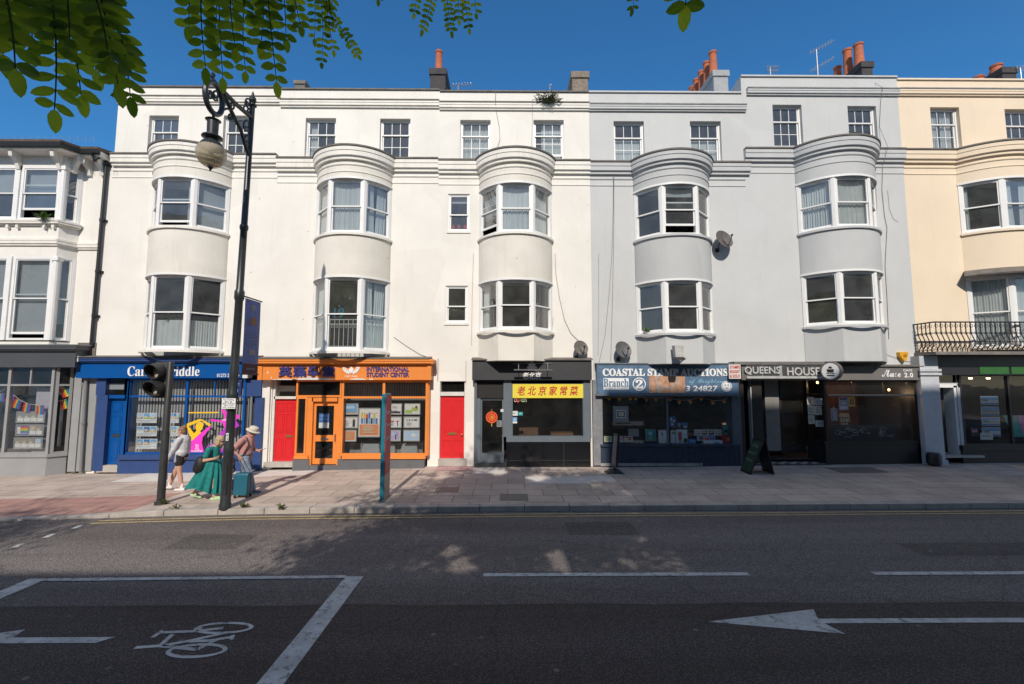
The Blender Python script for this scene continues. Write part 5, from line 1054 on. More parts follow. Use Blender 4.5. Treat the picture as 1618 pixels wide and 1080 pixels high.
def aboards():
    r = thing('chalkboard', 'green chalkboard A frame standing on the pavement by the hotel entrance', 'board', (7.55,14.35,.2)); yA, yB = 14.25, 14.75
    T = (FX(1196,692,14.4), FZ(1196,692,14.4)); BL = (FX(1174,741,14.4), .17); BR = (FX(1214,744,14.3), .17)
    def leaf(mb, top, bot, y0, y1, t=.03): mb.hexa([(bot[0],y0,bot[1]),(bot[0]+t,y0,bot[1]),(bot[0]+t,y1,bot[1]),(bot[0],y1,bot[1]),(top[0],y0,top[1]),(top[0]+t,y0,top[1]),(top[0]+t,y1,top[1]),(top[0],y1,top[1])])
    m = MB(); leaf(m, T, BL, 14.0, 14.62); m.build('frame', DKBROWN, r, bevel=.008)
    m = MB(); L_ = lambda t: (lerp(T[0],BL[0],t)-.006, lerp(T[1],BL[1],t)); leaf(m, L_(.08), L_(.93), 14.05, 14.57, .004); m.build('board_face', M('chalkboard_green', (.035,.075,.04), .6, .45, 9), r)
    t = MB(); 
    for i, s in enumerate(("COFFEE", "BRUNCH", "CAKES")):
        a = L_(.25+.2*i); letter(t, s, lambda u,b,n: (a[0]-.005-n+b*.42*0, 14.52-u, a[1]+b), .40, .09, .003)
    t.build('chalk_lettering', M('chalk', (.25,.3,.24), .9), r)
    m = MB(); leaf(m, (T[0]+.03,T[1]), BR, 14.0, 14.62, .025); m.build('rear_leg_board', BLACKI, r)
    x, y = FX(971,742,14.45), 14.45; r = thing('pavement_sign', 'thin dark pavement sign on a rubber base outside the stamp shop', 'sign', (x,y,.17)); zt, zb = FZ(972,685,y), FZ(970,736,y)
    m = MB(); m.hexa([(x-.30,y-.22,.16),(x+.26,y-.22,.16),(x+.26,y+.22,.16),(x-.30,y+.22,.16),(x-.14,y-.12,.27),(x+.12,y-.12,.27),(x+.12,y+.12,.27),(x-.14,y+.12,.27)]); m.build('base', BLACKI, r, bevel=.01)
    xt = x+.09
    def sl(mb, a, b, o0, o1, y0, y1): mb.hexa([(lerp(x,xt,a)+o0,y0,lerp(zb,zt,a)),(lerp(x,xt,a)+o1,y0,lerp(zb,zt,a)),(lerp(x,xt,a)+o1,y1,lerp(zb,zt,a)),(lerp(x,xt,a)+o0,y1,lerp(zb,zt,a)),(lerp(x,xt,b)+o0,y0,lerp(zb,zt,b)),(lerp(x,xt,b)+o1,y0,lerp(zb,zt,b)),(lerp(x,xt,b)+o1,y1,lerp(zb,zt,b)),(lerp(x,xt,b)+o0,y1,lerp(zb,zt,b))])
    m = MB(); sl(m, 0, 1, -.03, .03, y-.28, y+.28); m.tube([(x,y,.25),(x,y,zb+.05)], .035, 8); m.build('frame', BLACKI, r)
    m = MB(); sl(m, .06, .94, -.038, -.0305, y-.24, y+.24); m.build('sign_face', M('sign_face_grey', (.14,.15,.18), .5, .3, 7), r)
aboards()
def round_sign():
    x, y, z = FX(1308,586,14.9), 14.72, FZ(1310,586,14.75); r = thing('projecting_sign', 'round white cup sign on a bracket between the hotel and cafe names', 'sign', (x,y,z-.3)); R = .30
    ax = Vector((-.86,-.5,0)).normalized(); m = MB(); m.lathe([(0,-.08),(R,-.08),(R,.08),(R*.9,.083),(0,.083)], (x,y,z), 32, ax); m.build('sign_drum', M('drum_brown', (.16,.13,.12), .5, .15, 5), r)
    m = MB(); m.lathe([(R*.86,.084),(R*.86,.088),(0,.088)], (x,y,z), 32, ax); m.build('sign_disc', LETW, r)
    s = Vector((-ax.y, ax.x, 0)); s = s if s.x > 0 else -s; c = Vector((x,y,z))+ax*.09; P = lambda a,b: tuple(c+s*a+Vector((0,0,b))); t = MB()
    for poly in ([(-.09,-.05),(.09,-.05),(.11,.06),(-.11,.06)], [(-.13,-.09),(.13,-.09),(.13,-.065),(-.13,-.065)], [(-.07,.08),(.07,.08),(.03,.15),(-.03,.15)], [(-.12,-.16),(.12,-.16),(.10,-.12),(-.10,-.12)]): t.add([P(*q) for q in poly], [(0,1,2,3)])
    t.build('cup_emblem', LETB, r); b = MB(); b.tube([(x+.05,y+.05,z+.05),(x+.1,15.2,z+.05)], .02, 6); b.tube([(x+.05,y+.05,z-.05),(x+.1,15.2,z-.05)], .02, 6); b.build('bracket', BLACKI, r)
    x0, y0 = FX(1161,586,15.1), 15.05; r = thing('projecting_sign', 'small white sign with red lettering at the right end of the stamp shop board', 'sign', (x0,y0,FZ(1161,598,15.05)))
    q = MB(); PB(q, 1152, 1170.5, 575.5, 598, 15.05, 15.10); q.build('panel', OLDWHITE, r); t = MB(); 
    for i, s in enumerate(("STAMPS", "BOUGHT", "& SOLD")): letterpx(t, s, 1153.3, 1169, 577.3+7*i, 582.3+7*i, 15.05, .004, bold=.03)
    t.build('panel_lettering', LETR, r); b = MB(); b.box(x0-.03,x0+.03,15.10,15.22,FZ(1161,588,15.1)-.03,FZ(1161,588,15.1)+.03); b.build('bracket', BLACKI, r)
round_sign()
# ---------------------------------------------------------------- on the walls and roofs
DISH = M('dish_grey', (.11,.11,.115), .55, .3, 6); DISHL = M('dish_weathered', (.16,.145,.13), .7, .4, 8)
def dish(px, py, r, Y, label, ax=(.30,-.88,.34), mat=DISH):
    c = Vector((FX(px,py,Y), Y, FZ(px,py,Y))); e = thing('satellite_dish', label, 'satellite dish', c, 'satellite dishes on the house fronts'); A = Vector(ax).normalized(); m = MB()
    m.lathe([(0,-.09),(r*.5,-.075),(r,0),(r*1.01,.012),(r*.5,-.06),(0,-.078)], c, 24, A); m.build('reflector', mat, e, smooth=True)
    d = A.cross(Vector((0,0,1))).normalized(); dn = d.cross(A).normalized(); dn = dn if dn.z < 0 else -dn; f = c+A*r*1.05+dn*r*.25
    b = MB(); b.tube([c-A*.08, c+dn*r*1.0+A*.05, f], .014, 6); b.tube([f, f+A*-.07], .03, 8); b.tube([c-A*.08, Vector((c.x-.05,D-.06,c.z-.05)), Vector((c.x-.12,D-.06,c.z-.32))], .02, 6); b.box(c.x-.18,c.x-.06,D-.05,D,c.z-.38,c.z-.25); b.build('feed_arm', BLACKI, e)
dish(918, 549, .26, D-.28, 'weathered satellite dish at the right edge of the cream house over the restaurant', mat=DISHL)
dish(985, 552, .30, D-.28, 'dark satellite dish above the left end of the stamp shop sign')
dish(1144.5, 377, .34, D-.32, 'satellite dish halfway up the grey wall beside the round bay', mat=M('dish_brown', (.12,.105,.10), .6, .4, 7))
def upper_dish():
    Y = D-.55; c = Vector((FX(1358,213,Y), Y, FZ(1358,217,Y))); e = thing('satellite_dish', 'satellite dish lying on top of the taller grey round bay', 'satellite dish', c, 'satellite dishes on the house fronts'); m = MB(); m.lathe([(0,-.09),(.2,-.075),(.36,0),(.2,-.06),(0,-.078)], c+Vector((0,0,.1)), 24, Vector((.3,-.5,.8)).normalized()); m.build('reflector', DISH, e, smooth=True)
    b = MB(); b.tube([c+Vector((0,0,.05)), c+Vector((0,.1,-.12))], .025, 6); b.build('mast', BLACKI, e)
upper_dish()
ALU = M('aerial_metal', (.45,.45,.46), .4, .2, 9, metal=.6)
def aerial(px, py0, py1, Y, label, arms, slope=.0):
    x, z1, z0 = FX(px,py0,Y), FZ(px,py0,Y), FZ(px,py1,Y)-.6; e = thing('roof_aerial', label, 'aerial', (x,Y,z0), 'television aerials on the roofs'); m = MB(); m.tube([(x,Y,z0),(x,Y,z1)], .022, 6); m.build('mast', ALU, e); b = MB()
    for (dz, L, rise, n, h) in arms:
        a = Vector((x-L*.3,Y,z1-dz-rise*.3)); c = Vector((x+L*.7,Y,z1-dz+rise*.7)); b.tube([a,c], .014, 5)
        for i in range(n): q = a.lerp(c, (i+.5)/n); b.tube([q-Vector((0,0,h)), q+Vector((0,0,h))], .008, 4); b.tube([q-Vector((0,h,0)), q+Vector((0,h,0))], .008, 4)
    b.build('antenna_arm', ALU, e)
aerial(1290, 78, 120, 17, 'tall twin aerial mast left of the chimney on the taller grey house', [(.0,1.0,.55,8,.10),(.75,1.0,.6,7,.10)])
aerial(1217, 106, 122, 17, 'short aerial on the roof of the taller grey house, away from the chimney', [(0,.5,.02,6,.09),(.15,.45,0,4,.08)])
aerial(724, 134, 142, 17, 'low aerial beside the black chimney with one pot', [(0,.8,.05,7,.10)])
aerial(1612, 107, 128, 17.5, 'aerial at the right edge beside the buff house chimney', [(0,.6,.05,5,.12)])
aerial(869, 134, 145, 16.6, 'thin aerial stub behind the weeds on the parapet', [(0,.12,0,2,.04)])
def wall_bits():
    Y = D-.42; x, z = FX(1073,552,Y), FZ(1073,562,Y); e = thing('floodlight', 'white floodlight box on a short arm under the lower grey bay', 'floodlight', (x,Y,z)); m = MB()
    z1 = FZ(1073,545,Y-.4); Yf = D-1.16; x0, x1 = FX(1066,552,Yf), FX(1080.5,552,Yf); z0, z1 = FZ(1073,564,Yf), FZ(1073,545,Yf)
    m.hexa([(x0+.03,Yf,z0),(x1-.01,Yf,z0),(x1-.01,Yf+.2,z0),(x0+.03,Yf+.2,z0),(x0,Yf,z1),(x1,Yf,z1),(x1,Yf+.26,z1),(x0,Yf+.26,z1)]); m.build('housing', M('floodlight_white', (.48,.48,.46), .5, .25, 7), e, bevel=.01)
    m = MB(); m.hexa([(x0+.05,Yf-.02,z0-.09),(x1-.05,Yf-.02,z0-.09),(x1-.05,Yf+.16,z0-.09),(x0+.05,Yf+.16,z0-.09),(x0+.03,Yf-.005,z0-.003),(x1-.01,Yf-.005,z0-.003),(x1-.01,Yf+.2,z0-.003),(x0+.03,Yf+.2,z0-.003)]); m.build('lens', BLACKI, e)
    m = MB(); m.tube([(x1-.03,Yf+.1,z0+.05),(x1+.1,Yf+.3,z0),(FX(1092,574,15.15),15.15,FZ(1092,574,15.15))], .022, 6); m.build('arm', BLACKI, e)
    Y = D-.1; x, z = FX(1427,564,Y), FZ(1427,571,Y); e = thing('alarm_box', 'yellow alarm box on the grey wall above the cafe', 'alarm box', (x,D-.05,z)); m = MB(); s = MB(); a, b, z0, z1 = FX(1420,560,Y), FX(1434,560,Y), FZ(1427,571,Y), FZ(1427,555.5,Y)
    m.slabXZ([(lerp(a,b,.5),z0),(lerp(a,b,.75),z0+.06),(b,z1-.06),(lerp(a,b,.85),z1),(a,z1-.01),(lerp(a,b,.02),z1-.14)], Y-.05, D); m.build('housing', M('alarm_yellow', (.72,.36,.02), .4, .05), e, bevel=.01)
    c = ((a+b)/2+.02, (z0+z1)/2+.03); s.slabXZ([(c[0]+.07*cos(2*pi*i/14), c[1]+.055*sin(2*pi*i/14)) for i in range(14)], Y-.054, Y-.0505); s.build('badge', M('alarm_badge', (.4,.16,.02), .5), e)
    CAB = M('old_cable', (.20,.19,.18), .7, .2, 5)
    def cable(pts, label, r=.011, g=None): r *= .68; m = MB(); m.tube([(FX(a,b,D-.03-.0*i),D-(.02 if len(c_)<1 else c_[0]),FZ(a,b,D-.03)) for i,(a,b,*c_) in enumerate(pts)], r, 5); solo(m, 'wall_cable', CAB, label, 'cable', 'cables hanging on the house fronts')
    cable([(783,143),(783,162,.2),(784,175),(789,200),(790,220),(786,232),(777,241)], 'cable looping down the parapet between two cream top windows')
    cable([(841,162,.18),(841,200),(839,250,.3)], 'straight thin cable left of the weeds on the cream parapet', .008)
    cable([(877,400),(878,430),(884,470),(892,505),(902,526),(916,540)], 'cable hanging right of the cream bay down to the weathered dish')
    cable([(748,400),(746,470),(745,545)], 'cable running down left of the cream bay over the restaurant', .008)
    cable([(874,500),(873,520),(868,545),(855,560)], 'short looping cable under the cream restaurant bay', .008)
    cable([(969,278,.05),(969,330),(967,400),(962,470),(956,530),(946,575)], 'left of the two long cables on the lower grey house')
    cable([(970,278,.05),(970,360),(968,470),(965,570)], 'right of the two long cables on the lower grey house')
    cable([(946,400),(946,470),(945,560)], 'faint cable at the left edge of the lower grey house', .007)
    cable([(1383,130),(1390,142,.16),(1392,160),(1390,200),(1393,238,.3),(1395,262),(1394,300),(1398,340),(1402,360),(1399,420),(1402,470),(1405,535)], 'long tangled cable right of the bay on the taller grey house')
    cable([(1378,240,.3),(1380,262),(1384,290),(1386,330),(1381,350)], 'short cable curling beside the taller grey bay', .008)
    cable([(1383,505),(1392,535),(1402,560),(1430,570),(1452,573)], 'cable sagging toward the yellow alarm box', .009)
    cable([(1403,300),(1406,330),(1412,345),(1420,350)], 'loose cable end on the taller grey wall', .007)
    cable([(622,532),(640,545),(664,560),(683,566)], 'short cable sloping to the orange shop cornice', .010)
wall_bits()
# ---------------------------------------------------------------- plants
LEAFM = M('weed_leaf', (.075,.11,.035), .6, .4, 9); LEAFP = M('pot_plant_leaf', (.10,.20,.035), .6, .35, 9); STEM = M('dry_stem', (.13,.10,.06), .8, .3, 9)
def leafq(mb, p, d, l, w, up=Vector((0,0,1))):
    d = Vector(d).normalized(); s = d.cross(up); s = s.normalized() if s.length > 1e-3 else Vector((1,0,0)); p = Vector(p)
    mb.add([tuple(p), tuple(p+d*l*.45+s*w), tuple(p+d*l), tuple(p+d*l*.45-s*w)], [(0,1,2,3)])
def plant(name, label, c, R, H, n, leaf, seed, mat=LEAFM, droop=.2, group=None, wide=.2):
    e = thing(name, label, 'plant', c, group); rng = random.Random(seed); m = MB(); s = MB(); c = Vector(c); m.keep = True
    for i in range(n):
        a = rng.uniform(0,2*pi); q = rng.uniform(.25,1); tip = c+Vector((cos(a)*R*q, sin(a)*R*q*.6, H*rng.uniform(.4,1)*(1-.4*q)+.0)); mid = c.lerp(tip,.55)+Vector((0,0,H*.18))
        s.tube([c, mid, tip], .006, 4)
        for k in range(7):
            p = c.lerp(mid, .3+k*.12) if k < 4 else mid.lerp(tip, (k-3)/4); d = Vector((rng.uniform(-1,1)+cos(a)*.5, rng.uniform(-1,1), rng.uniform(-droop,.7))); leafq(m, p, d, leaf*rng.uniform(.6,1.2), leaf*wide)
    m.build('leaves', mat, e); s.build('stems', STEM, e)
plant('weed', 'bushy weed growing from the cream parapet over the restaurant', (FX(867,166,15.3),15.34,FZ(867,163,15.3)), .5, .42, 46, .20, 3, wide=.09)
plant('spider_plant', 'green spider plant in the open upper window of the left end house', (FX(60,345,14.7),14.85,FZ(60,346,14.7)), .22, .28, 16, .22, 5, LEAFP, wide=.08)
plant('pot_plant', 'leafy plant in the lower bay window above the blue shop', (FX(262,508,14.9),15.0,FZ(262,512,14.9)), .32, .45, 18, .15, 6, LEAFP)
for px, py, Y in ((716,365,15.7),(725,365,15.7),(735,365,15.7)):
    e = thing('flower_pot', 'small red flower pot on the sill of the upper small window', 'flower pot', (FX(px,py-2,Y),Y,FZ(px,py-4,Y)), 'red flower pots on the small window sill'); m = MB(); m.lathe([(0,0),(.05,0),(.07,.10),(.06,.10),(0,.08)], e.location, 12); m.build('pot', RED, e); l = MB(); rng = random.Random(px)
    for i in range(14): leafq(l, e.location+Vector((0,0,.1)), (rng.uniform(-1,1),rng.uniform(-1,1),rng.uniform(.3,1)), .1, .02)
    l.build('leaves', LEAFP, e)
for i, (x, y, n, lb) in enumerate(((-8.12,11.1,16,'tuft of weeds at the foot of the traffic signal pole'),(-6.05,10.78,18,'low weeds spreading right of the lamp post base'),(-5.15,10.66,9,'small weed clump on the kerb right of the lamp post'),(-7.5,10.66,6,'tiny weed on the kerb left of the lamp post'))):
    plant('weed', lb, (x,y,.13), .16, .10, n, .07, 20+i, M('kerb_weed', (.09,.13,.03), .7, .4, 12), wide=.22)
e = thing('pot_plant', 'small succulent behind the lower left bay window of the lower grey house', 'plant', (FX(1022,520,15.1),15.15,FZ(1022,524,15.1))); l = MB(); rng = random.Random(2)
for i in range(22): leafq(l, e.location, (rng.uniform(-1,1),rng.uniform(-1,1),rng.uniform(.2,1)), .2, .035)
l.build('leaves', LEAFP, e)
# ---------------------------------------------------------------- iron guards in the cream bay above the orange shop
def guards():
    b = bayspec(500, 619, 330, (280,367), (436,554), 600, p=.9); P = bay_facets(b['xc'], b['W'], b['p'], .36); z0 = b['w1'][0]+.12
    for i, nm in enumerate(('left','middle','right')):
        F, l = frameof(P[i], P[i+1]); x,y,ux,uy = F; nx,ny = uy,-ux; q = lambda s,z,n=-.135: (x+ux*s+nx*n, y+uy*s+ny*n, z)
        o = MB(); s0, s1 = .14, l-.14; H = .92
        for z in (z0+.04, z0+H*.84, z0+H): o.tube([q(s0,z),q(s1,z)], .014, 5)
        n = max(3, int((s1-s0)/.13))
        for k in range(n+1): s = lerp(s0,s1,k/n); o.tube([q(s,z0+.04),q(s,z0+H)], .011, 5)
        for k in range(n): s = lerp(s0,s1,(k+.5)/n); o.tube([q(s+.03*cos(t),z0+H*.76+.05*sin(t)) for t in [2*pi*j/8 for j in range(9)]], .007, 4)
        solo(o, 'window_guard', OLDWHITE, f'white iron window guard in the {nm} light of the bay above the orange shop', 'window guard', 'iron guards in the cream bay')
    F, l = frameof(P[1], P[2]); o = MB(); letter(o, "19", lambda a,b_,n: (F[0]+F[2]*(.2+a), F[1]+.32-n, z0+.98+b_), .34, .36, .06, bold=.03); solo(o, 'foil_balloon', M('cyan_foil', (.01,.28,.42), .25, .3, 9, metal=.5), 'shiny cyan number balloon inside the bay above the orange shop', 'balloon', smooth=False)
guards()
# ================================================================ WINDOW DISPLAYS
INK = {k: M('print_'+k, v, .55, .15, 12) for k, v in dict(white=(.68,.68,.67), sky=(.16,.36,.62), blue=(.06,.16,.42), orange=(.62,.24,.10), green=(.35,.48,.10), lilac=(.42,.38,.60), pale=(.40,.55,.72), grey=(.30,.30,.30), black=(.03,.03,.03), red=(.5,.05,.06), sand=(.50,.38,.24), pink=(.55,.22,.42), teal=(.03,.33,.30), yellow=(.70,.46,.04), cream=(.6,.55,.42), brown=(.16,.07,.035), town=(.35,.30,.26)).items()}
INKN = list(INK)
def poster(px0, px1, py0, py1, Y, label, blocks, group=None, name='poster', cat='poster', base='white', frame=None, F=None, thick=.012):
    """flat print at its place in a window: base sheet and printed blocks (u0,u1,v0,v1,ink) from the top left"""
    m = MB(); ym, xm = (py0+py1)/2, (px0+px1)/2; X0, X1, Z0, Z1 = FX(px0,ym,Y), FX(px1,ym,Y), FZ(xm,py1,Y), FZ(xm,py0,Y); used = [base]+([frame] if frame else []); m.box(X0,X1,Y,Y+thick,Z0,Z1)
    if frame:
        m.mi = 1; t = .03
        for q in ((X0-t,X1+t,Z1,Z1+t),(X0-t,X1+t,Z0-t,Z0),(X0-t,X0,Z0,Z1),(X1,X1+t,Z0,Z1)): m.box(q[0],q[1],Y-.008,Y+thick,q[2],q[3])
    for i, (u0,u1,v0,v1,ink) in enumerate(blocks):
        if ink not in used: used.append(ink)
        m.mi = used.index(ink); m.box(lerp(X0,X1,u0),lerp(X0,X1,u1),Y-.002-.0008*i,Y-.0003,lerp(Z1,Z0,v1),lerp(Z1,Z0,v0))
    o = m.build(name, [INK[k] for k in used], None, org=base_org(m)); return tag(o, label, cat, group)
def people_blocks(n, v0, v1, seed):
    r = random.Random(seed); out = []
    for i in range(n):
        u = (i+.5)/n*.84+.08; a = r.uniform(0,.08); out += [(u-.035,u+.035,v0+a,v0+a+.06,'sand'),(u-.05,u+.05,v0+.06+a,lerp(v0,v1,.55),r.choice(['red','white','pale','blue','yellow'])),(u-.045,u+.045,lerp(v0,v1,.55),v1,r.choice(['blue','sky','black']))]
    return out
TXT = lambda u0,u1,v0,v1,n,ink='grey': [(u0, lerp(u0,u1,.7+.3*((i*37)%10)/10), lerp(v0,v1,i/n), lerp(v0,v1,(i+.45)/n), ink) for i in range(n)]
oc = 'prints hung in the orange shop window'; Yp = 15.50
poster(541,565,637.5,653.5,Yp,'print of blue sky over a town, top left in the orange shop window',[(.04,.96,.05,.8,'sky'),(.2,.8,.2,.5,'pale'),(.04,.96,.8,.95,'town')],oc,frame='grey')
poster(540,564.5,659,675,Yp,'white print with a figure at its right, second row left in the orange shop window',[(.7,.86,.2,.95,'black'),(.7,.82,.12,.26,'sand'),(.1,.4,.35,.42,'red')]+TXT(.15,.5,.5,.9,5),oc,frame='grey')
poster(539,562,680,696,Yp,'plain orange print low at the left of the orange shop window',[(.06,.94,.06,.94,'orange')]+TXT(.2,.8,.2,.8,5,'sand'),oc,frame='grey')
poster(567.5,599.5,645.5,689,Yp-.01,'large print of a crowd of students above an orange text block',[(.03,.97,.57,.97,'orange')]+people_blocks(7,.1,.54,3)+TXT(.2,.8,.64,.9,5,'cream'),oc,frame='grey')
poster(614,634,637.5,653.5,Yp,'white print with a dark skyline, right of the totem in the orange shop window',[(.05,.95,.75,.95,'black'),(.15,.3,.6,.75,'grey'),(.4,.7,.66,.75,'grey')]+TXT(.3,.75,.25,.5,3),oc,frame='grey')
poster(614,633.5,659,674.5,Yp,'white print with red lettering right of the totem in the orange shop window',[(.1,.45,.35,.5,'red'),(.6,.85,.35,.45,'red'),(.7,.76,.4,.92,'black')]+TXT(.1,.5,.55,.9,4),oc,frame='grey')
poster(613,632,680,695.5,Yp,'lilac print with a small dark figure in the orange shop window',[(.04,.96,.05,.95,'lilac'),(.6,.7,.4,.9,'black'),(.3,.55,.2,.5,'pale'),(.7,.85,.3,.45,'pink')],oc,frame='grey')
poster(640,663,637.5,653.5,Yp,'green and white print of a person, top right in the orange shop window',[(.04,.5,.6,.95,'green'),(.45,.9,.35,.75,'green'),(.7,.85,.2,.5,'brown'),(.62,.75,.45,.6,'sand')],oc,frame='grey')
poster(639,662,659,674.5,Yp,'white print with black handwriting, second row right in the orange shop window',[(.12,.22,.15,.38,'grey'),(.3,.4,.2,.36,'black'),(.48,.6,.18,.38,'grey'),(.68,.86,.2,.36,'black')]+TXT(.15,.55,.5,.9,4),oc,frame='grey')
poster(638.5,662,680,695.5,Yp,'pale blue print low at the right of the orange shop window',[(.03,.97,.04,.96,'pale'),(.5,.8,.3,.6,'white')],oc,frame='grey')
for i, (a, b, w_) in enumerate(((573,599,'behind the large student print'),(613,624,'just right of the totem'),(634,659,'at the right'))):
    e = thing('window_chair', f'blue grey chair back inside the orange shop window, {w_}', 'chair', (FX((a+b)/2,718,15.8),15.8,.5), 'chairs inside the orange shop'); m = MB(); PB(m,a,b,701,717,15.72,15.78); m.build('backrest', M('chair_cloth', (.26,.31,.34), .9, .1), e, bevel=.02); m = MB()
    for px in (a,b): PB(m,px-.7,px+.7,708,725,15.75,15.79)
    m.build('leg', M('pine', (.5,.28,.10), .6, .2, 6), e)
poster(504,520,653,676,15.44,'blue and white parcel notice on the glass of the orange door',[(.0,1,.0,.62,'blue'),(.15,.85,.1,.22,'sky'),(.1,.9,.35,.42,'sky')],None,name='door_notice',cat='notice',thick=.004)
# blue agency cards: three rows, two stacks, and dancer decals
for k, (a, b, nm) in enumerate(((216,248,'left'),(270,283,'right'))):
    for i, (c, d, rw) in enumerate(((652,668,'top'),(673,689,'middle'),(693,709,'bottom'))):
        bl = [(0,1,.02,.72,'white')]; rnd = random.Random(i*3+k)
        for u in range(3): bl += [(.02+.33*u,.31+.33*u,.05,.62,rnd.choice(['sky','sky','blue','pale'])),(.02+.33*u,.31+.33*u,.40,.62,rnd.choice(['sand','white','green','town'])),(.06+.33*u,.2+.33*u,.3,.5,'cream')]
        bl += [(.02,.98,.66,.95,'white'),(.05,.95,.72,.78,'sky'),(.1,.7,.84,.88,'grey')]
        poster(a,b,c,d,15.46,f'row of seaside property photos, {rw} card of the {nm} stack in the blue shop window',bl,'property cards in the blue shop window',name='property_card',cat='property card',frame=None)
def decals():
    Y = 15.395; S = lambda pts: [(FX(110+a/5.142,550+b/5.142,Y), FZ(110+a/5.142,550+b/5.142,Y)) for a,b in pts]
    e = thing('window_decal', 'yellow and magenta dancer decal with arms raised on the blue shop window', 'decal', (FX(317,716,Y),Y,FZ(317,716,Y))); YL = M('decal_yellow', (.80,.50,.02), .5, .04); MG = M('decal_magenta', (.78,.04,.55), .5, .06); PU = M('decal_purple', (.42,.03,.50), .5, .06)
    m = MB(); m.slabXZ(S([(945,615),(1060,572),(1075,588),(968,632),(1010,690),(1030,672),(1022,640),(1030,612),(1055,598),(1080,602),(1088,625),(1078,655),(1060,675),(1068,685),(990,755)])[::-1], Y-.004, Y); m.slabXZ(S([(1066,572),(1078,590),(1130,632),(1148,625),(1145,615)])[::-1], Y-.0045, Y-.0002); m.build('yellow_figure', YL, e)
    m = MB(); m.slabXZ(S([(990,755),(1068,686),(1138,628),(1150,638),(1082,722),(1075,770),(1098,862),(975,862)])[::-1], Y-.003, Y+.001); m.build('magenta_figure', MG, e)
    t = MB(); 
    for i, s in enumerate(("ALL","ON","YOUR","DOORSTEP")): w_ = (14,12,18,44)[i]; letterpx(t, s, 110+(1035-w_)/5.142, 110+(1035+w_)/5.142, 550+(778+17*i)/5.142, 550+(792+17*i)/5.142, Y-.005, .002, bold=.02)
    t.build('decal_lettering', LETW, e)
    e = thing('window_decal', 'magenta and purple dancer decal behind the lamp post on the blue shop window', 'decal', (FX(355,716,Y),Y,FZ(355,716,Y))); m = MB(); m.slabXZ(S([(1145,572),(1240,588),(1262,560),(1232,500),(1240,492),(1290,520),(1340,530),(1382,545),(1375,570),(1350,575),(1310,640),(1260,650),(1240,602),(1150,590)])[::-1], Y-.004, Y); m.build('magenta_figure', MG, e)
    m = MB(); m.slabXZ(S([(1260,650),(1310,640),(1345,570),(1380,630),(1330,660),(1280,690),(1220,720),(1190,760),(1185,735)])[::-1], Y-.003, Y+.001); m.slabXZ(S([(1110,800),(1180,765),(1250,830),(1230,860),(1180,800),(1120,812)])[::-1], Y-.0035, Y+.0005); m.build('purple_figure', PU, e); t = MB(); letterpx(t, "COMMUNITY", 351, 373, 661.5, 664.5, Y-.005, .002, bold=.02); t.build('decal_lettering', LETW, e)
    m = MB(); m.slabXZ(S([(965,518),(1212,516),(1212,526),(965,528)])[::-1], Y-.003, Y); solo(m, 'window_decal', YL, 'thin yellow bar decal above the dancers on the blue shop window', 'decal')
decals()
# grey agency: three rows of cards and a string of flags
for i, (c, d, rw, sp) in enumerate(((651,666.5,'top',0),(671.5,687,'middle',1),(692,707.5,'bottom',2))):
    a, b = (27,70) if i == 0 else ((26,68) if i == 1 else (23,66)); rnd = random.Random(i); bl = [(0,1,0,1,'grey')]
    if sp == 1: bl += [(.03,.46,.05,.95,'blue')]+[(.12,.44,.1+.13*j,.23+.13*j,k) for j,k in enumerate(('red','orange','yellow','green','blue','lilac'))]+[(.04,.16,.15,.85,'white')]
    n0 = 2 if sp == 1 else 0
    for u in range(n0, 4): bl += [(.03+.245*u,.23+.245*u,.05,.5,rnd.choice(['town','sand','pale','grey'])),(.02+.245*u,.24+.245*u,.54,.95,'white'),(.05+.245*u,.15+.245*u,.35,.5,'cream')]
    poster(a,b,c,d,YA+.14,f'{rw} row of property cards in the grey agency window, {("with a dark first card","with a rainbow flag card","of four photos")[i]}',bl,'property rows in the grey agency window',name='property_card',cat='property card',base='grey',frame='grey')
q = MB(); PB(q, 54, 88, 613, 714, YA+.25, YA+.27); solo(q, 'display_screen', M('pale_lilac_board', (.42,.40,.46), .7, .1), 'tall pale board standing behind the property cards in the grey agency window', 'board')
def pframe(F, s0, s1, z0, z1, label):
    m = MB(); m.lbox(F, s0, s1, -.30, -.28, z0, z1); o = m.build('window_banner', [INK['white']], None, org=base_org(m)); tag(o, label, 'banner'); t = MB(); t.lbox(F, lerp(s0,s1,.1), lerp(s0,s1,.5), -.279, -.277, lerp(z0,z1,.0), lerp(z0,z1,.55)); t.build('grey_print', INK['grey'], o, org=ORG[o.name])
pframe(FA, .30, LA-.25, .85, 2.35, 'white and grey hanging print behind the canted side window of the grey agency')
RB = [('red',(.55,.02,.02)),('orange',(.75,.22,.02)),('yellow',(.80,.60,.02)),('green',(.04,.30,.06)),('blue',(.03,.16,.5)),('violet',(.22,.06,.36))]
RBM = [M('flag_'+k, v, .8, .08) for k, v in RB]
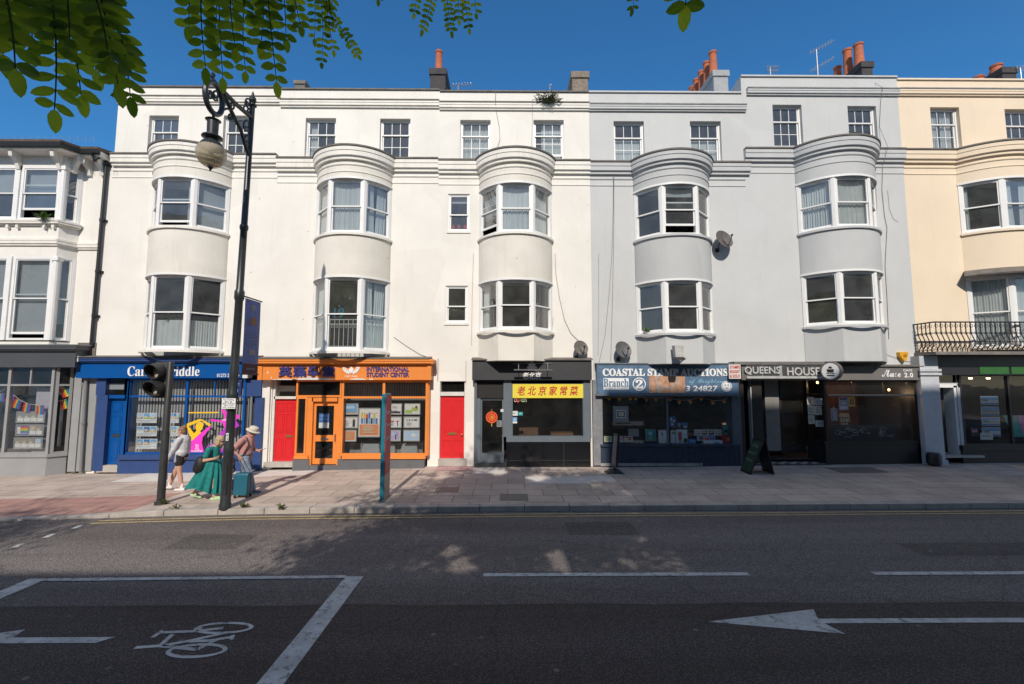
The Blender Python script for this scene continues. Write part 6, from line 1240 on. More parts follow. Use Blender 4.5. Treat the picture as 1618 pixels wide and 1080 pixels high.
def bunting(label, flags, cord, shape, vertical, wd, ht, org):
    e = thing('bunting', label, 'bunting', org); c = MB(); c.tube(cord, .006, 4); c.build('cord', LETW, e)
    for (x, y, z, ux, uy, tl) in flags:
        m = MB(); m.keep = True; n = 6
        for i in range(n):
            m.mi = i; a, b = i/n, (i+1)/n
            if shape == 'rect':
                P = lambda s, v: (x+ux*(s-.5)*wd+tl*v*.3, y+uy*(s-.5)*wd+.02*sin(7*s), z-ht*v+tl*(s-.5)*wd)
                m.quad(P(a,0),P(b,0),P(b,1),P(a,1)) if vertical else m.quad(P(0,a),P(1,a),P(1,b),P(0,b))
            else:
                P = lambda s, v: (x+(s-.5)*wd*(1-v)+tl*v*.1, y+.01*sin(9*s), z-ht*v); m.quad(P(0,a),P(1,a),P(1,b),P(0,b))
        f = m.build('flag', RBM, e)
yb_ = YA+.11; FL = []; crd = []
for a, b, t in ((-14,626,.1),(1,622,.0),(18,622.5,-.25),(29,632,-.3),(43,638,-.1),(63.5,641,.05)): FL.append((FX(a,b,yb_), yb_, FZ(a,b-1,yb_), 1, 0, t))
crd = [(FX(a,b,yb_), yb_, FZ(a,b,yb_)) for a,b in ((-30,640),(-8,624),(13,610),(22,624),(32,632),(46,638),(62,640),(80,637))]
for s, zz, t in ((.28,FZ(88,632,15.2),.3),(.62,FZ(103,622,15.3),.5),(LA-.22,FZ(110,612,15.4),.5)): p = (FA[0]+FA[2]*s+FA[3]*-.12*1, FA[1]+FA[3]*s+.12); FL.append((p[0],p[1],zz,FA[2],FA[3],t)); crd.append((p[0],p[1],zz+.01))
bunting('string of striped rainbow flags across the grey agency window', FL, crd, 'rect', True, .235, .28, (FX(40,640,yb_), yb_, FZ(40,660,yb_)))
yb_ = 15.47; T = lambda a, b: (930+a/6.742, 570+b/6.742); FL = []; pts = [(218,382),(328,386),(445,382),(503,380),(615,392),(718,390),(868,392),(965,418),(1085,414),(1200,385),(1322,425),(1445,415)]
for a, b in pts: px, py = T(a, b); FL.append((FX(px,py,yb_), yb_, FZ(px,py,yb_), 1, 0, 0))
crd = [(FX(*T(a,b),yb_), yb_, FZ(*T(a,b),yb_)) for a, b in [(150,400)]+pts+[(1480,392)]]
bunting('string of rainbow pennants inside the stamp shop window', FL, crd, 'tri', False, .16, .20, (FX(1055,640,yb_), yb_, FZ(1055,640,yb_)))
# stamp shop goods
gs = 'goods in the stamp shop window'; U = lambda a: 940+a/6.742; V = lambda b: 615+b/6.742
def good(a,b,c,d,Y,label,blocks,base='white',frame=None,name='picture_frame',cat='picture',thick=.03): poster(U(a),U(b),V(c),V(d),Y,label,blocks,gs,name,cat,base,frame,thick=thick)
good(195,357,178,342,15.46,'grey hanging panel with a white framed square in the stamp shop window',[(.2,.82,.24,.78,'white'),(.26,.76,.31,.71,'black'),(.33,.70,.36,.66,'cream')],'grey',name='hanging_panel',cat='panel')
good(182,520,335,388,15.62,'long low framed print behind the hanging panel in the stamp shop',[(.02,.98,.1,.9,'town')]+TXT(.12,.8,.4,.7,1,'black'),'brown')
good(345,480,408,512,15.75,'dark framed picture at the back left of the stamp shop window',[(.08,.92,.1,.9,'grey'),(.2,.6,.3,.7,'town')],'black')
good(540,650,425,550,15.72,'green card with a white motif standing in the stamp shop window',[(.06,.94,.05,.95,'teal'),(.3,.65,.2,.5,'pale'),(.25,.7,.6,.85,'grey')],'grey')
good(675,788,430,582,15.6,'white print with one dark diagonal mark in the stamp shop window',[(.05,.95,.04,.96,'white'),(.3,.38,.15,.3,'brown'),(.36,.45,.25,.4,'black')],'grey')
good(800,862,290,400,15.9,'dark box with white spots at the middle of the stamp shop window',[(.1,.4,.1,.4,'white'),(.5,.9,.3,.55,'pale'),(.2,.5,.6,.85,'white')],'blue',name='boxed_goods',cat='box',thick=.2)
good(862,995,345,425,15.85,'wide blue box lying on top of others in the stamp shop',[(.05,.95,.1,.45,'blue'),(.2,.35,.2,.7,'grey'),(.6,.9,.5,.8,'pale')],'black',name='boxed_goods',cat='box',thick=.25)
good(808,870,435,580,15.64,'white book standing at the left of a pair in the stamp shop window',[(.2,.8,.1,.3,'grey'),(.55,.9,.4,.9,'pale')],'white',name='book',cat='book')
good(872,985,428,582,15.6,'white poster with a dark red emblem beside the standing book',[(.12,.5,.12,.9,'grey'),(.18,.44,.2,.72,'red'),(.6,.9,.3,.6,'pale'),(.62,.95,.6,.9,'black')],'white')
good(1000,1058,440,492,15.8,'red topped tin in the middle right of the stamp shop window',[(0,1,0,.4,'black'),(.1,.9,.5,.9,'red')],'grey',name='tin',cat='tin',thick=.15)
good(1060,1350,428,490,15.7,'row of small photographs on a white card in the stamp shop',[(.02+.25*i,.22+.25*i,.15,.85,k) for i,k in enumerate(('grey','brown','black','town'))]+[(.05+.25*i,.18+.25*i,.3,.55,'cream') for i in range(4)],'white',name='photo_card',cat='photo card')
good(1090,1280,500,545,15.6,'stack of old postcards low in the stamp shop window',[(.1,.35,.1,.8,'brown'),(.4,.7,.2,.9,'red'),(.72,.98,.1,.8,'blue')],'pale',name='postcards',cat='postcards')
good(1160,1362,545,582,15.5,'white and blue envelopes lying at the front of the stamp shop',[(.5,.9,.1,.5,'pale'),(.05,.4,.2,.6,'white'),(.55,.8,.55,.9,'blue')],'white',name='envelopes',cat='envelopes',thick=.2)
good(1000,1075,530,582,15.52,'small blue box at the front of the stamp shop window',[(.1,.9,.1,.5,'sky')],'blue',name='boxed_goods',cat='box',thick=.1)
good(1372,1480,478,590,15.6,'dark red box at the right end of the stamp shop window',[(.1,.9,.05,.2,'brown'),(.3,.7,.3,.6,'orange')],'red',name='boxed_goods',cat='box',thick=.2)
good(1375,1420,380,478,15.7,'dark green bottle above the red box in the stamp shop',[(.2,.8,.5,.8,'black')],'teal',name='bottle',cat='bottle',thick=.1)
good(1425,1480,385,478,15.8,'blue patterned jar at the right edge of the stamp shop window',[(.2,.8,.2,.4,'pale'),(.3,.9,.5,.8,'lilac')],'blue',name='jar',cat='jar',thick=.12)
for i, (a, b, k) in enumerate(((98,182,'green'),(245,302,'pink'),(315,402,'red'))): good(a,b,498,560,15.5,('green and white booklet at the front left of the stamp shop','pink booklet behind the pavement sign in the stamp shop','red fan of booklets left of centre in the stamp shop')[i],[(.1,.9,.1,.35,k),(.2,.6,.45,.8,'yellow'),(.5,.85,.4,.7,k)],'white',name='booklet',cat='booklet')
good(230,520,545,572,15.56,'pale wooden tray along the front of the stamp shop window',[(0,1,0,.3,'sand')],'sand',name='tray',cat='tray',thick=.2)
# cafe notices, posters, bottles, lights; restaurant and agency things
cf = 'paper notices on the cafe window'; W_ = lambda a: 1160+a/5.393; Z_ = lambda b: 560+b/5.393
def cafe(a,b,c,d,Y,label,blocks,base='white',g=cf,name='notice',cat='notice'): poster(W_(a),W_(b),Z_(c),Z_(d),Y,label,blocks,g,name,cat,base,thick=.004)
for i, (a,b,c,d,nm) in enumerate(((622,678,362,428,'top left'),(682,762,372,428,'top right'),(628,684,434,510,'middle left'),(686,746,436,514,'middle right'),(632,686,516,590,'bottom left'),(694,776,560,614,'bottom right'))): cafe(a,b,c,d,lerp(15.85,15.50,(a-600)/190),f'white paper notice, {nm} of six on the cafe side window',TXT(.15,.85,.2,.85,5,('grey','sky','teal','grey','green','blue')[i]))
cafe(893,972,362,472,15.46,'lilac poster high in the cafe window',[(.1,.9,.08,.2,'black'),(.2,.8,.3,.65,'grey'),(.3,.7,.4,.55,'white'),(.15,.85,.72,.9,'white')],'lilac',None,'poster','poster')
cafe(975,1030,362,442,15.46,'small ochre poster beside the lilac one in the cafe window',[(.2,.45,.2,.8,'brown'),(.55,.8,.2,.8,'brown')],'yellow',None,'poster','poster')
cafe(815,890,445,578,15.5,'dark poster with a pale figure in the cafe window',[(.1,.9,.1,.9,'grey'),(.4,.7,.3,.8,'lilac'),(.4,.6,.02,.14,'cream')],'black',None,'poster','poster')
def squiggle():
    Y = 15.50; x0, x1, z0, z1 = FX(1312,684,Y), FX(1418,684,Y), FZ(1365,697,Y), FZ(1365,671,Y); e = thing('painted_board', 'black board with chalk drawings of food along the foot of the cafe window', 'board', ((x0+x1)/2,Y,z0)); m = MB(); m.box(x0,x1,Y,Y+.02,z0,z1); m.build('panel', BLACKI, e); t = MB(); rng = random.Random(8)
    for i in range(22):
        a, b, r = rng.uniform(x0+.15,x1-.15), rng.uniform(z0+.1,z1-.1), rng.uniform(.03,.09); t.tube([(a+r*1.4*cos(u), Y-.006, b+r*sin(u)) for u in [pi*k/6*rng.uniform(.8,1.2) for k in range(rng.randint(6,12))]], .009, 4)
    t.build('chalk_drawing', M('chalk_white', (.42,.43,.45), .9), e)
squiggle()
for i in range(11):
    px, py = 1328+4.0*(i%4)+1.2*(i//4), 656+7.2*(i//4); Y = 15.75; m = MB(); z = FZ(px,py+3,Y); m.lathe([(0,z),(.035,z),(.035,z+.10),(.012,z+.13),(.012,z+.16),(0,z+.16)], (FX(px,py,Y),Y,0), 8); solo(m, 'bottle', INK['cream'], 'pale bottle in the three rows on the cafe window shelf', 'bottle', 'bottles on the cafe window shelf')
for px, py, nm in ((1291.5,604,'left'),(1346.5,602.5,'middle'),(1404.5,615.5,'right')):
    Y = 15.8; x, z = FX(px,py,Y), FZ(px,py,Y); e = thing('pendant_bulb', f'small glowing bulb hanging in the cafe window, {nm} one of three', 'light bulb', (x,Y,z), 'glowing bulbs in the cafe window'); ld = bpy.data.lights.new('pendant_glow', 'POINT'); lo = bpy.data.objects.new('pendant_glow', ld); COL.objects.link(lo); lo.parent = e; lo.location = (0,.25,-.12); ld.energy = 9; ld.color = (1,.62,.32); ld.shadow_soft_size = .06; m = MB(); m.ellipsoid((x,Y,z), (.035,.035,.045)); m.build('bulb', M('bulb_glow', (1.0,.55,.22), .4, .0, emit=6), e, smooth=True); m = MB(); m.tube([(x,Y,z+.04),(x,Y,3.6)], .006, 4); m.build('flex', BLACKI, e)
def restaurant():
    Y = 15.455; x, z = FX(777,659,Y), FZ(777,659,Y); e = thing('door_ornament', 'round red and gold paper ornament on the restaurant door glass', 'ornament', (x,Y,z-.2)); m = MB(); R = .2; m.lathe([(0,0),(R,0),(R,.012),(0,.012)], (x,Y,z), 24, (0,-1,0)); m.build('disc', RED, e); g = MB(); GO = M('gold_paper', (.62,.33,.05), .4, .2, 9)
    for r in (.18,.10): g.tube([(x+r*cos(t),Y-.016,z+r*sin(t)) for t in [2*pi*i/24 for i in range(25)]], .008, 5)
    for i in range(8): t = 2*pi*i/8; g.tube([(x+.10*cos(t),Y-.016,z+.10*sin(t)),(x+.18*cos(t+.2),Y-.016,z+.18*sin(t+.2))], .006, 4)
    g.tube([(x,Y-.01,z+.2),(x,Y-.01,z+.27)], .01, 5); g.tube([(x,Y-.01,z-.2),(x,Y-.01,z-.3)], .02, 6); letter(g, "福", lambda a,b,n: (x-.06+a,Y-.013-n,z-.06+b), .12, .12, .004, bold=.02); g.build('gold_trim', GO, e)
    poster(791,797,646,650.5,15.455,'tiny white sticker at the top right of the restaurant door',[],None,'sticker','sticker',thick=.003); poster(785,792.5,664,674,15.455,'grey menu card on the restaurant door glass',TXT(.1,.9,.1,.9,5,'black'),None,'menu_card','menu','grey',thick=.003)
    poster(809,818,649,656.5,15.395,'white cloud shaped sticker on the restaurant window',[(.2,.6,.4,.6,'grey')],None,'sticker','sticker',thick=.003); poster(818.5,826,650.5,656,15.395,'teal speech bubble sticker on the restaurant window',[(.3,.7,.3,.6,'pale')],None,'sticker','sticker','teal',thick=.003); poster(809.5,817,659,668.5,15.395,'blue square sticker low on the restaurant window',[(.0,1,.7,1,'white'),(.3,.7,.2,.5,'pale')],None,'sticker','sticker','sky',thick=.003)
    r = thing('open_sign', 'colourful glowing open lettering inside the restaurant window', 'sign', (FX(822,633,15.48),15.48,FZ(822,635,15.48))); xs = (812,818,823.5,829,832.5)
    for i, (ch, c) in enumerate((('o',(.9,.5,.5)),('p',(.9,.12,.06)),('e',(.35,.7,.4)),('n',(.7,.75,.45)))):
        m = MB(); letterpx(m, ch, xs[i], xs[i+1]-.6, 629.3, 634.6 if ch != 'p' else 636, 15.48, .01); m.build('letter', M('neon_'+ch, c, .5, 0, emit=.55), r)
restaurant()
gp = 'property photos in the right agency window'
for i, (c, d, nm) in enumerate(((625.5,639.5,'topmost'),(642,656,'second'),(658.5,672.5,'third'),(675,689,'lowest'))): poster(1549.5+i*.9,1577.5+i*1.2,c,d,15.48,f'{nm} blue property card in the agency window under the balcony',[(.02,.98,.05,.45,'sky'),(.05,.95,.4,.75,('white','town','cream','white')[i]),(.1,.4,.3,.6,'grey'),(.02,.98,.8,.95,'blue')],gp,'property_card','property card')
for i, (pts, k, lb) in enumerate(((((1585,656),(1606,656),(1618,690),(1603,690)),'teal','teal leaning panel in the right agency window'),(((1607,656),(1650,656),(1660,690),(1619,690)),'pink','pink leaning panel at the right edge of the agency window'))):
    m = MB(); m.slabXZ([(FX(a,b,15.6),FZ(a,b,15.6)) for a,b in pts], 15.6, 15.62); solo(m, 'leaning_panel', INK[k], lb, 'panel')
poster(1549,1569,683.5,694.5,15.45,'white card below the blue property cards under the balcony',TXT(.1,.9,.3,.7,2,'grey'),None,'notice','notice',thick=.004)
poster(1534,1546,675,689,15.44,'magenta outlined badge sticker low in the right agency window',[(.15,.85,.25,.55,'pink')],None,'sticker','sticker','black',thick=.003)
m = MB(); m.lathe([(0,.18),(.14,.18),(.2,.24),(.2,.5),(.16,.58),(0,.6)], (FX(1475,715,15.0),15.0,.1), 18); solo(m, 'kerb_bin', DKNAVY, 'small rounded dark bin at the foot of the pale blue pilaster', 'bin', smooth=True)
for i, px in enumerate((1534, 1562)):
    Y = 16.2; x, z = FX(px,604,Y), FZ(px,604,Y)+.12; e = thing('downlight', f'small lit downlight inside the agency under the balcony, {("left","right")[i]} one', 'light', (x,Y,z), 'downlights in the agency'); m = MB(); m.lathe([(0,0),(.05,0),(.06,.05),(0,.05)], (x,Y,z), 14); m.build('lamp', M('downlight_glow', (1,.8,.55), .4, 0, emit=5), e)
    ld = bpy.data.lights.new('downlight_glow', 'SPOT'); lo = bpy.data.objects.new('downlight_glow', ld); COL.objects.link(lo); lo.parent = e; lo.location = (0,0,-.05); ld.energy = 40; ld.color = (1,.8,.55); ld.spot_size = 1.6; ld.spot_blend = .6; ld.shadow_soft_size = .05
# ================================================================ PEOPLE
def capsule(mb, p, q, r1, r2, n=12, squash=None):
    p, q = Vector(p), Vector(q); ax = q-p; L = ax.length; ax = ax/L if L > 1e-6 else Vector((0,0,1)); prof = []
    for i in range(5): t = pi/2*(1-i/4); prof.append((r1*cos(t) if i else 0, -r1*sin(t)))
    for i in range(5): t = pi/2*i/4; prof.append((r2*cos(t) if i < 4 else 0, L+r2*sin(t)))
    mb.lathe(prof, p, n, ax)
def blob(name, prims, mat, parent, voxel=.009, smooth_it=4):
    """one continuous surface grown from overlapping tapered limbs"""
    mb = MB()
    for p in prims:
        if p[0] == 'c': capsule(mb, p[1], p[2], p[3], p[4])
        else: mb.ellipsoid(p[1], p[2], 16, 10, p[3] if len(p) > 3 else None)
    o = mb.build(name, mat, parent); md = o.modifiers.new('r', 'REMESH'); md.mode = 'VOXEL'; md.voxel_size = voxel; md.use_smooth_shade = True
    s = o.modifiers.new('s', 'SMOOTH'); s.iterations = smooth_it; s.factor = .5
    dg = bpy.context.evaluated_depsgraph_get(); dg.update(); me = bpy.data.meshes.new_from_object(o.evaluated_get(dg)); o.modifiers.clear(); o.data = me
    if not me.materials: me.materials.append(mat)
    me.polygons.foreach_set('use_smooth', [True]*len(me.polygons)); return o
SKIN = M('skin', (.56,.33,.24), .5, .06, 9, spec=.3); SKINR = M('skin_tanned', (.50,.27,.19), .5, .06, 9, spec=.3)
def person(label, origin, fx, J, skin):
    """J in body space: forward, lateral (towards the street), height -> world; fx = +1 walks right"""
    root = thing('person', label, 'person', origin, 'people walking on the pavement'); o = Vector(origin)
    W = lambda f, l, z: Vector((o.x+fx*f, o.y-l, o.z+z))
    def limb(a, b, r1, r2): return ('c', W(*a), W(*b), r1, r2)
    def hand(wr, d, curl, sd=1):
        """palm, four unequal bent fingers and a thumb from the side of the palm"""
        w = Vector(wr); d = Vector(d).normalized(); c = Vector(curl).normalized(); s = d.cross(c).normalized()*sd; P = []
        V = lambda v: W(*v); pc = w+d*.05; P.append(('c', V(w), V(w+d*.03), .026, .03))
        for i in range(4): P.append(('c', V(w+d*.02+s*(-.024+.016*i)), V(w+d*.085+s*(-.027+.018*i)), .016, .013))
        for i, l in enumerate((.058,.07,.075,.062)):
            b = w+d*.088+s*(-.030+.020*i); m = b+(d*.8+c*.6)*l*.55; t = m+(d*.2+c*1.0)*l*.5; P += [('c', V(b), V(m), .0098, .009), ('c', V(m), V(t), .009, .0078)]
        b = w+d*.03+s*.03; m = b+(d*.5+s*.7+c*.35)*.04; P += [('c', V(b), V(m), .013, .011), ('c', V(m), V(m+(d*.6+c*.6)*.032), .011, .009)]; return P
    def head(c, tilt, s=1.0):
        """skull, jaw, nose, ears, lips, brow; tilt = nod forward"""
        c = Vector(c); ct, st = cos(tilt), sin(tilt); H = lambda f, l, z: W(c.x+(f*ct+z*st)*s, c.y+l*s, c.z+(z*ct-f*st)*s); rot = Matrix.Rotation(tilt*fx, 3, 'Y'); R = lambda r: tuple(v*s for v in r)
        P = [('e', H(0,0,.02), R((.096,.076,.108)), rot), ('e', H(.025,0,-.05), R((.066,.058,.075)), rot), ('e', H(.05,0,-.088), R((.034,.036,.024)), rot), ('c', H(.092,0,.008), H(.108,0,-.024), .010*s, .015*s), ('e', H(.088,0,-.052), R((.014,.026,.009)), rot), ('e', H(.086,0,.028), R((.014,.05,.012)), rot)]
        for l in (-1,1): P += [('e', H(-.012,.078*l,-.008), R((.022,.010,.032)), rot)]
        return P, H, rot
    return root, W, limb, hand, head
def eyes(root, H, mat=None):
    for l in (-1,1):
        m = MB(); m.ellipsoid(H(.083,.031*l,.008), (.011,.012,.009), 10, 7); m.build('eye', LETB, root, smooth=True)

def girl():
    g = (-8.93, 12.75, pavZ(-8.93,12.75)); r, W, limb, hand, head = person('woman in grey sweatshirt and black shorts walking left past the blue shop', g, -1, None, SKIN)
    hp, hd = head((.035,0,1.575), .12)[0:2], None; P, H, rot = head((.035,0,1.575), .12)
    hips = ((0,.085,.90),(0,-.085,.90)); kn = ((-.04,.095,.50),(.20,-.085,.49)); an = ((-.13,.095,.10),(.33,-.085,.12))
    B = P+[limb((-.01,0,1.40),(.02,0,1.52),.055,.05),limb((-.02,0,.93),(-.02,0,1.06),.135,.115),limb((-.02,0,1.06),(-.03,0,1.34),.115,.12),limb((-.03,.11,1.38),(-.03,-.11,1.38),.065,.065)]
    for i in (0,1): B += [limb(hips[i],kn[i],.092,.058),limb(kn[i],lerp3(kn[i],an[i],.35),.058,.060),limb(lerp3(kn[i],an[i],.35),an[i],.060,.036),limb(an[i],(an[i][0]+.13,an[i][1],an[i][2]-.055),.034,.026)]
    sh = (-.03,.175,1.37); el = (.10,.20,1.08); wr = (.24,.19,.83); B += [limb(sh,el,.048,.040),limb(el,wr,.040,.027)]+hand(wr,(.4,0,-1),(-.2,-.6,-.1))
    sh2 = (-.03,-.175,1.37); el2 = (-.02,-.21,1.06); wr2 = (.10,-.20,.84); B += [limb(sh2,el2,.048,.040),limb(el2,wr2,.040,.027)]+hand(wr2,(.4,0,-1),(0,.8,0),-1)
    blob('body', B, SKIN, r, .0075); eyes(r, H)
    S = [limb((-.02,0,1.02),(-.03,0,1.34),.150,.150),limb((-.02,.05,1.0),(-.02,-.05,1.0),.145,.145),limb((-.03,.13,1.38),(-.03,-.13,1.38),.082,.082),limb(sh,el,.076,.066),limb(el,lerp3(el,wr,.9),.066,.046),limb(sh2,el2,.076,.066),limb(el2,lerp3(el2,wr2,.9),.066,.046),limb((-.07,.05,1.41),(-.07,-.05,1.41),.07,.07)]
    blob('sweatshirt', S, M('sweatshirt_grey', (.56,.57,.60), .9, .22, 12, .9, 16), r, .011)
    p = MB(); 
    for i, (w_, z) in enumerate(((.10,1.34),(.16,1.30),(.13,1.26),(.17,1.22),(.09,1.18))): 
        q = [W(-.165-.004,l,z+d) for l, d in ((-w_/2,-.014),(w_/2,-.014),(w_/2,.014),(-w_/2,.014))]; p.add(q, [(0,1,2,3)])
    Sh = [limb((-.02,0,.96),(-.02,0,1.0),.150,.140)]+[limb((hips[i][0],hips[i][1],.93),lerp3(hips[i],kn[i],.38),.118,.108) for i in (0,1)]
    blob('shorts', Sh, M('shorts_black', (.018,.018,.02), .8, .2, 12, .8, 22), r, .011)
    pn = [limb((.02,.155,.95),(.03,.165,.80),.045,.045)]; blob('shorts_panel', pn, M('shorts_panel_grey', (.35,.35,.38), .8), r, .009)
    HR = M('brown_blonde_hair', (.28,.16,.085), .6, .5, 40, .8, 60); hh = [('e', H(-.022,0,.045), (.098,.086,.100), rot),('e', H(-.06,0,-.01), (.06,.074,.075), rot),('e', H(-.075,0,.125), (.055,.055,.048), rot),('e', H(-.10,.02,.10), (.04,.04,.04), rot)]
    blob('hair', hh, HR, r, .010)
    for i in (0,1):
        a = an[i]; blob('trainer', [limb((a[0]-.04,a[1],a[2]-.06),(a[0]+.17,a[1],a[2]-.065),.042,.033),limb((a[0],a[1],a[2]),(a[0],a[1],a[2]-.05),.044,.046),limb((a[0],a[1],a[2]+.07),(a[0],a[1],a[2]),.040,.044)], M('trainer_white', (.74,.74,.74), .6, .06), r, .009)
    b = MB(); c = W(.28,.19,.62); b.tube([c+Vector((0,0,.16)),c+Vector((.01,0,.05)),c+Vector((.03,0,-.12)),c+Vector((.06,0,-.30))], [.014,.03,.036,.02], 10); o = solo(b, 'pink_bag', M('pink_cloth', (.55,.16,.24), .8, .3, 12), 'slim pink bag hanging from the hand of the woman in shorts', 'bag', smooth=True)
def lerp3(a, b, t): return tuple(lerp(x,y,t) for x,y in zip(a,b))
def teal():
    g = (-7.31, 11.55, pavZ(-7.31,11.55)); r, W, limb, hand, head = person('woman in a long teal dress with blonde bob walking right towards the lamp post', g, 1, None, SKIN); P, H, rot = head((.15,0,1.415), .18, .97)
    an = ((-.46,-.07,.13),(.13,.08,.075)); kn = ((-.19,-.08,.47),(.10,.08,.45)); hips = ((0,-.09,.83),(.02,.09,.83))
    B = P+[limb((.02,0,1.22),(.10,0,1.36),.056,.052),limb((.0,0,.86),(-.01,0,1.0),.15,.135),limb((-.01,0,1.0),(.0,0,1.2),.135,.125),limb((.0,.11,1.235),(.0,-.11,1.235),.06,.06)]
    for i in (0,1): B += [limb(hips[i],kn[i],.10,.066),limb(kn[i],lerp3(kn[i],an[i],.35),.064,.064),limb(lerp3(kn[i],an[i],.35),an[i],.064,.04),limb(an[i],(an[i][0]+.14,an[i][1],an[i][2]-(.045 if i else .10)),.036,.028)]
    sh = (-.01,.165,1.22); el = (-.07,.21,.97); wr = (.15,.20,1.01); B += [limb(sh,el,.054,.044),limb(el,wr,.044,.028)]+hand(wr,(1,-.1,.25),(.1,-.6,.5))
    sh2 = (-.01,-.165,1.22); el2 = (-.02,-.20,.97); wr2 = (.18,-.12,1.0); B += [limb(sh2,el2,.054,.044),limb(el2,wr2,.044,.028)]+hand(wr2,(1,.2,.2),(.1,.6,.4),-1)
    blob('body', B, SKIN, r, .0075); eyes(r, H)
    TE = M('teal_dress', (.006,.21,.20), .75, .30, 9, .7, 22); D_ = [limb((.0,0,.93),(-.01,0,1.02),.158,.15),limb((-.01,0,1.0),(.0,0,1.18),.152,.142),limb((.0,.12,1.22),(.0,-.12,1.22),.075,.075),limb(sh,lerp3(sh,el,.6),.072,.074),limb(sh2,lerp3(sh2,el2,.6),.072,.074)]
    blob('dress_bodice', D_, TE, r, .011)
    m = MB(); n, k = 104, 14                        # pleated skirt swinging back over the trailing leg
    for j in range(k+1):
        t = j/k; z = lerp(.98, .30 - .0, t); cx = lerp(0, -.17, t**1.4); rx = lerp(.165, .37, t**.75); ry = lerp(.16, .275, t**.55)
        for i in range(n):
            a = 2*pi*i/n; pl = 1+(.03+.12*t)*sin(a*13+1.5*sin(a*2)+.6*t)+.05*t*sin(a*5+1); hem = .10*t*(cos(a)*-.9+.3*sin(a)); m.v.append(tuple(W(cx+rx*cos(a)*pl, ry*sin(a)*pl, z-.06*t+hem*.9-.03*t*sin(a*3))))
    for j in range(k):
        for i in range(n): m.f.append([j*n+i,j*n+(i+1)%n,(j+1)*n+(i+1)%n,(j+1)*n+i]); m.m.append(0)
    m.build('dress_skirt', TE, r, smooth=True)
    HR = M('blonde_hair', (.52,.40,.24), .6, .4, 50, .8, 60); hh = [('e', H(-.015,0,.04), (.106,.092,.102), rot),('e', H(-.045,0,-.03), (.078,.088,.09), rot)]+[('e', H(-.01,.072*l,-.045), (.055,.026,.075), rot) for l in (-1,1)]+[('e', H(-.055,0,-.085), (.055,.07,.05), rot)]
    blob('hair', hh, HR, r, .010)
    gl = MB()
    for l in (-1,1): gl.ellipsoid(H(.098,.032*l,.010), (.009,.026,.018), 10, 6); gl.tube([H(.094,.058*l,.014),H(.02,.086*l,.012)], .004, 4)
    gl.build('sunglasses', LETB, r)
    for i in (0,1):
        a = an[i]; d = .10 if not i else .045; blob('sandal', [limb((a[0]-.06,a[1],a[2]-.045-(0 if i else -.01)),(a[0]+.16,a[1],a[2]-d+.0),.038,.030),limb((a[0]+.05,a[1],a[2]-.03),(a[0]+.12,a[1],a[2]-d+.03),.045,.04)], M('pale_green_sandal', (.42,.62,.36), .6, .1, 8), r, .009)
    b = blob('backpack', [('e', W(-.20,.16,.86), (.14,.11,.21)),('e', W(-.24,.18,.78), (.12,.09,.13))], M('black_nylon', (.014,.014,.016), .6, .3, 8), None, .012); b.location = (0,0,0)
    rebase(b, 'black backpack hanging low behind the woman in the teal dress', 'backpack'); s = MB(); s.tube([W(-.16,.15,1.02),W(-.08,.19,1.18),W(-.0,.175,1.285),W(.06,.15,1.22),W(.06,.17,1.05),W(-.06,.20,.92)], .013, 6); s.build('strap', BLACKI, b, org=ORG[b.name])
    p = MB(); c = W(.28,.18,1.07); p.hexa([tuple(c+Vector(v)) for v in ((-.01,-.035,-.05),(.03,-.035,-.06),(.03,.035,-.06),(-.01,.035,-.05),(.02,-.035,.08),(.03,-.035,.075),(.03,.035,.075),(.02,.035,.08))]); solo(p, 'phone', LETB, 'dark phone in the hand of the woman in the teal dress', 'phone')
def rebase(o, label, cat):
    vs = [v.co.copy() for v in o.data.vertices]; c = Vector(((min(v.x for v in vs)+max(v.x for v in vs))/2, (min(v.y for v in vs)+max(v.y for v in vs))/2, min(v.z for v in vs)))
    o.data.transform(Matrix.Translation(-c)); o.location = c; ORG[o.name] = c; return tag(o, label, cat)
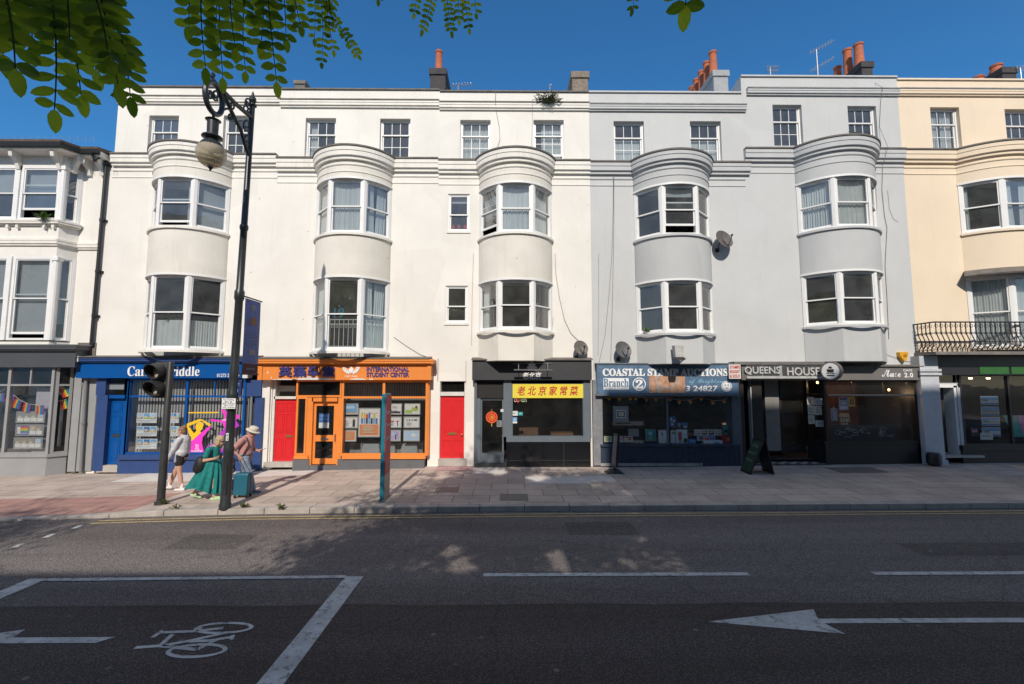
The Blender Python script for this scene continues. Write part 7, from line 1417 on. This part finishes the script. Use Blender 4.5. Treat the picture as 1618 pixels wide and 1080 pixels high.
def man():
    g = (-6.88, 12.2, pavZ(-6.88,12.2)); r, W, limb, hand, head = person('man in pink shirt and pale sun hat walking right, head bent to a phone', g, 1, None, SKINR); P, H, rot = head((.155,0,1.555), .42)
    an = ((.28,.07,.10),(-.36,-.08,.17)); kn = ((.17,.09,.53),(-.06,-.09,.50)); hips = ((0,.09,.92),(0,-.09,.92))
    B = P+[limb((.03,0,1.38),(.11,0,1.50),.058,.055),limb((.0,0,.94),(.0,0,1.1),.15,.145),limb((.0,0,1.1),(.02,0,1.34),.145,.14),limb((.02,.13,1.385),(.02,-.13,1.385),.065,.065)]
    for i in (0,1): B += [limb(hips[i],kn[i],.095,.062),limb(kn[i],an[i],.060,.038),limb(an[i],(an[i][0]+.13,an[i][1],an[i][2]-(.05 if not i else .10)),.036,.028)]
    sh = (.0,.195,1.37); el = (-.19,.23,1.13); wr = (-.05,.22,.985); B += [limb(sh,el,.052,.043),limb(el,wr,.043,.028)]+hand(wr,(.6,.0,-.7),(.3,-.6,-.4))
    sh2 = (.02,-.195,1.37); el2 = (.06,-.22,1.09); wr2 = (.26,-.14,1.06); B += [limb(sh2,el2,.052,.043),limb(el2,wr2,.043,.028)]+hand(wr2,(1,.15,.2),(.1,.6,.5),-1)
    blob('body', B, SKINR, r, .0075); eyes(r, H)
    PK = M('pink_check_shirt', (.52,.26,.25), .85, .30, 26, 1.0, 15); S = [limb((.0,0,1.0),(.0,0,1.1),.168,.170),limb((.0,0,1.1),(.02,0,1.33),.170,.165),limb((.02,.14,1.385),(.02,-.14,1.385),.085,.085),limb(sh,lerp3(sh,el,.85),.078,.076),limb(sh2,lerp3(sh2,el2,.85),.078,.076),limb((.05,.03,1.44),(.05,-.03,1.44),.065,.065)]
    blob('shirt', S, PK, r, .011)
    JE = M('washed_jeans', (.24,.29,.38), .9, .35, 7, 1.0, 15); T = [limb((.0,.04,.93),(.0,-.04,.93),.155,.155)]+[limb((0,hips[i][1],.9),kn[i],.120,.088) for i in (0,1)]+[limb(kn[i],(an[i][0]-.01,an[i][1],an[i][2]+.03),.086,.074) for i in (0,1)]
    blob('jeans', T, JE, r, .011); bl = MB(); bl.tube([W(.165*cos(t),.165*sin(t),.985) for t in [2*pi*i/24 for i in range(25)]], .016, 6); bl.build('belt', M('brown_leather', (.05,.03,.02), .5, .2, 9), r)
    for i in (0,1):
        a = an[i]; d = .06 if not i else .12; blob('trainer', [limb((a[0]-.05,a[1],a[2]-.055),(a[0]+.18,a[1],a[2]-d),.044,.034)], M('blue_trainer', (.05,.20,.42), .6, .15, 8), r, .009)
        q = MB(); q.hexa([W(a[0]-.09,a[1]-.042,a[2]-.10),W(a[0]+.20,a[1]-.038,a[2]-d-.04),W(a[0]+.20,a[1]+.038,a[2]-d-.04),W(a[0]-.09,a[1]+.042,a[2]-.10),W(a[0]-.09,a[1]-.042,a[2]-.075),W(a[0]+.20,a[1]-.038,a[2]-d-.015),W(a[0]+.20,a[1]+.038,a[2]-d-.015),W(a[0]-.09,a[1]+.042,a[2]-.075)]); q.build('trainer_sole', LETW, r)
    hr = [('e', H(-.03,0,.02), (.085,.083,.085), rot),('e', H(-.06,0,-.04), (.045,.07,.055), rot)]; blob('hair', hr, M('grey_hair', (.42,.40,.37), .7, .2, 40), r, .010)
    c0, up = H(-.005,0,.062), (H(-.005,0,.2)-H(-.005,0,.06)).normalized(); h = MB(); h.lathe([(.0,-.004),(.112,-.004),(.165,-.016),(.178,-.022),(.172,-.010),(.116,.008),(.112,.05),(.102,.085),(.07,.102),(.0,.096)], c0, 28, up); h.build('sun_hat', M('straw_hat', (.66,.60,.50), .9, .12, 30), r, smooth=True)
    hb = MB(); hb.lathe([(.1165,.008),(.1145,.034)], c0, 28, up); hb.build('hat_band', M('hat_band', (.45,.38,.30), .8), r)
    gl = MB(); 
    for l in (-1,1): gl.tube([H(.10,.032*l+.024*cos(t),.008+.02*sin(t)) for t in [2*pi*i/10 for i in range(11)]], .003, 4); gl.tube([H(.096,.058*l,.012),H(.0,.085*l,.010)], .003, 4)
    gl.build('glasses', LETB, r)
    p = MB(); c = W(.40,-.10,1.10); p.hexa([tuple(c+Vector(v)) for v in ((-.07,-.035,-.03),(.07,-.035,.02),(.07,.035,.02),(-.07,.035,-.03),(-.072,-.035,-.02),(.068,-.035,.03),(.068,.035,.03),(-.072,.035,-.02))]); solo(p, 'phone', LETB, 'dark phone held out by the man in the sun hat', 'phone')
    b = blob('shoulder_bag', [('e', W(-.34,.12,.74), (.15,.10,.20)),('e', W(-.33,.12,.62), (.16,.10,.12)),('e', W(-.30,.12,.86), (.09,.08,.10))], M('brown_grey_canvas', (.12,.10,.09), .85, .35, 9, .8, 20), None, .013); rebase(b, 'brown grey canvas bag slung behind the man in the pink shirt', 'bag')
    s = MB(); s.tube([W(-.28,.15,.94),W(-.18,.2,1.2),W(-.02,.21,1.44),W(.10,.13,1.42),W(.15,.14,1.25),W(.05,.2,1.0),W(-.25,.19,.85)], .016, 6); s.build('strap', M('dark_strap', (.05,.04,.04), .8), b, org=ORG[b.name])
    # upright cabin case beside him
    x, y = FX(384,770,11.75), 11.75; z = pavZ(x, y); e = thing('suitcase', 'teal hard shell cabin suitcase pulled along by the man in the sun hat', 'suitcase', (x,y,z)); m = MB(); w_, d_, h0, h1 = .18, .13, .06, .60; m.box(x-w_,x+w_,y-d_,y+d_,z+h0,z+h1); TS = M('suitcase_teal', (.02,.13,.19), .4, .1, 4); m.build('shell', TS, e, bevel=.035)
    g_ = MB(); 
    for i in range(6): q = x-w_+.05+.052*i; g_.box(q,q+.018,y-d_-.006,y-d_+.01,z+h0+.05,z+h1-.05)
    g_.build('shell_ribs', TS, e, bevel=.004); s = MB(); s.box(x-w_-.004,x+w_+.004,y-.012,y+.012,z+h0-.003,z+h1+.003); s.build('zip', BLACKI, e)
    for dx in (-1,1):
        for dy in (-1,1): k = MB(); k.lathe([(0,-.014),(.03,-.014),(.03,.014),(0,.014)], (x+dx*(w_-.04),y+dy*(d_-.03),z+.03), 12, (0,1,0)); k.box(x+dx*(w_-.04)-.02,x+dx*(w_-.04)+.02,y+dy*(d_-.03)-.018,y+dy*(d_-.03)+.018,z+.045,z+h0+.004); k.build('wheel', BLACKI, e)
    hd = wr; hw = W(.0,.21,.93); t = MB(); 
    for dx in (-.06,.06): t.tube([(x+dx*.9+.02,y+.06,z+h1-.02),(hw.x+dx*.8,hw.y,hw.z)], .009, 6)
    t.tube([(hw.x-.065,hw.y,hw.z),(hw.x+.065,hw.y,hw.z)], .016, 8); t.build('pull_handle', CHROME, e)
girl(); teal(); man()
# ================================================================ THE OTHER SIDE OF THE STREET: houses that shade the road and show in the glass, trees
BRICKW = paving('brick_wall', (.24,.12,.085), (.19,.095,.07), (.25,.22,.19), .23, .075, .85)
def opposite(x0, x1, top, mat, label, n, storeys):
    Y = -8.0; e = thing('opposite_building', label, 'building', ((x0+x1)/2, Y-4, .1)); m = MB(); holes = []; Z = []
    for s in range(storeys):
        z0 = .9+s*(top-1.2)/storeys
        for i in range(n): c = lerp(x0,x1,(i+.5)/n); holes.append((c-.55,c+.55,z0,z0+1.7))
    xs = [h for h in holes]; M2 = MB(); wall_holes(M2, x0, x1, 0, top, xs, 0, -.2)
    M2.v = [(x, Y-(-y if False else y*1.0), z) for x,y,z in M2.v]; M2.v = [(x, Y+(Y-y) if False else y, z) for x,y,z in M2.v]
    m.v, m.f, m.m = M2.v, M2.f, M2.m
    m.quad((x0,Y,0),(x0,Y,top),(x0,Y-9,top),(x0,Y-9,0)); m.quad((x1,Y,0),(x1,Y,top),(x1,Y-9,top),(x1,Y-9,0)); m.quad((x0,Y-9,0),(x1,Y-9,0),(x1,Y-9,top),(x0,Y-9,top)); m.quad((x0,Y,top),(x1,Y,top),(x1,Y-9,top),(x0,Y-9,top))
    m.build('wall', mat, e); f = MB(); g = MB()
    for h in holes:
        for q in ((h[0],h[0]+.06,h[2],h[3]),(h[1]-.06,h[1],h[2],h[3]),(h[0]+.06,h[1]-.06,h[2],h[2]+.07),(h[0]+.06,h[1]-.06,h[3]-.06,h[3]),(h[0]+.06,h[1]-.06,(h[2]+h[3])/2-.03,(h[2]+h[3])/2+.03)): f.box(q[0],q[1],Y-.16,Y-.10,q[2],q[3])
        g.quad((h[0],Y-.13,h[2]),(h[1],Y-.13,h[2]),(h[1],Y-.13,h[3]),(h[0],Y-.13,h[3]))
    f.build('window_frames', WHITE, e); g.build('panes', M('dark_pane', (.03,.035,.045), .08, .1), e); c = MB(); c.sweep(CORN(top-.35, top, -.25), [(x0,Y),(x1,Y)]); c.build('cornice', STONE, e)
opposite(-24, 2.05, 12.15, BRICKW, 'low brick building across the street behind the camera', 11, 3)
opposite(2.05, 34, 21.05, M('stone_front', (.42,.38,.32), .8, .12, 1), 'tall stone building across the street behind the camera', 12, 6)
opposite(-60, -24, 17.0, M('stucco_front', (.5,.47,.42), .8, .12, 1), 'pale low building across the street at far left', 10, 3)
# ---- trees: trunk, limbs, many small leaflets
def leaf_mat():
    m = bpy.data.materials.new('robinia_leaf'); m.use_nodes = True; t = m.node_tree; t.nodes.clear(); N = t.nodes.new; L = t.links.new
    o = N('ShaderNodeOutputMaterial'); a = N('ShaderNodeAddShader'); d = N('ShaderNodeBsdfPrincipled'); tr = N('ShaderNodeBsdfTranslucent')
    g = N('ShaderNodeNewGeometry'); r = N('ShaderNodeValToRGB'); L(g.outputs['Random Per Island'], r.inputs[0]); r.color_ramp.elements[0].color = (.028,.06,.006,1); r.color_ramp.elements[1].color = (.095,.16,.014,1)
    n = N('ShaderNodeTexNoise'); n.inputs['Scale'].default_value = 30; L(g.outputs['Position'], n.inputs['Vector'])
    mx = N('ShaderNodeMix'); mx.data_type = 'RGBA'; mx.blend_type = 'MULTIPLY'; mx.inputs[0].default_value = .5; L(r.outputs[0], mx.inputs[6]); L(n.outputs['Color'], mx.inputs[7])
    L(mx.outputs[2], d.inputs['Base Color']); d.inputs['Roughness'].default_value = .45; d.inputs['Specular IOR Level'].default_value = .35
    r2 = N('ShaderNodeValToRGB'); L(g.outputs['Random Per Island'], r2.inputs[0]); r2.color_ramp.elements[0].color = (.06,.125,.004,1); r2.color_ramp.elements[1].color = (.26,.36,.02,1); L(r2.outputs[0], tr.inputs[0])
    L(d.outputs[0], a.inputs[0]); L(tr.outputs[0], a.inputs[1]); L(a.outputs[0], o.inputs[0]); return m
LEAF = leaf_mat(); BARK = M('bark', (.11,.085,.065), .9, .45, 7, .6, 18)
def leaflet(mb, p, d, nrm, l, w, fold=.18, curl=.12):
    """one oval leaflet, folded along its midrib"""
    d = d.normalized(); s = d.cross(nrm).normalized(); nn = s.cross(d); prof = ((0,.0),(.12,.55),(.35,1),(.62,.96),(.86,.6),(1,.0)); vs = []
    for t, k in prof:
        c = p+d*l*t-nn*curl*l*t*t
        vs += [tuple(c), tuple(c+s*w*k*.5+nn*fold*w*k*.5), tuple(c-s*w*k*.5+nn*fold*w*k*.5)]
    fs = []
    for i in range(5): a, b = i*3, i*3+3; fs += [(a,a+1,b+1,b),(a,b,b+2,a+2)]
    mb.add(vs, fs)
def pinnate(mb, st, p0, p1, n, l, rng, sag=.0):
    """compound leaf: rachis from p0 to p1 with paired leaflets and one at the tip"""
    p0, p1 = Vector(p0), Vector(p1); ax = p1-p0; L = ax.length; mid = (p0+p1)/2+Vector((rng.uniform(-.09,.09)*L,rng.uniform(-.06,.06)*L,sag*L)); C = lambda t: p0*(1-t)**2+mid*2*t*(1-t)+p1*t*t
    st.tube([C(i/8) for i in range(9)], [.0024*l/.045*(1.1-.08*i) for i in range(9)], 5); view = (Vector((0,0,CAM_H))-mid).normalized()
    for i in range(n):
        t = .16+.80*i/(n-1); c = C(t); d0 = (C(min(1,t+.03))-C(t-.03)).normalized(); s0 = d0.cross(view).normalized()
        for sg in (-1,1):
            if rng.random() < .05: continue
            d = (s0*sg*rng.uniform(.75,1.0)+d0*rng.uniform(.25,.6)+view*rng.uniform(-.55,.35)); nr = (view+s0*sg*rng.uniform(-.5,.5)+d0*rng.uniform(-.4,.4)).normalized()
            leaflet(mb, c, d, nr, l*rng.uniform(.78,1.12)*(1-.25*(t-.3)**2), l*.47*rng.uniform(.85,1.1))
    leaflet(mb, p1, ax.normalized()+view*rng.uniform(-.3,.2), view, l*rng.uniform(.9,1.15), l*.5)
def crown(mb, c, R, n, rng, l=.15, clump=44, gaps=()):
    c = Vector(c); k = 0; sunv = -sd
    while k < n:
        q = Vector((rng.gauss(0,.45),rng.gauss(0,.45),rng.gauss(0,.42)))
        if q.length > 1: continue
        b = c+Vector((q.x*R[0],q.y*R[1],q.z*R[2])); k += 1
        for _ in range(clump):
            p = b+Vector((rng.gauss(0,.28),rng.gauss(0,.28),rng.gauss(0,.16)))
            if any(((p-q0)-sunv*(p-q0).dot(sunv)).length < r0 for q0, r0 in gaps): continue
            d = Vector((rng.uniform(-1,1),rng.uniform(-1,1),rng.uniform(-.9,.2))); leafq(mb, p, d, l*rng.uniform(.7,1.3), l*.27, Vector((rng.uniform(-.4,.4),rng.uniform(-.4,.4),1)))
def limbs(mb, base, fork, tips, r0, r1):
    mb.tube([base, base.lerp(fork,.5)+Vector((.08,.03,0)), fork], [r0*1.25, r0, r1*1.5], 12)
    for t in tips: m = fork.lerp(t,.5)+Vector((0,0,.12*(t-fork).length)); mb.tube([fork, m, t], [r1, r1*.6, r1*.18], 8)
at3 = lambda px, py, d: Vector((0,0,CAM_H))+ray(px,py)*d          # a point seen at (px, py), d metres ahead
# openings in the crown that let flecks of sun reach the road and pavement
GAPS = [(Vector((*onZ(px,py,0),0)), r) for px, py, r in ((715,868,.22),(728,895,.26),(885,880,.28),(905,908,.24),(950,925,.16),(880,940,.30),(1010,850,.12),(985,885,.12),(790,752,.3),(850,760,.35),(640,770,.35),(700,760,.2))]
def main_tree():
    e = thing('street_tree', 'street tree whose leafy twigs hang across the top left of the view', 'tree', (1.2,-3.0,.13)); rng = random.Random(11); T = MB(); base, fork = Vector((1.2,-3.0,.1)), Vector((.8,-2.6,4.9))
    cr = [Vector((-1.6,-1.2,8.6)),Vector((1.8,-.6,9.2)),Vector((.2,-2.6,10.4)),Vector((.4,.8,8.4)),Vector((2.6,-2.4,8.2)),Vector((-.9,.4,7.6))]; limbs(T, base, fork, cr, .19, .11)
    hub = Vector((-.5,.25,5.1)); T.tube([fork, Vector((.2,-1.2,5.5)), hub], [.09,.06,.03], 8); B = MB(); S = MB(); B.keep = True
    near = [  # rachis start px, end px, distance, leaflets a side, leaflet length
        ((76,-40),(86,172),.95,8,.050),((92,-30),(128,150),1.0,8,.050),((150,-40),(186,132),1.0,8,.050),((186,40),(206,152),1.02,6,.046),((-8,-60),(24,108),.92,6,.056),((-35,-30),(5,85),.9,5,.06),((118,-60),(152,110),1.08,8,.048),((40,-60),(52,70),1.0,7,.05),((165,-60),(196,80),1.05,7,.048),((100,-70),(110,60),.98,7,.05),((20,-70),(66,40),.95,6,.052),((130,-60),(172,90),1.0,7,.05),
        ((320,-50),(325,106),1.5,8,.056),((345,-60),(352,122),1.5,9,.052),((395,-50),(388,112),1.55,9,.05),((420,-40),(437,128),1.5,8,.054),((366,-60),(372,75),1.45,7,.056),((300,-60),(298,40),1.5,5,.056),((440,-60),(452,60),1.6,7,.05),((460,-60),(475,40),1.6,7,.048),((408,-60),(412,70),1.5,7,.054),((380,-70),(402,30),1.6,7,.05),((335,-70),(340,50),1.55,7,.052),
        ((500,-40),(508,98),2.5,11,.046),((515,-30),(527,78),2.5,10,.044),((522,22),(565,86),2.5,9,.042),((492,-60),(497,60),2.4,9,.046),((536,-60),(520,40),2.5,9,.044),
        ((690,-40),(668,46),2.7,9,.046),((700,-40),(713,48),2.7,9,.046),((728,-50),(741,44),2.7,9,.044),((672,-60),(655,20),2.7,8,.046),((716,-60),(725,30),2.7,8,.046),((742,-60),(752,20),2.7,7,.046),((600,-60),(598,-2),2.5,5,.046)]
    starts = {}
    for a, b, d, n, l in near:
        l *= .9; n += 1; p0, p1 = at3(a[0],a[1],d), at3(b[0],b[1],d*rng.uniform(.97,1.03)); pinnate(B, S, p0, p1, n, l, rng, .06); starts.setdefault(round(d*2)/2 if a[0] < 250 or a[0] > 480 else 1.49, []).append(p0)
    groups = [[p for (a,b,d,n,l), p in zip(near, [at3(q[0][0],q[0][1],q[2]) for q in near]) if lo <= a[0] < hi] for lo, hi in ((-60,240),(240,480),(480,560),(560,800))]
    for g in groups:
        c = sum(g, Vector((0,0,0)))/len(g)+Vector((0,-.05,.16)); S.tube([hub, hub.lerp(c,.5)+Vector((0,0,.1)), c], [.022,.014,.007], 6)
        for p in g: S.tube([c, c.lerp(p,.5)+Vector((0,0,.02)), p], [.006,.004,.003], 5)
    T.build('trunk', BARK, e, smooth=True); S.build('twigs', M('green_twig', (.06,.055,.025), .8, .3, 20), e); B.build('leaf_sprays', LEAF, e)
    Cn = MB(); Cn.keep = True; crown(Cn, (-.3,-1.0,9.6), (4.1,3.4,3.4), 760, rng, .17, gaps=GAPS); crown(Cn, (-3.3,-1.6,7.7), (1.3,1.2,1.1), 46, rng, .17); Cn.build('crown', LEAF, e)
main_tree()
def second_tree(x, y, label, c, R, n, seed, near=()):
    e = thing('street_tree', label, 'tree', (x,y,.13)); rng = random.Random(seed); T = MB(); c = Vector(c); fork = Vector((x,y,4.6)); tips = [c+Vector((rng.uniform(-.6,.6)*R[0],rng.uniform(-.6,.6)*R[1],rng.uniform(-.3,.6)*R[2])) for _ in range(6)]; limbs(T, Vector((x,y,.1)), fork, tips, .18, .10)
    m = MB(); m.keep = True; crown(m, c, R, n, rng); m.build('crown', LEAF, e)
    if near:
        B, S = MB(), MB(); B.keep = True
        for a, b, d, k, l in near: pinnate(B, S, at3(*a,d), at3(*b,d), k, l, rng, .03)
        h = at3(near[0][0][0]+40, near[0][0][1]-150, near[0][2]*1.3); S.tube([fork, fork.lerp(h,.5)+Vector((0,0,.5)), h, at3(*near[0][0], near[0][2])], [.06,.03,.012,.003], 6)
        for a, b, d, k, l in near[1:]: S.tube([h, at3(*a,d)], [.008,.003], 5)
        S.build('twigs', MATS['green_twig'], e); B.build('leaf_sprays', LEAF, e)
    T.build('trunk', BARK, e, smooth=True)
second_tree(6.0, -2.6, 'street tree with two or three leaves showing at the top centre right', (5.6,-1.4,9.4), (3.2,3.0,2.8), 190, 5, (((1090,-70),(1083,8),.9,3,.050),((1012,-40),(1000,12),1.2,4,.020)))
second_tree(-12.2, -2.2, 'street tree standing behind the camera to the left', (-11.9,-1.6,8.3), (2.5,2.4,2.2), 130, 9)
